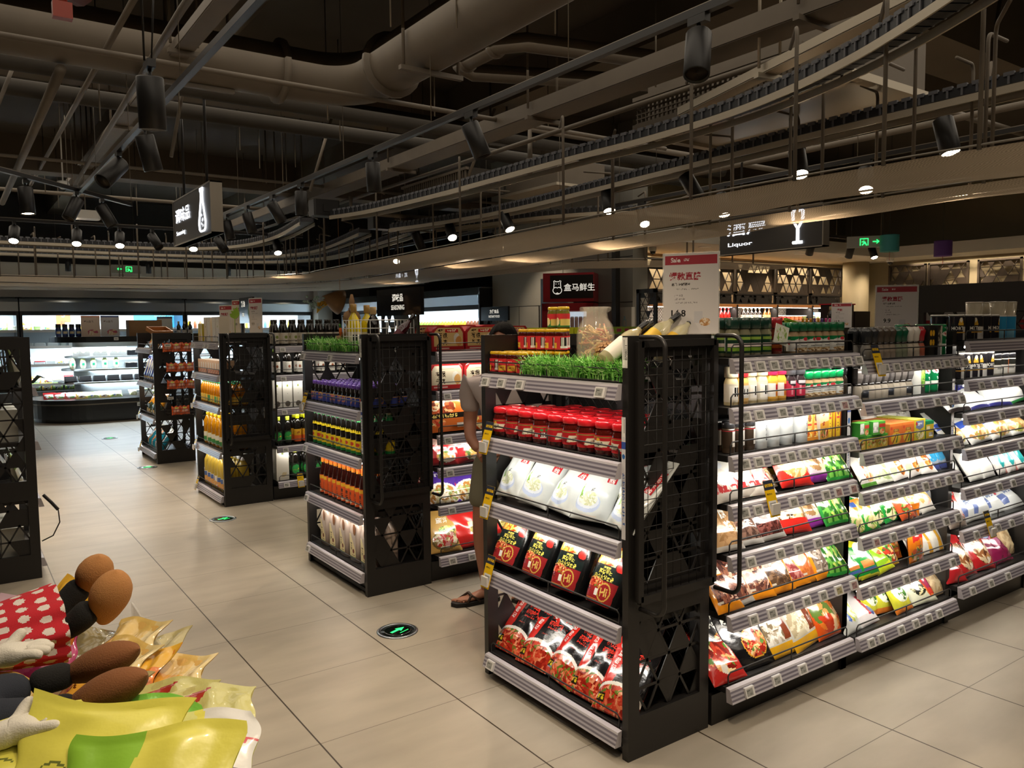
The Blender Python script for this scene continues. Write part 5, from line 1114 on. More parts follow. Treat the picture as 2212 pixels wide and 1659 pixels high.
WSB = bg('flour_bag', .15, .2, .04, [('bg', '#d4d0c9'), ('p', [(.1, .4), (.9, .7), (.9, .62), (.1, .3)], '#b5332c'), ('t', '鲜', .6, .3, .03, '#8c8880')], 41, SOFT)
z = .981
it = [(GRC, 3.30, .03, z + .061, 'green stock-cube box on the little stack', dict(turn=.1)), (GRC, 3.405, .02, z + .061, 'green stock-cube box with barcode on the little stack', dict(turn=-.1))]
it += rows(YGC, (3.27, 3.36, 3.45), (.03, .08), z, 'yellow and green stock-cube box', turn=.03) + rows(ORC, (3.575, 3.683), (.03, .062, .094, .126, .158, .19), z, 'orange curry box', turn=.02) + rows(YBC, (3.79,), (.03, .062, .094, .126, .158, .19), z, 'yellow curry box with blue crest', turn=.02) + rows(DGC, (3.885,), (.03, .062, .094, .126), z, 'green-topped yellow sauce box', turn=.02)
it += lean(WSB, (3.72, 3.82, 3.91, 3.99), .24, z + .03, 'white flour bag behind the boxes', 26)
stock(fy, it, 'third shelf, grinder bay', 'spice upright')
SM1 = bg('soup_mix_packet', .12, .2, .03, [('bg', '#dcd9d2'), ('r', 0, .86, 1, 1, '#1d8f46'), ('e', .24, .78, .18, .09, '#e8e8e2'), ('r', .42, .62, .95, .78, '#b92f34'), ('f', .6, .30, .34, .22, ['#c98a5a', '#e3d0b0', '#a8543a', '#d8b88a'], 26), ('r', 0, 0, 1, .08, '#5a9a3a')], 42)
SM2 = bg('soup_mix_packet', .12, .2, .03, [('bg', '#d8dccc'), ('r', 0, .84, 1, 1, '#2a9a3c'), ('e', .22, .74, .18, .09, '#e8e8e2'), ('r', .42, .6, .98, .76, '#bd3a36'), ('fr', .5, .28, .45, .22, ['#dfe3d0', '#c9d2b0', '#aebf8a'], 22)], 43)
SM3 = bg('soup_mix_packet', .125, .21, .03, [('bg', '#dedad6'), ('r', .0, .93, 1, 1, '#3a9a5a'), ('r', .1, .52, .72, .57, '#c2707a'), ('f', .68, .26, .28, .2, ['#c9823a', '#e0aa5a', '#94502a', '#ecd09a'], 30), ('e', .2, .2, .14, .1, '#b5c9a0')], 44)
SMB = bg('soup_mix_packet', .12, .18, .035, [('bg', '#8f9aa8'), ('r', 0, .7, 1, .95, '#2f4a9a'), ('e', .5, .42, .4, .24, '#2f8fc0'), ('r', 0, .0, 1, .15, '#44508c')], 45)
z = .806
it = lean(SM1, (3.33,), .04, z, 'green-topped mushroom soup packet') + lean(SM1, (3.25, 3.29), .10, z, 'brown and green soup packet behind', 30) + lean(SM2, (3.455,), .04, z, 'pale green soup packet') + lean(SM3, (3.60, 3.725), .045, z, 'white soup packet with bowl picture', 34) + lean(SM3, (3.84,), .04, z, 'white soup packet with stew picture', 40) + lean(SMB, (3.93, 4.0), .07, z, 'blue seafood seasoning packet', 30)
stock(fy, fit(it, 3.265, 4.05), 'fourth shelf, grinder bay', 'spice upright')
KN = lambda k, b, bl: bg('stock_powder_bag', .125, .2, .04, [('bg', '#23903c'), ('r', 0, .42, 1, .66, b), ('e', .34, .78, .22, .12, '#e6e6df'), ('t', '家乐', .34, .78, .016, '#b5303a'), ('f', .55, .24, .40, .22, GRN + ['#e6dcb0', '#d8c890'], 26), ('r', .5, .5, .9, .6, bl)], k)
KO = bg('stock_powder_bag', .125, .2, .04, [('bg', '#cf5a30'), ('r', 0, .86, 1, 1, '#1f8f40'), ('r', .2, .6, .9, .74, '#d87a4a'), ('e', .55, .4, .36, .16, '#a8a43a'), ('f', .55, .2, .4, .14, FOOD, 20)], 53)
WHB = bg('starch_bag', .13, .2, .045, [('bg', '#ccd0d2'), ('e', .5, .4, .28, .16, '#7a86b8'), ('r', .2, .7, .8, .74, '#b8bcc4')], 54, SOFT)
WHC = bg('starch_bag', .12, .2, .04, [('bg', '#cbc8c0'), ('r', .2, .6, .8, .64, '#a89aa4'), ('f', .5, .3, .36, .16, ['#d9b8b0', '#c9a05a', '#d8d0c4'], 14)], 55, SOFT)
z = .606
it = lean(KN(51, '#d88a2c', '#3a5fae'), (3.27, 3.36), .035, z, 'green and orange stock powder bag') + lean(KN(52, '#dfb52a', '#e0c03a'), (3.45, 3.555), .06, z, 'green and yellow stock powder bag', 30) + lean(KO, (3.655,), .045, z, 'orange-red stock powder bag', 34) + lean(WHC, (3.76, 3.83), .06, z, 'white starch bag with fruit picture', 40) + lean(WHB, (3.86, 3.95), .14, z, 'white starch bag with blue blot', 26)
stock(fy, fit(it, 3.265, 4.05), 'fifth shelf, grinder bay', 'spice upright')
YG1 = bg('chicken_powder_bag', .135, .2, .045, [('bg', '#cfd02c'), ('p', [(0, .08), (1, .04), (1, .6), (0, .66)], '#1f8f3a'), ('e', .45, .55, .26, .16, '#d9e0d4'), ('r', .2, .2, .75, .34, '#d8884a'), ('r', .2, .12, .8, .18, '#44609a')], 61)
YG2 = bg('chicken_powder_bag', .14, .18, .045, [('bg', '#c9d42c'), ('p', [(0, .5), (.6, .7), (1, .55), (1, .2), (.2, .1)], '#8cc02c'), ('f', .7, .55, .24, .2, FOOD, 12), ('r', .1, .72, .5, .9, '#8cc4d0')], 62)
ORS = bg('sauce_pouch', .12, .24, .04, [('bg', '#d8761a'), ('e', .55, .8, .2, .12, '#8c4a2c'), ('p', [(.15, .36), (.9, .42), (.84, .62), (.2, .58)], '#b52a26'), ('t', '凉拌', .52, .5, .026, '#efe0cf', 4, .03), ('f', .5, .16, .42, .14, ['#c9542c', '#e0a03c', '#5d7a2c'], 18)], 63)
YRS = bg('sauce_pouch', .12, .22, .04, [('bg', '#dfb21a'), ('p', [(.1, .5), (.9, .54), (.86, .72), (.14, .7)], '#c22f28'), ('t', '凉拌鲜', .5, .61, .02, '#efe4d0', 0, .03), ('f', .5, .24, .45, .2, FOOD + GRN, 26)], 64)
WY = bg('sauce_pouch', .11, .21, .035, [('bg', '#d2cec4'), ('p', [(.5, .0), (.8, 0), (.6, .6), (.4, .6)], '#d8a02a'), ('p', [(0, .5), (.5, .7), (.5, .6), (0, .4)], '#b53a34')], 65)
z = .386
it = lean(YG1, (3.27, 3.36), .04, z, 'green and yellow chicken powder bag') + lean(YG2, (3.48,), .04, z, 'lime-yellow chicken powder bag lying askew', 44, 8) + lean(YG2, (3.40,), .12, z, 'lime-yellow chicken powder bag behind', 28) + lean(YRS, (3.575,), .07, z, 'yellow dressing pouch', 30) + lean(ORS, (3.70,), .03, z, 'orange dressing pouch standing askew', 12, 3) + lean(ORS, (3.66,), .12, z, 'orange dressing pouch behind', 26) + lean(WY, (3.79, 3.87, 3.95), .07, z, 'white and yellow sauce pouch', 34)
stock(fy, fit(it, 3.265, 4.05), 'sixth shelf, grinder bay', 'spice upright')
BLW = bg('milk_powder_bag', .13, .18, .05, [('bg', '#d4d8d6'), ('p', [(.55, .9), (.75, .9), (.45, .2), (.3, .25)], '#3f66b8'), ('f', .7, .4, .24, .26, ['#d9c04a', '#a8c05a', '#c9ccc4'], 16)], 71, SOFT)
WRB = bg('milk_powder_bag', .15, .15, .05, [('bg', '#d6d0d0'), ('p', [(.72, .8), (.84, .8), (.7, .2), (.56, .2)], '#b5303e'), ('e', .8, .3, .12, .14, '#40529a')], 72, SOFT)
GYB = bg('soup_bag', .125, .2, .035, [('bg', '#c8c63a'), ('e', .55, .45, .38, .26, '#dfe0d0'), ('f', .6, .36, .2, .14, ['#3f6a34', '#55803c', '#e0dcc8'], 16), ('t', '紫菜', .6, .84, .02, '#2c2a22'), ('r', 0, 0, 1, .1, '#d87a2c')], 73)
NDB = bg('noodle_pack', .17, .2, .04, [('bg', '#d2d4bc'), ('r', .0, .88, .5, 1, '#5a9a4a'), ('r', .5, .72, .95, .84, '#b58aa8'), ('f', .4, .45, .3, .3, ['#2a2c26', '#e3dcc0', '#8c8a6a', '#d8c89a'], 40), ('f', .8, .4, .22, .3, ['#c23a2c', '#d88a3a', '#8c2a4a'], 16)], 74)
TAN = bg('noodle_pack', .13, .2, .05, [('bg', '#b9a17c'), ('r', 0, .9, 1, 1, '#b5302a'), ('fr', .5, .45, .44, .38, ['#b9a17c', '#c9b48e', '#a88e68'], 40)], 75)
z = .151
it = lean(BLW, (3.285,), .05, z, 'white milk bag with blue sash', 42) + lean(WRB, (3.405,), .06, z, 'white bag with red sash lying flat', 58) + lean(GYB, (3.50, 3.575), .10, z, 'lime seaweed soup bag', 26) + lean(GYB, (3.645,), .045, z, 'lime seaweed soup bag in front', 34) + lean(NDB, (3.81,), .05, z, 'white seaweed noodle pack', 40) + lean(TAN, (3.945,), .07, z, 'tan rice bag beside the upright', 34)
stock(fy, fit(it, 3.265, 4.05), 'bottom shelf, grinder bay', 'spice upright')
# ---- sugar bay
SALT = bottle('salt_canister', [(.038, 0), (.04, .003), (.04, .125)], '#1d1b1f', (.0405, .125, .133, '#d9d6d0'), [(.0404, .003, .122, [('bg', '#201e24'), ('r', .55, 0, 1, .55, '#c6c3bf'), ('r', .0, 0, .2, .55, '#c6c3bf'), ('p', [(.44, .62), (.56, .62), (.53, .9), (.47, .9)], '#d8a83c'), ('e', .5, .86, .03, .1, '#dcd4c0'), ('t', 'MORTON', .5, .5, .016, '#dedad2', 0, .02), ('r', .36, .3, .64, .36, '#b58a3a')], 90, 40)], n=18, onemesh=True, cat='canister')
BLUC = bottle('blue_canister', [(.04, 0), (.042, .004), (.042, .13), (.04, .132), (.046, .20)], '#b0a894', (.047, .198, .203, '#b8b0a0'), [(.0424, .003, .13, [('bg', '#2f8cc0'), ('p', [(.5, .5), (.58, .8), (.64, .5), (.58, .2)], '#dcd6cc'), ('r', .2, 0, .42, .4, '#7ab0c8'), ('r', 0, .94, 1, 1, '#dcd6cc')], 60, 30)], n=18, onemesh=True, cat='canister', bodymat=GLOSS)
z = 1.451
it = rows(SALT, (4.19, 4.29, 4.385, 4.475, 4.565), (.05, .14), z, 'black and white salt canister', turn=1.2) + rows(BLUC, (4.67, 4.78), (.06,), z, 'tall blue sugar canister with steel lid', turn=.4) + rows(BLUC, (4.62, 4.73), (.16,), z, 'tall blue sugar canister with steel lid', turn=.4)
stock(fy, it, 'top shelf, sugar bay', 'grinder upright')
JRB = bottle('pickle_jar', [(.036, 0), (.038, .003), (.038, .09)], '#b9b4a6', (.039, .09, .12, '#26262a'), [(.0384, .01, .085, [('bg', '#cfccc4'), ('r', .0, .6, 1, 1, '#2a2a26'), ('r', .62, 0, .7, 1, '#c9682c'), ('r', .3, .3, .5, .5, '#8a8a84')], 50, 26)], n=16, onemesh=True, cat='jar')
z = 1.256
it = rows(SALT, (4.19, 4.28, 4.36, 4.44, 4.52), (.05, .14), z, 'black and white salt canister', turn=1.2) + rows(JRB, (4.61, 4.695, 4.78), (.05, .14), z, 'black-lidded pickle jar', turn=.8) + rows(JRB, (4.40, 4.50), (.23,), z + .0, 'black-lidded pickle jar at the back')
stock(fy, it, 'second shelf, sugar bay', 'grinder upright')
FB = lambda k, c, c2: bg('frozen_snack_bag', .2, .19, .06, [('bg', '#d0d4d4'), ('p', [(0, .55), (1, .65), (1, .82), (0, .72)], c), ('t', '手工馒头', .5, .68, .018, '#dfe2e6', 6, .02), ('e', .4, .3, .2, .16, '#dcd8d0'), ('e', .75, .3, .16, .14, '#c9c9c6'), ('r', 0, 0, 1, .08, c2)], k, SOFT)
z = 1.086
it = lean(FB(81, '#c93a34', '#3a3230'), (4.22,), .05, z, 'white bun bag with red lettering', 50) + lean(FB(82, '#3a3c98', '#33357c'), (4.37,), .06, z, 'white bun bag with navy band', 46) + lean(FB(83, '#3a45a8', '#33357c'), (4.52,), .06, z, 'white bun bag with bright blue band', 46) + lean(FB(84, '#2f9a4a', '#2f8a44'), (4.68,), .08, z, 'white bun bag with green band', 34)
stock(fy, fit(it, 4.19, 4.92), 'third shelf, sugar bay', 'grinder upright')
FB2 = lambda k, c: bg('frozen_snack_bag', .21, .19, .06, [('bg', '#d8d8d4'), ('p', [(0, .45), (1, .5), (1, .66), (0, .62)], c), ('t', '早餐包子速冻', .5, .56, .018, '#e3e6ee', 2, .02), ('f', .5, .24, .48, .2, ['#d8b88a', '#c9985c', '#ead8b8', '#a87a44', '#9aa04a'], 22), ('r', .2, .8, .5, .84, '#9a9490')], k, SOFT)
z = .906
it = lean(FB2(85, '#2f4fae'), (4.21, 4.38, 4.545), .055, z, 'white bun bag with blue banner', 44) + lean(FB2(86, '#2f9a50'), (4.71,), .06, z, 'white bun bag with green banner', 40)
stock(fy, fit(it, 4.19, 4.92), 'fourth shelf, sugar bay', 'grinder upright')
TIS = bg('flour_pack', .13, .22, .05, [('bg', '#d9d9d4'), ('r', .3, .66, .7, .69, '#9ab0c4'), ('r', .2, .5, .6, .51, '#a9bccc'), ('r', .2, .3, .8, .31, '#c4ccd0')], 87, SOFT)
TEA = bg('sugar_pack', .1, .2, .045, [('bg', '#d9d6d2'), ('p', [(.08, .6), (.92, .6), (.7, .24), (.5, .12), (.3, .24)], '#2a9a9c'), ('r', .2, .5, .6, .54, '#d0e0dc'), ('r', .7, 0, 1, .2, '#d88a84')], 88, SOFT)
z = .706
it = lean(TIS, (4.20, 4.27), .12, z, 'plain white flour pack leaning behind', 30) + lean(TIS, (4.36, 4.48), .05, z, 'plain white flour pack with pale blue script', 34) + lean(TEA, (4.60, 4.70, 4.79), .05, z, 'white sugar pack with teal diamond', 34)
stock(fy, fit(it, 4.19, 4.92), 'fifth shelf, sugar bay', 'grinder upright')
RSU = bg('sugar_bag', .14, .18, .06, [('bg', '#b5a8a0'), ('r', 0, .62, 1, 1, '#c62a26'), ('t', '太古', .4, .78, .026, '#e8dcd4', 0, .03), ('e', .82, .88, .1, .07, '#e0d4cc'), ('t', '太', .75, .25, .024, '#b5302c')], 89)
BSU = bg('sugar_bag', .19, .2, .06, [('bg', '#c6c9c8'), ('p', [(.4, 1), (.6, 1), (.75, .6), (.55, .6)], '#3362a8'), ('e', .22, .78, .14, .1, '#c9a8a8'), ('t', '绵白糖', .62, .45, .032, '#2f4f80', 4, .02), ('r', 0, .12, .3, .4, '#5a6a9a'), ('r', .06, .42, .14, .56, '#b5404a')], 90, SOFT)
z = .486
it = lean(RSU, (4.20,), .04, z, 'red-topped rock sugar bag', 30) + lean(BSU, (4.33, 4.40), .06, z, 'white and blue soft sugar bag leaning', 36) + lean(BSU, (4.55, 4.7), .07, z, 'white and blue soft sugar bag lying over', 56)
stock(fy, fit(it, 4.19, 4.92), 'sixth shelf, sugar bay', 'grinder upright')
RBN = bg('red_bean_bag', .16, .21, .05, [('bg', '#b9262a'), ('t', '红糖', .3, .88, .02, '#e3c8c0', 0, .02), ('f', .52, .42, .36, .32, ['#8c5a34', '#d8c09a', '#5d3420', '#e8dcc8', '#b08050'], 30)], 91)
PRB = bg('brown_sugar_bag', .18, .21, .05, [('bg', '#7c1c44'), ('e', .4, .74, .2, .14, '#9aa6c8'), ('e', .14, .84, .1, .08, '#c9506a'), ('e', .62, .5, .22, .14, '#b56a88')], 92)
RWB = bg('sugar_bag', .15, .2, .05, [('bg', '#c22a30'), ('p', [(0, .5), (1, .9), (1, 1), (0, 1)], '#cfc4c0'), ('p', [(0, .42), (.6, .3), (.6, .36), (0, .5)], '#3a4098'), ('t', '冰糖', .4, .68, .03, '#b52a30')], 93)
z = .196
it = lean(RWB, (4.20,), .04, z, 'red and white rock sugar bag', 42) + lean(RBN, (4.33, 4.48), .055, z, 'red brown-sugar bag with picture', 40) + lean(PRB, (4.645,), .06, z, 'maroon brown-sugar bag', 42) + lean(TAN, (4.78,), .1, z, 'tan sugar bag at the back', 20)
stock(fy, fit(it, 4.19, 4.92), 'bottom shelf, sugar bay', 'grinder upright')
sale_sign('white sale poster with red header standing between grinders and salt', 4.75, 2.62, 1.482, RAD(-48), h=.29, w=.24, price='9.9', sub='爆款直降', name='酒鬼 全麦吐司', photo=['#b5323a', '#d9c8a0', '#e0dad0'])
# ------------------------------------------------------------------ soy sauce end unit
SOYP = [(.024, 0), (.027, .004), (.027, .075), (.022, .095), (.013, .112), (.012, .118)]
PB = bottle('purple_cap_bottle', SOYP, '#23140f', (.016, .112, .136, '#5d3f8c'), [(.0275, .012, .068, [('bg', '#39469c'), ('e', .5, .6, .14, .5, '#d9a83c'), ('e', .5, .55, .12, .44, '#44509f'), ('e', .5, .74, .06, .16, '#c96a6a'), ('r', .38, .3, .62, .44, '#c9806a'), ('r', .0, .86, 1, .94, '#d9a83c')], 60, 24)], bodymat=SMOKED, n=14)
GYP = [(.026, 0), (.030, .004), (.030, .13), (.027, .16), (.023, .19), (.016, .225), (.014, .232)]
GY = bottle('soy_sauce_bottle', GYP, '#201812', (.0165, .228, .252, '#e2dcb0'), [(.0305, .006, .085, [('bg', '#dcc01e'), ('r', 0, 0, 1, .2, '#1f7f3c'), ('e', .5, .72, .09, .14, '#c8402c'), ('t', '味极鲜', .5, .44, .014, '#5d4a14')], 80, 34), (.0302, .128, .232, [('bg', '#1f8a44'), ('p', [(0, 0), (1, 0), (1, .28), (.62, .5), (.5, .38), (.3, .5), (0, .3)], '#dcc41e'), ('t', '黄豆酱油', .5, .56, .016, '#e2e6da', 8, .03), ('e', .5, .84, .09, .1, '#c63c38'), ('t', '海天', .5, .84, .012, '#efe6d8'), ('t', '味极鲜', .5, .2, .011, '#5d4a14')], 80, 44, .0168)], bodymat=SMOKED, n=16)
ORB = bottle('vinegar_bottle', [(.024, 0), (.027, .004), (.027, .13), (.023, .16), (.014, .195), (.0125, .235)], '#3a140c', (.0155, .205, .262, '#d8642c'), [(.0275, .01, .125, [('bg', '#d95a26'), ('r', .3, .78, .7, .96, '#dfae2c'), ('t', '香醋', .5, .45, .024, '#2a1a14', 0, .03, True), ('e', .5, .12, .1, .06, '#e6d8c0')], 60, 50), (.0158, .205, .222, [('bg', '#dfae22')], 8, 3)], bodymat=mat('vinegar_glass', '#2c0c08', .06, coat=.8), n=14)
it = rows(PB, [.045 + k * .062 for k in range(13)], (.04, .102, .164, .226, .288), 1.076, 'purple-capped soy bottle', turn=.8)
stock(fE(4.12), it, 'soy end unit', 'corner post')
it = rows(GY, [.05 + k * .0745 for k in range(11)], (.05, .125, .2), .801, 'yellow and green soy sauce bottle', turn=.5)
stock(fE(4.12), it, 'soy end unit', 'corner post')
it = rows(ORB, [.05 + k * .068 for k in range(11)], (.06, .13), .476, 'orange-labelled vinegar bottle', turn=.5)
stock(fE(4.12), it, 'soy end unit', 'corner post')
def jug_proto():
    w, d, h = .066, .046, .27; body = MB(); P = []
    hs = ((0, .92), (.01, 1), (.60, 1), (.74, .95), (.84, .74), (.90, .42), (.925, .36))
    for f, sc in hs:
        P.append([(w * sc * math.copysign(abs(math.cos(t)) ** .55, math.cos(t)) - (.02 * (1 - sc)), d * (sc if sc > .5 else .62) * math.copysign(abs(math.sin(t)) ** .55, math.sin(t)), f * h) for t in np.linspace(0, 2 * PI, 33)])
    body.surf(np.array(P), None, '#b7a79b'); body.add(P[0][:-1], [tuple(range(31, -1, -1))], '#b7a79b')
    cap = MB().lathe([(.019, h * .915), (.021, h * .92), (.021, h * .985), (.018, h), (0, h)], 16, '#c8283a', M=Matrix.Translation((-.018, 0, 0)))
    hd = MB().tube([(.008, 0, h * .90), (.04, 0, h * .89), (.066, 0, h * .82), (.073, 0, h * .66), (.066, 0, h * .52), (.055, 0, h * .46)], [.013, .015, .016, .015, .013, .01], 10, '#c9bcb0')
    gx, gz = np.meshgrid(np.linspace(-.052, .04, 40), np.linspace(.03, .17, 60))
    A = art(.092, .14, 39, 59, [('bg', '#b7a79b'), ('p', [(0, .02), (.98, .02), (.98, .30), (.32, .98), (0, .98)], '#dfcf9c'), ('t', '糯米', .40, .45, .022, '#3a2c20', 0, .02, True), ('e', .68, .26, .13, .1, '#6e2a22'), ('r', .5, .06, .86, .1, '#8c7a5c'), ('r', 0, .0, 1, .025, '#4f8a4c')])
    keep = MB(); U = gx / w; yy = -d * (np.clip(1 - np.abs(U) ** 3.6, 0, 1)) ** .28 - .0012
    keep.surf(np.stack([gx, yy, gz], -1), A)
    oc = MB(); oc.surf(np.array([[(.018 * math.cos(t) * (1 if k else 0) + .028, -.043 + (0 if k else 0) - .004, .2 + .035 * math.sin(t) * (1 if k else 0)) for t in np.linspace(0, 2 * PI, 17)] for k in (0, 1)]), None, '#7c4a2a')
    return Proto('cooking_wine_jug', 'jug', [('body', body.mesh('jug_body', mat('milky_plastic', '#b8a598', .25, coat=.4, trans=.0))), ('handle', hd.mesh('jug_handle', mat('milky_plastic'))), ('cap', cap.mesh('jug_cap', GLOSS)), ('label', keep.mesh('jug_label', PRINT)), ('liquid_window', oc.mesh('liquid_window', GLOSS))])
JG = jug_proto()
it = rows(JG, (.10, .255, .41, .565, .72), (.085, .20), .136, 'milky cooking wine jug with red cap', turn=.05)
stock(fE(4.12), it, 'soy end unit', 'corner post')
z = 1.401
grass_strip('green artificial grass strip on the soy end unit', 1.905, 4.32, .66, z, n=1100, seed=9, long_blades=((.62, .6, .19), (.6, .2, .14), (.1, -.7, .1)))
rb = thing('plush_rabbit', 'brown plush rabbit with floppy ears sitting on the soy unit', 'plush toy', (2.05, 4.62, z + .055), RAD(-120))
fz = mat('plush_fur', '#94714f', .95, bump=(300, .5))
MB().lathe([(0, 0), (.05, .005), (.062, .04), (.055, .085), (.035, .11), (0, .115)], 18, sx=1, sy=.85).build('body', fz, rb)
MB().lathe([(0, .10), (.03, .104), (.052, .13), (.056, .155), (.045, .185), (.02, .2), (0, .202)], 18).build('head', fz, rb)
for s, tip in ((-1, (-.035, .0, .30)), (1, (.085, .02, .20))):
    MB().tube([(s * .022, 0, .185), (s * .03, 0, .205), ((s * .03 + tip[0]) / 2, tip[1] / 2, (.215 + tip[2]) / 2), tip], [.008, .017, .018, .007], 8).build('ear', fz, rb)
for s in (-1, 1):
    MB().tube([(s * .045, -.01, .09), (s * .068, -.03, .06), (s * .055, -.05, .035)], [.02, .019, .016], 8).build('arm', fz, rb)
    MB().tube([(s * .03, -.03, .02), (s * .055, -.07, .018), (s * .058, -.095, .024)], [.026, .024, .02], 8).build('leg', fz, rb)
    MB().lathe([(0, -.006), (.006, 0), (0, .006)], 8, M=Matrix.Translation((s * .022, -.052, .163))).build('eye', BLACK, rb)
MB().lathe([(.056, .03), (.064, .05), (.058, .085), (.045, .1)], 18, '#4a3d36', sy=.88).build('vest', CLOTH, rb)
MB().lathe([(0, -.03), (.011, 0), (.009, .03), (0, .034)], 10, '#d0692c', M=Matrix.Translation((.0, -.07, .06))).tube([(0, -.07, .09), (.006, -.075, .115)], .006, 5, '#4f8a34').build('carrot', CLOTH, rb)
bs = thing('wire_basket', 'white wire basket of bottles on the soy end unit', 'basket', (2.02, 4.33, z))
wb = MB(); a0, a1, b0, b1, hh = -.10, .24, -.13, .12, .19
for k in range(5):
    zz = hh * k / 4; wb.tube([(a0, b0, zz), (a1, b0, zz), (a1, b1, zz), (a0, b1, zz)], .0022, 5, closed=True)
for k in range(7):
    xx = a0 + (a1 - a0) * k / 6; wb.tube([(xx, b0, hh), (xx, b0, 0), (xx, b1, 0), (xx, b1, hh)], .0018, 5)
    yy = b0 + (b1 - b0) * k / 6; wb.tube([(a0, yy, hh), (a0, yy, 0), (a1, yy, 0), (a1, yy, hh)], .0018, 5)
wb.build('wire_frame', WHITE, bs)
YB = bottle('liquor_bottle', [(.034, 0), (.038, .004), (.038, .15), (.03, .19), (.014, .215), (.013, .25)], '#d8c22a', (.019, .225, .275, '#a8854a'), [(.0384, .03, .11, [('bg', '#d8cdb8'), ('b', .4, .2, .6, .8)], 50, 30)], n=16, bodymat=mat('yellow_glass', '#d6bf22', .15, coat=.6))
DB = bottle('liquor_bottle', [(.034, 0), (.038, .004), (.038, .15), (.03, .18), (.015, .205), (.014, .235)], '#141210', (.019, .21, .255, '#b89a68'), [(.0384, .03, .10, [('bg', '#cfcac0')], 20, 10)], n=16, bodymat=SMOKED)
put(YB, (1.965, 4.40, z + .012), 'yellow bottle with brown cap in the white wire basket'); put(YB, (2.06, 4.42, z + .012), 'second yellow bottle behind the first in the wire basket', s=.98)
put(DB, (2.03, 4.27, z + .012), 'black bottle with tan cap in the white wire basket')
leaning(RW, (2.09, 4.19, z + .03), (2.23, 4.17, z + .2), 'dark bottle leaning beside the wire basket')
fc = thing('food_box', 'small cream gift box lying behind the grass', 'box', (2.04, 4.62, z))
MB().box(-.06, -.14, 0, .10, .16, .055, '#d8cfc0').build('carton', PRINT, fc); MB().box(-.061, -.06, .015, -.0595, .02, .04, '#3a2c28').build('print', PRINT, fc)
# sign boards of the row ends
def word_sign(label, x, y, z0, rz, zh, en, w=.60, h=.17, stand=.10, px=.05):
    r = thing('aisle_sign', label, 'sign', (x, y, z0), rz)
    MB().box(-w / 2, -.012, stand, w / 2, .012, stand + h).build('board', mat('sign_black', '#12100f', .15, coat=.5), r)
    p = MB(); tri_panel(p, -w * .4, 0, w * .4, stand, lambda u, v, t: (u, t, v), seed=5, s=.09, th=.006); p.box(-w * .42, -.006, 0, -w * .38, .006, stand).box(w * .38, -.006, 0, w * .42, .006, stand)
    p.build('stand', BLACK, r)
    R = Matrix.Rotation(PI / 2, 4, 'X')
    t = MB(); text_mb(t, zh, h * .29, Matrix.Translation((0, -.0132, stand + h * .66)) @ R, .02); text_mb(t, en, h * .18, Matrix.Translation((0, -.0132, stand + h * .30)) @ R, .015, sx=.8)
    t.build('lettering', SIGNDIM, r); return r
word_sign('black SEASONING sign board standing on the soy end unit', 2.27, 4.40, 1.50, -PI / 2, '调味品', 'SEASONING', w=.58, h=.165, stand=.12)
word_sign('black INSTANT FOOD sign board standing far behind the hotpot row', 4.85, 7.16, 1.41, -PI / 2, '方便食品', 'INSTANT FOOD', w=.52, h=.15, stand=.20)
# ------------------------------------------------------------------ hotpot row (front face toward the camera aisle)
def tray2(c1, c2, shapes, nm='hotpot_box', w=.24, h=.155, d=.10):
    mb = MB(); nx, ny = 56, 36; A = art(w, h, nx, ny, shapes)
    U, V = np.meshgrid(np.linspace(-1, 1, nx + 1), np.linspace(0, 1, ny + 1))
    r = np.clip((V - .72) / .28, 0, 1); X = U * w / 2 * (1 - .16 * r ** 2.5 * np.abs(U)); mb.surf(np.stack([X, np.full_like(U, -d / 2) + .012 * U ** 4 + .0 * V, V * h], -1), A, smooth=False)
    P = [[(x * (1 - .16 * max(0, (v - .72) / .28) ** 2.5 * abs(x) / (w / 2)), y, v * h) for x, y in ((-w / 2, -d / 2 + .012), (-w / 2 + .0, d / 2), (w / 2, d / 2), (w / 2, -d / 2 + .012))] for v in (0, .5, .8, 1)]
    mb.surf(np.array(P), None, c1, smooth=False); mb.add(P[-1], [(0, 1, 2, 3)], c2)
    return Proto(nm, 'food box', [(None, mb.mesh(nm, GLOSS))])
HB = tray2('#a8262a', '#b8302c', [('bg', '#a8262c'), ('p', [(.05, .2), (.95, .2), (.95, .72), (.86, .94), (.14, .94), (.05, .72)], '#cfae74'), ('t', '有很\n多肉', .30, .50, .034, '#2c2018', 0, .02), ('r', .38, .76, .78, .9, '#bd2f2c'), ('t', '牛杂火锅', .58, .83, .016, '#efe0c8', 0, .02), ('t', '桥庄', .24, .83, .02, '#3a2a1c'), ('e', .74, .50, .10, .22, '#d8d0c0'), ('e', .80, .40, .10, .2, '#c98a4a'), ('r', .1, .08, .5, .13, '#d8b0a0')])
HB2 = tray2('#b02a2a', '#c9604a', [('bg', '#b02a2c'), ('p', [(.05, .2), (.95, .2), (.95, .74), (.88, .95), (.12, .95), (.05, .74)], '#d8cdb0'), ('t', '有很\n多肉', .30, .48, .034, '#2c2018', 0, .02), ('e', .74, .50, .10, .22, '#e0dccf'), ('e', .80, .40, .10, .2, '#cf9a5a'), ('r', .3, .8, .7, .83, '#b5a890'), ('r', .1, .07, .5, .13, '#e0b0a8')])
OB = tray2('#1b1917', '#1b1917', [('bg', '#cf6a2a'), ('f', .4, .78, .34, .22, ['#b5502a', '#8c3a1c', '#e0a06a', '#d8c09a', '#6e2c1a'], 30), ('r', 0, .42, 1, .58, '#1f1a16'), ('t', '香辣小酥肉自煮火锅', .45, .5, .016, '#dcc46a'), ('f', .25, .3, .2, .1, FOOD, 12), ('r', .72, .1, .9, .26, '#d8d4c8')], h=.165)
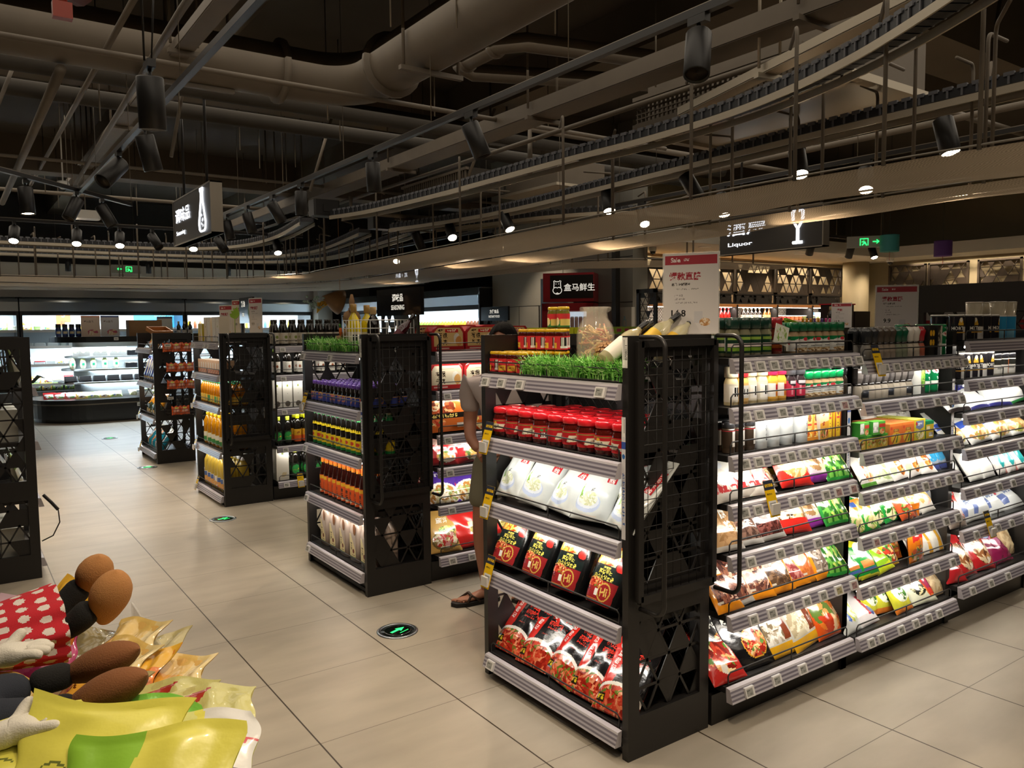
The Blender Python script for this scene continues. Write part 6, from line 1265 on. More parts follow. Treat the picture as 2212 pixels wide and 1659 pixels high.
KB_ = tray2('#1b1b1d', '#1b1b1d', [('bg', '#2a2b2e'), ('t', '小龙坎', .34, .66, .022, '#e3dccb', 0, .02, True), ('r', .5, .5, .56, .86, '#b5262c'), ('e', .12, .72, .12, .18, '#b82c34'), ('f', .5, .22, .48, .22, NOOD + FOOD, 40)], h=.165)
RPK = bg('noodle_soup_bag', .19, .15, .06, [('bg', '#b0282e'), ('r', 0, .72, 1, .94, '#d8b0a4'), ('r', .1, .58, .6, .64, '#e0c8c0'), ('f', .55, .3, .3, .22, ['#e3d8c0', '#c9b48a', '#d8a05a', '#5d7a3a', '#efe8dc'], 24)], 101)
PVB = bg('fish_seasoning_bag', .235, .23, .05, [('bg', '#4b2f8c'), ('p', [(0, 0), (.26, .0), (.2, 1), (0, 1)], '#c2302a'), ('t', '周君记', .10, .6, .024, '#e8dcd8', 0, .02, True), ('t', '酸菜鱼\n调味料', .62, .76, .028, '#e6e2ee', 4, .03), ('e', .56, .2, .44, .28, '#e2ddd2'), ('f', .56, .18, .40, .25, ['#e8e0cc', '#c9b88a', '#8fa05a', '#d8d0b8', '#a8743a', '#f0eadc'], 60)], 102)
GFB = bg('hotpot_base_bag', .19, .23, .05, [('bg', '#c9a056'), ('t', '底料', .5, .74, .034, '#efe8d8', 0, .03), ('f', .6, .5, .26, .1, GRN, 16), ('e', .5, .26, .42, .22, '#6e5a34'), ('f', .5, .28, .38, .19, ['#d8c9a0', '#b5302c', '#e6dcc4', '#8c7a4a', '#c98a8a'], 40)], 103)
RDB = bg('hotpot_base_bag', .23, .24, .05, [('bg', '#c92a26'), ('p', [(.5, .3), (.86, .3), (.86, .56), (.5, .56)], '#cfc06a'), ('r', .55, .46, .8, .48, '#8c7a3c'), ('r', .55, .4, .75, .42, '#8c7a3c'), ('r', 0, .9, 1, 1, '#b8241f')], 104)
fy2 = fR(4.12)
it = rows(HB, (2.46, 2.70, 2.945), (.06,), 1.401, 'red hotpot box with tan front', turn=.03, s=.96) + rows(HB, (2.40, 2.63, 2.87), (.17,), 1.41, 'red hotpot box with tan front', turn=.03, s=.96)
stock(fy2, it, 'top shelf, hotpot bay', 'wire grid')
it = rows(HB2, (2.45, 2.70, 2.95), (.07,), 1.166, 'red hotpot box with cream front', turn=.03)
stock(fy2, it, 'second shelf, hotpot bay', 'soy unit')
it = lean(OB, (2.44,), .08, .901, 'orange and black self-heating box', 14) + lean(KB_, (2.69, 2.93), .08, .901, 'black self-heating box with noodle picture', 14)
stock(fy2, it, 'third shelf, hotpot bay', 'soy unit')
it = lean(RPK, (2.42, 2.62, 2.82, 3.0), .06, .701, 'dark red noodle soup bag', 22)
stock(fy2, it, 'fourth shelf, hotpot bay', 'soy unit')
it = lean(PVB, (2.40, 2.61, 2.84, 3.06), .06, .471, 'purple pickled-fish seasoning bag', 40)
stock(fy2, it, 'fifth shelf, hotpot bay', 'soy unit')
it = lean(GFB, (2.43,), .06, .161, 'tan hotpot base bag with soup bowl', 34) + lean(RDB, (2.62, 2.85), .07, .161, 'bright red hotpot base bag', 34)
stock(fy2, it, 'bottom shelf, hotpot bay', 'soy unit')
# top of the hotpot row seen over the jar unit
YBX = carton('yellow_box', .075, .075, .05, [('bg', '#dce02a'), ('r', .1, .2, .9, .3, '#b8c020')], 10, 10, '#d0d62a', '#e6ea5a')
GBX = carton('green_box', .075, .075, .05, [('bg', '#8fa83a'), ('r', .2, .5, .8, .8, '#a83a5a'), ('f', .6, .25, .3, .2, GRN, 8)], 16, 16, '#a8b83c', '#b8c84a')
it = rows(YBX, [3.30 + k * .08 for k in range(9)], (.30,), 1.46, 'lime-yellow box', turn=.0) + rows(GBX, [4.02 + k * .08 for k in range(9)], (.30,), 1.46, 'green box with pink label', turn=.0)
stock(fy2, it, 'top of hotpot row', 'hotpot boxes')
MB().box(0, 0, 0, 1.6, .12, .055).build('riser', BLACKM, C2, (.02, .26, 1.402))
WLD = carton('white_tub', .09, .04, .07, [('bg', '#d4d0c8'), ('r', 0, .5, 1, 1, '#c94a5a')], 6, 6, '#d4d0c8', '#dedbd4')
it = rows(WLD, [3.50 + k * .1 for k in range(9)], (.06, .14), 1.402, 'white tub with pink band', turn=0)
stock(fy2, it, 'top of hotpot row', 'hotpot boxes')
HNJ = bottle('honey_jar', [(.03, 0), (.033, .003), (.033, .06)], '#9c5a1c', (.034, .06, .085, '#b8742c'), [(.0334, .008, .05, [('bg', '#a8642c'), ('r', .34, .2, .66, .8, '#d8c8a0')], 24, 12)], n=12, onemesh=True, cat='jar')
GRJ = bottle('pickle_jar', [(.03, 0), (.033, .003), (.033, .07)], '#3a3c2a', (.034, .07, .092, '#26282a'), [(.0334, .008, .06, [('bg', '#2f3f30'), ('r', .4, .1, .6, .9, '#cfcabc')], 24, 12)], n=12, onemesh=True, cat='jar')
it = rows(HNJ, [4.22 + k * .078 for k in range(6)], (.05, .13), 1.402, 'amber honey jar with tan lid', turn=1) + rows(GRJ, [4.20 + k * .078 for k in range(11)], (.22,), 1.425, 'dark pickle jar with white label', turn=.6) + rows(HNJ, [4.70 + k * .078 for k in range(4)], (.05,), 1.402, 'amber honey jar past the first group', turn=1)
stock(fy2, it, 'top of hotpot row', 'white tubs')
RLB = bottle('sauce_bottle', [(.026, 0), (.029, .004), (.029, .1), (.02, .13), (.013, .15)], '#7c1f1a', (.016, .15, .18, '#b5262c'), [(.0293, .02, .09, [('bg', '#e0d8cc'), ('r', .3, .3, .7, .8, '#b5302c')], 24, 12)], n=12, onemesh=True)
it = rows(RLB, [3.36 + k * .12 for k in range(7)], (.07,), 1.166, 'red sauce bottle', turn=.4) + rows(YBX, [4.25 + k * .1 for k in range(8)], (.08,), 1.166, 'lime box', turn=.0)
stock(fy2, it, 'second shelf past the hotpot bay', 'upright')
# ------------------------------------------------------------------ cooking oil end unit
OILP = [(.034, 0), (.040, .006), (.042, .10), (.040, .115), (.042, .13), (.040, .19), (.024, .225), (.015, .24)]
def oil(nm, P, m, cap, lab, sc=1.): return bottle(nm, [(r * sc, z * sc) for r, z in P], '#d9941c', (.019 * sc, .238 * sc, .262 * sc, cap), [(.0424 * sc, .02 * sc, .10 * sc, lab, 40, 24)], bodymat=m, n=16)
O1 = oil('oil_bottle', OILP, mat('amber_oil', '#e08a12', .12, trans=.45, coat=.7, ior=1.25), '#1f8f5a', [('bg', '#dcb24a'), ('r', .42, .1, .58, .9, '#4f9a5a')], .80)
O2 = oil('oil_bottle', OILP, mat('deep_oil', '#eda01a', .1, trans=.5, coat=.7, ior=1.25), '#e3b81e', [('bg', '#d8d2a0'), ('r', .3, .1, .7, .5, '#3f8a4a'), ('r', .3, .6, .7, .9, '#dcd8cc')], 1.12)
O3 = oil('oil_bottle', OILP, mat('pale_yellow_oil', '#e2c04a', .1, trans=.5, coat=.7, ior=1.25), '#d9dadf', [('bg', '#ddd6c8'), ('f', .5, .3, .2, .3, ['#b5302c', '#d8a05a', '#e6d8c0'], 10), ('r', .4, .55, .6, .95, '#44609a')], 1.2)
CRK = carton('cracker_box', .075, .125, .05, [('bg', '#d8ae84'), ('r', 0, 0, 1, .3, '#c9642c'), ('r', .25, .35, .75, .8, '#e3d4c0'), ('fr', .5, .14, .45, .1, ['#d87a3c', '#e6c8a0', '#b5502a'], 20)], 16, 24, '#d8b08c', '#c9c0b4')
fe3 = fE(7.0)
it = rows(O1, [.06 + k * .078 for k in range(10)], (.06, .14, .22), .871, 'amber oil bottle with green cap', turn=.6); stock(fe3, it, 'oil end unit', 'corner post')
it = rows(O2, (.09, .21, .34, .47, .60, .73), (.08, .20), .476, 'large golden oil bottle', turn=.5); stock(fe3, it, 'oil end unit', 'corner post')
it = rows(O3, (.09, .20, .31, .42, .53, .64, .75), (.08, .20), .091, 'pale oil bottle with silver cap', turn=.4); stock(fe3, it, 'oil end unit', 'corner post')
it = rows(CRK, [.06 + k * .08 for k in range(10)], (.05, .11), 1.146, 'orange-banded cream cracker box', turn=0); stock(fe3, it, 'oil end unit', 'corner post')
WTB = carton('gift_box', .105, .225, .09, [('bg', '#dccfb8'), ('e', .5, .62, .1, .05, '#a8ac4a'), ('p', [(.5, .14), (.85, .14), (.68, .28)], '#b5ae5a'), ('r', .46, .82, .54, .84, '#5d5548'), ('r', .2, .4, .7, .41, '#b5a890')], 30, 50, '#d8cab2', '#e0d6c2')
WTC = carton('gift_box', .105, .225, .09, [('bg', '#ddd2bc'), ('r', .2, .3, .8, .31, '#b5a890'), ('r', .2, .5, .8, .51, '#b5a890'), ('r', .6, .18, .8, .28, '#8c8474'), ('r', .46, .82, .54, .84, '#5d5548')], 30, 50, '#d8cab2', '#e0d6c2')
YBG = carton('snack_box', .07, .17, .06, [('bg', '#c9b41c'), ('p', [(0, .2), (.6, .5), (1, .3), (1, 0), (0, 0)], '#d8bc8a'), ('t', '粮', .6, .7, .02, '#3a3014')], 20, 34, '#c0ac1c', '#d8c43a')
it = [(WTB, .59, .09, 1.431, 'cream gift box beside the yellow boxes', {}), (WTC, .475, .09, 1.431, 'cream gift box printed with text lines', {}), (WTC, .30, .09, 1.431, 'cream gift box printed with text lines', {}), (WTB, .185, .09, 1.431, 'cream gift box with green triangle near the corner', {})]
it += rows(YBG, (.68, .76), (.06, .13), 1.431, 'yellow grain box', turn=0)
stock(fe3, it, 'top of oil unit', 'corner post')
for k, (x, y, z, lab, rz) in enumerate(((2.26, 7.18, 1.511, 'narrow sale poster standing at the corner of the oil unit', -74), (2.27, 7.74, 1.511, 'narrow sale poster standing behind the cream gift boxes', -74), (2.24, 8.05, 1.47, 'narrow sale poster standing past the yellow grain boxes', -70))):
    sale_sign(lab, x, y, z, RAD(rz), h=.31, w=.20, price='9.9', name='特价 精选')
lf = thing('monstera_leaf', 'green cut-out monstera leaf standing above the gift boxes', 'leaf decoration', (2.2, 7.62, 1.66), RAD(-60))
MB().prism([(-.05, .0), (-.06, .03), (-.03, .035), (-.045, .06), (-.01, .055), (-.015, .085), (.015, .07), (.03, .095), (.05, .06), (.06, .02), (.03, -.01), (.0, -.02)], -.002, .002, M=Matrix.Rotation(PI / 2, 4, 'X')).build('blade', mat('leaf_green', '#7fa832', .5), lf); MB().tube([(0, 0, -.02), (0, .0, -.16)], .003, 5).build('stalk', mat('leaf_green'), lf)
ms = thing('aisle_sign', 'small black sign board behind the cream gift boxes', 'sign', (2.28, 7.5, 1.5), -PI / 2); MB().box(-.2, -.01, .1, .2, .01, .34).build('board', mat('sign_black'), ms); MB().box(-.18, -.008, 0, -.15, .008, .1).box(.15, -.008, 0, .18, .008, .1).build('stand', BLACK, ms)
t = MB(); text_mb(t, '粮油', .06, Matrix.Translation((-.08, -.0112, .28)) @ Matrix.Rotation(PI / 2, 4, 'X'), .02); text_mb(t, 'OIL', .035, Matrix.Translation((-.08, -.0112, .18)) @ Matrix.Rotation(PI / 2, 4, 'X'), .02); t.build('lettering', SIGNDIM, ms)
# soy row behind the oil unit
SYB = lambda l, c, cap='#b8c83a', h=.235: bottle('soy_sauce_bottle', [(.026, 0), (.0295, .004), (.0295, h * .55), (.022, h * .75), (.013, h * .88)], '#17100c', (.017, h * .86, h, cap), [(.03, h * .08, h * .5, l, 36, 26)], bodymat=SMOKED, n=12, onemesh=False)
SB1 = SYB([('bg', '#d0c8b8'), ('e', .5, .6, .08, .14, '#7c8a3a'), ('r', .44, .2, .56, .3, '#6e6858')], 0, '#26221c')
SB2 = SYB([('bg', '#cfcac0'), ('e', .5, .55, .07, .13, '#8c4a2a')], 0, '#8fbf2c', .27)
SB3 = SYB([('bg', '#1c2a1c'), ('e', .5, .55, .2, .36, '#2f9a4a'), ('t', '六月鲜', .5, .55, .016, '#d8a02c')], 0, '#c9d44a', .235)
SB4 = SYB([('bg', '#cf9a1e'), ('r', 0, 0, 1, .5, '#cf5a24'), ('t', '鲜', .5, .7, .02, '#7c2a14')], 0, '#d0d61e', .235)
SB5 = SYB([('bg', '#c42f24'), ('r', .0, .7, 1, 1, '#cf7a2c')], 0, '#c9ba94', .26)
WBX = carton('tall_soy_box', .085, .25, .085, [('bg', '#dcdad0'), ('e', .5, .8, .1, .05, '#7c8a3a'), ('e', .5, .14, .28, .1, '#5d564c'), ('r', .44, .5, .56, .52, '#9a968c')], 24, 50, '#d8d6cc', '#e0ded4')
WBX2 = carton('tall_soy_box', .115, .30, .10, [('bg', '#d8d3c6'), ('e', .5, .82, .1, .04, '#5d6a34'), ('f', .5, .2, .3, .1, ['#d8d3c6', '#c9b890', '#d8d3c6'], 16)], 24, 50, '#d4cec0', '#dcd8cc')
fy3 = fR(7.0)
it = rows(SB1, [2.39 + k * .085 for k in range(8)], (.05, .13), 1.392, 'black soy bottle with cream label', turn=.4); stock(fy3, it, 'top shelf, soy bay', 'oil unit')
it = rows(SB2, [2.40 + k * .105 for k in range(7)], (.06, .14), 1.132, 'lime-capped soy bottle with cream label', turn=.4, s=.86); stock(fy3, it, 'second shelf, soy bay', 'oil unit')
it = rows(WBX, (2.38, 2.475, 2.57), (.06,), .832, 'tall white soy sauce box', turn=0) + rows(SB5, (2.67, 2.75, 2.83, 2.92), (.06,), .832, 'red-labelled soy bottle', turn=.4); stock(fy3, it, 'third shelf, soy bay', 'oil unit')
it = rows(SB3, (2.39, 2.475), (.055,), .492, 'green-labelled soy bottle', turn=.4, s=1.1) + rows(SB4, (2.57, 2.645, 2.72, 2.80, 2.88), (.055, .14), .492, 'yellow and red soy bottle', turn=.4, s=1.15); stock(fy3, it, 'fourth shelf, soy bay', 'oil unit')
it = rows(WBX2, (2.41,), (.07,), .172, 'tall cream soy carton', turn=0) + rows(SB3, (2.54, 2.65, 2.76, 2.87), (.06, .15), .172, 'green-labelled soy bottle', turn=.4, s=1.2); stock(fy3, it, 'bottom shelf, soy bay', 'oil unit')
CYL = bottle('tinned_food', [(.033, 0), (.035, .002), (.035, .07)], '#c9962c', (.0355, .07, .085, '#4a2c1c'), None, n=12, onemesh=True, cat='jar')
CYY = bottle('tinned_food', [(.033, 0), (.035, .002), (.035, .04)], '#d8b02c', (.0355, .04, .05, '#dcb83c'), None, n=12, onemesh=True, cat='jar')
it = rows(CYY, [3.30 + k * .078 for k in range(11)], (.06,), 1.391, 'yellow jar', turn=0) + rows(CYL, [3.35 + k * .1 for k in range(8)], (.16,), 1.40, 'brown-lidded jar', turn=0); stock(fy3, it, 'top of the oil row', 'oil unit')
# ------------------------------------------------------------------ end unit with orange bags
fe4 = fE(9.75)
BLB = bg('rice_bag', .13, .26, .07, [('bg', '#2c3a8c'), ('e', .5, .6, .26, .3, '#d8cfc0'), ('r', .2, .1, .8, .2, '#c9a03a')], 111)
ORY = bg('rice_bag', .22, .36, .09, [('bg', '#dc952c'), ('p', [(0, .3), (.3, .36), (.5, .28), (.8, .36), (1, .3), (1, 0), (0, 0)], '#3f4a3a'), ('f', .5, .08, .48, .08, ['#d8c090', '#3a3c30', '#c9a05a'], 12), ('r', .1, .6, .3, .9, '#e3d8b0')], 112)
TLB = bg('rice_bag', .19, .26, .08, [('bg', '#1f7080'), ('p', [(.3, .2), (.6, .1), (.7, .8), (.4, .9)], '#c98a5a'), ('r', 0, .86, 1, 1, '#dcd8c8')], 113)
MIX = bg('snack_bag', .16, .16, .06, [('bg', '#d8a05a'), ('f', .5, .5, .4, .4, ['#d8402c', '#e6d8b0', '#dca03c'], 14)], 114)
stock(fe4, lean(MIX, (.15, .40), .10, 1.33, 'tan snack bag', 24), 'top shelf, rice unit', 'corner post')
stock(fe4, lean(BLB, (.12, .25, .38, .52, .66), .09, .93, 'navy rice bag', 10), 'rice end unit', 'corner post')
stock(fe4, lean(ORY, (.16, .40, .66), .10, .52, 'large orange rice bag', 26), 'rice end unit', 'corner post')
stock(fe4, lean(TLB, (.13, .34, .55, .76), .10, .12, 'teal rice bag', 28), 'rice end unit', 'corner post')
ORS4 = bg('noodle_bag', .11, .10, .05, [('bg', '#d85a24'), ('r', .2, .35, .8, .65, '#d8a08a'), ('e', .5, .8, .2, .1, '#c9c43a')], 115, jag=.012)
for bi, (zb, xs) in enumerate(((1.29, (2.03, 2.13, 2.23)), (1.06, (2.06, 2.17, 2.27)), (.86, (2.06, 2.16, 2.26)), (.56, (2.10, 2.19)))):
    b = thing('wire_tray', f'small black wire tray hung on the rice unit, {ORD[bi]} from its top', 'wire tray', (0, 9.72, zb), 0, None)
    wm = MB()
    for zz in (0, .035, .07): wm.tube([(1.99, .025, zz), (2.31, .025, zz), (2.31, -.08, zz), (1.99, -.08, zz)], .002, 4, closed=True)
    for k in range(11): xx = 1.99 + .032 * k; wm.tube([(xx, .025, .07), (xx, .025, 0), (xx, -.08, 0), (xx, -.08, .07)], .0014, 4)
    wm.build('wire_frame', BLACK, b)
    stock(fR(9.685), [(ORS4, x, 0, zb + .004, 'orange noodle bag', dict(turn=RNG.uniform(-.2, .2), roll=RNG.uniform(-.15, .15))) for x in xs], f'{ORD[bi]} wire tray of rice unit', 'corner post')
put(carton('label_holder', .07, .03, .003, [('bg', '#cfccc4'), ('r', .15, .3, .85, .7, '#6a6862')], 12, 6), (2.02, 9.63, 1.355), 'grey price label over the first wire tray'); put(carton('label_holder', .07, .03, .003, [('bg', '#cfccc4'), ('r', .15, .3, .85, .7, '#6a6862')], 12, 6), (2.05, 9.7465, .74), 'grey price label low on the rice unit panel')
tb = thing('bamboo_basket', 'small bamboo tray lying on top of the rice unit', 'basket', (2.02, 10.05, 1.511), .3)
MB().box(-.12, -.09, 0, .12, .09, .008).box(-.12, -.09, 0, -.11, .09, .05).box(.11, -.09, 0, .12, .09, .05).box(-.12, -.09, 0, .12, -.08, .05).box(-.12, .08, 0, .12, .09, .05).build('tray', WOOD, tb); tb.rotation_euler = (RAD(18), 0, .3)
# dark end unit across the aisle: a few white packs and a cable
fl = lambda s, d: ((.40 - d, 5.73 + s), PI / 2)
WPK = carton('white_carton', .14, .2, .12, [('bg', '#d2d0c4'), ('r', .1, .2, .9, .3, '#a8a890')], 10, 12, '#cac8bc', '#d8d6cc')
GPK = bg('rice_bag', .16, .24, .07, [('bg', '#cfcdb8'), ('r', 0, .7, 1, 1, '#7c9a3a')], 121)
for zz, nm in ((.121, 'bottom'), (.501, 'second'), (.861, 'third'), (1.201, 'top')):
    if nm in ('bottom', 'third'): stock(fl, [(WPK, s, .14, zz, 'white carton', {}) for s in (.12, .32, .52)], f'{nm} shelf, dark unit', 'near panel')
    else: stock(fl, lean(GPK, (.14, .36, .6), .10, zz, 'cream rice bag', 20), f'{nm} shelf, dark unit', 'near panel')
cb = MB(); pts = [(.43, 5.72, .52), (.47, 5.70, .47), (.505, 5.69, .42), (.51, 5.69, .34), (.47, 5.69, .26), (.41, 5.71, .23)]
P = []
for i in range(len(pts) - 1):
    for k in range(4): P.append(Vector(pts[i]).lerp(Vector(pts[i + 1]), k / 4))
cb.tube(P[:9], .010, 6).tube(P[8:] + [Vector(pts[-1])], .004, 6)
tag(cb.build('power_cable', BLACK), 'black plug cable dangling from the dark end unit', 'cable')
gc = thing('fern_sprig', 'dark fern sprig poking out of the dark end unit', 'plant', (.41, 5.78, 1.22))
f_ = MB()
for k in range(14):
    a = RNG.uniform(-.9, .9); f_.tube([(0, k * .01, 0), (.04, k * .012 + a * .03, .04), (.07, k * .012 + a * .08, .03)], [.004, .003, .001], 4)
f_.build('fronds', mat('dark_leaf', '#26382a', .5), gc)
# direction markers set in the floor
for k, (x, y) in enumerate(((1.79, 3.565), (1.745, 6.57), (1.745, 9.6), (1.80, 12.55))):
    r = thing('floor_exit_marker', f'round green-arrow exit marker in the floor, {ORD[k]} one counted from the jar unit', 'floor marker', (x, y, 0), 0, 'exit markers in the floor')
    MB().lathe([(.105, 0), (.105, .003), (.098, .006), (.088, .006), (.086, .004), (0, .004)], 36).build('steel_ring', STEEL, r)
    MB().lathe([(.085, .0045), (.06, .0055), (0, .0055)], 36).build('dark_glass', mat('marker_glass', '#0c1410', .08), r)
    MB().add([(-.045, -.008, .0062), (.005, -.008, .0062), (.005, -.022, .0062), (.05, 0, .0062), (.005, .022, .0062), (.005, .008, .0062), (-.045, .008, .0062)], [tuple(range(7))]).add([(-.02, -.04, .0062), (.04, -.04, .0062), (.04, -.036, .0062), (-.02, -.036, .0062)], [(0, 1, 2, 3)]).build('arrow', GREENL, r)
    r.rotation_euler = (0, 0, RAD(20))
# ------------------------------------------------------------------ snack bin in the near corner
bn = thing('snack_bin', 'deep display bin heaped with snack bags and dolls in the near corner', 'display bin', (0, 0, 0))
MB().box(-1.1, .9, .06, .455, 2.98, .10).box(-1.1, .9, 0, -1.08, 2.98, .5).box(.44, .9, 0, .46, 2.98, .5).box(-1.1, .9, 0, .46, .92, .5).box(-1.1, 2.96, 0, .46, 2.98, .5).box(-1.08, .92, .40, .44, 2.96, .44).build('bin_body', BLACKM, bn)
MB().box(.462, .9, .42, .468, 2.93, .615).build('acrylic_guard', CLEARP, bn)
for y in (1.5, 2.05, 2.6): MB().box(.458, y, .50, .474, y + .03, .56).build('guard_clip', CLEARP, bn)
BY = dict(crumple=.016, bottom=.55, seal=.05, flat=.5, wob=.014)
YF = lambda k, g: bag('snack_bag', .30, .38, .10, [('bg', '#dcd65a'), ('p', g, '#8fc23c'), ('e', .36, .60, .11, .055, '#6c7434'), ('e', .36, .585, .115, .055, '#dcd65a'), ('e', .66, .60, .11, .055, '#6c7434'), ('e', .66, .585, .115, .055, '#dcd65a'), ('t', '香蕉味', .30, .12, .016, '#4a4028', 0, .02)], 60, 76, SOFT, k, **BY)
YF1 = YF(131, [(0, 0), (0, 0), (0, 0)]); YF2 = YF(132, [(0, .55), (.4, .75), (.42, 1), (0, 1)])
WHY = bag('snack_bag', .30, .36, .10, [('bg', '#dcd662'), ('p', [(.62, 1), (1, 1), (1, 0), (.8, 0), (.84, .4), (.70, .7)], '#d2d2d0'), ('f', .88, .45, .08, .2, ['#4a1c1c', '#d2d2d0', '#8c2a2a', '#d2d2d0', '#3a2420'], 16), ('t', '日式小圆饼', .90, .78, .014, '#c23a44'), ('p', [(0, .5), (.3, .7), (.34, 1), (0, 1)], '#8fc63c'), ('e', .46, .55, .10, .05, '#6c7434'), ('e', .46, .535, .105, .05, '#dcd662')], 60, 76, SOFT, 133, **BY)
OLV = bag('snack_bag', .26, .42, .10, [('bg', '#c4c07a'), ('p', [(.0, .72), (.4, .8), (.5, .96), (0, .92)], '#a8322a'), ('f', .6, .55, .12, .16, ['#5a2a1c', '#c4c07a', '#c4c07a', '#8c3a22'], 14), ('f', .55, .22, .4, .16, ['#6e7a3a', '#c4c07a', '#9aa052', '#c4c07a', '#4a5a2c'], 46), ('t', '荞麦茶', .3, .7, .018, '#3a2c20', 40)], 60, 80, FOIL, 134, **BY)
AMB = bag('snack_bag', .20, .42, .09, [('bg', '#d9a23c'), ('r', 0, .8, 1, 1, '#d8b86a'), ('p', [(.6, 0), (1, 0), (1, 1), (.7, 1)], '#d8c48a'), ('t', '蜂蜜', .3, .6, .04, '#5a3414', 80, .02), ('f', .84, .5, .08, .3, ['#4a2c1c', '#d8c48a', '#c97a2c', '#d8c48a'], 14)], 44, 76, FOIL, 135, **BY)
ORA = bag('snack_bag', .18, .42, .09, [('bg', '#d5761e'), ('r', 0, .8, 1, 1, '#dfae3c'), ('t', '橙', .4, .55, .04, '#6a3410', 80), ('r', 0, 0, 1, .2, '#c9a05a')], 40, 76, FOIL, 136, **BY)
GRS = bag('snack_bag', .18, .40, .09, [('bg', '#b5aa78'), ('r', .0, .0, .4, 1, '#a39a68'), ('t', '酥饼', .6, .5, .04, '#5a5030', 80)], 40, 70, FOIL, 137, **BY)
PNK = bag('snack_bag', .30, .34, .10, [('bg', '#b83a72'), ('f', .5, .5, .4, .4, ['#b83a72', '#c95a8a', '#d8a03c', '#c44a80', '#7c2a50'], 20), ('r', 0, .9, 1, 1, '#d8b8c4')], 40, 50, FOIL, 138, **BY)
GRD = bag('snack_bag', .24, .34, .08, [('bg', '#3f9a34'), ('p', [(0, .4), (1, .6), (1, .4), (0, .2)], '#2f7c2c'), ('r', 0, .9, 1, 1, '#7cc04a')], 36, 50, FOIL, 139, **BY)
LIM = bag('snack_bag', .22, .36, .08, [('bg', '#8fc23c'), ('r', .0, 0, .3, 1, '#d8dccc'), ('r', 0, .9, 1, 1, '#b5d86a')], 36, 50, FOIL, 140, **BY)
def heap(p, c, yaw, pitch, roll, h, label):
    """c: where the bag's middle lies; pitch 90 = flat on its back"""
    R = Matrix.Rotation(RAD(yaw), 4, 'Z') @ Matrix.Rotation(RAD(-pitch), 4, 'X') @ Matrix.Rotation(RAD(roll), 4, 'Y')
    o = put(p, (0, 0, 0), label); o.matrix_world = Matrix.Translation(c) @ R @ Matrix.Translation((0, 0, -h / 2)); return o
heap(YF1, (-.02, 1.72, .70), -20, 62, 4, .38, 'plain yellow snack bag, cut off by the near frame edge')
heap(YF1, (.13, 1.60, .70), -34, 48, 6, .38, 'yellow snack bag standing in front of the white glove')
heap(YF2, (.20, 1.44, .69), -40, 55, -4, .38, 'small yellow snack bag with folded ear-like corners at the near edge')
heap(WHY, (.285, 1.56, .66), -42, 66, -12, .36, 'big yellow and white snack bag with winking eye print')
heap(GRD, (.23, 1.72, .64), -30, 50, 10, .34, 'dark green snack bag wedged under the big shoes')
heap(LIM, (.22, 1.82, .60), -55, 60, 6, .36, 'lime green bag behind the big yellow bag')
heap(LIM, (.40, 1.42, .53), -38, 74, -14, .36, 'lime and white bag against the acrylic guard')
heap(OLV, (.37, 1.80, .585), -58, 66, -20, .42, 'olive tea bag with twig drawing beside the acrylic guard')
heap(OLV, (.33, 1.93, .55), -58, 60, -20, .42, 'second olive tea bag lying under the first')
heap(AMB, (.375, 2.12, .56), -62, 64, -22, .42, 'amber honey snack bag beside the acrylic guard')
heap(ORA, (.29, 2.17, .58), -62, 58, -18, .42, 'orange snack bag between amber bag and shoes')
heap(AMB, (.24, 2.24, .585), -66, 60, -10, .42, 'amber snack bag under the dotted skirt')
heap(GRS, (.17, 2.16, .58), -70, 62, -4, .40, 'dull olive biscuit bag under the brown shoes')
heap(GRS, (.385, 2.46, .53), -60, 64, -24, .40, 'pale biscuit bag near the far end of the guard')
heap(AMB, (.32, 2.44, .56), -64, 58, -16, .42, 'amber bag behind the tan shoes')
heap(PNK, (.15, 2.72, .63), -30, 55, 4, .34, 'magenta snack bag at the far end of the bin')
heap(PNK, (-.05, 2.62, .64), -20, 58, -6, .34, 'magenta snack bag behind the dotted skirt')
heap(ORA, (.17, 2.70, .60), -40, 40, 20, .42, 'bright orange bag corner sticking up behind the doll')
heap(YF1, (-.16, 2.0, .60), -25, 66, 0, .38, 'yellow snack bag under the denim doll')
heap(AMB, (-.02, 2.12, .60), -40, 66, 6, .42, 'amber snack bag under the white glove')
mb = MB(); gx, gy = np.meshgrid(np.linspace(-1.07, .44, 30), np.linspace(.93, 2.95, 40))
hz = .50 + .10 * np.clip(1 - ((gx + .3) / .85) ** 2, 0, 1) - .03 * np.sin(gx * 17) * np.sin(gy * 13)
mb.surf(np.stack([gx, gy, hz], -1), None, '#8c7a3c'); o = mb.build('bottom_bags', FOIL, bn); o['kind'] = 'stuff'

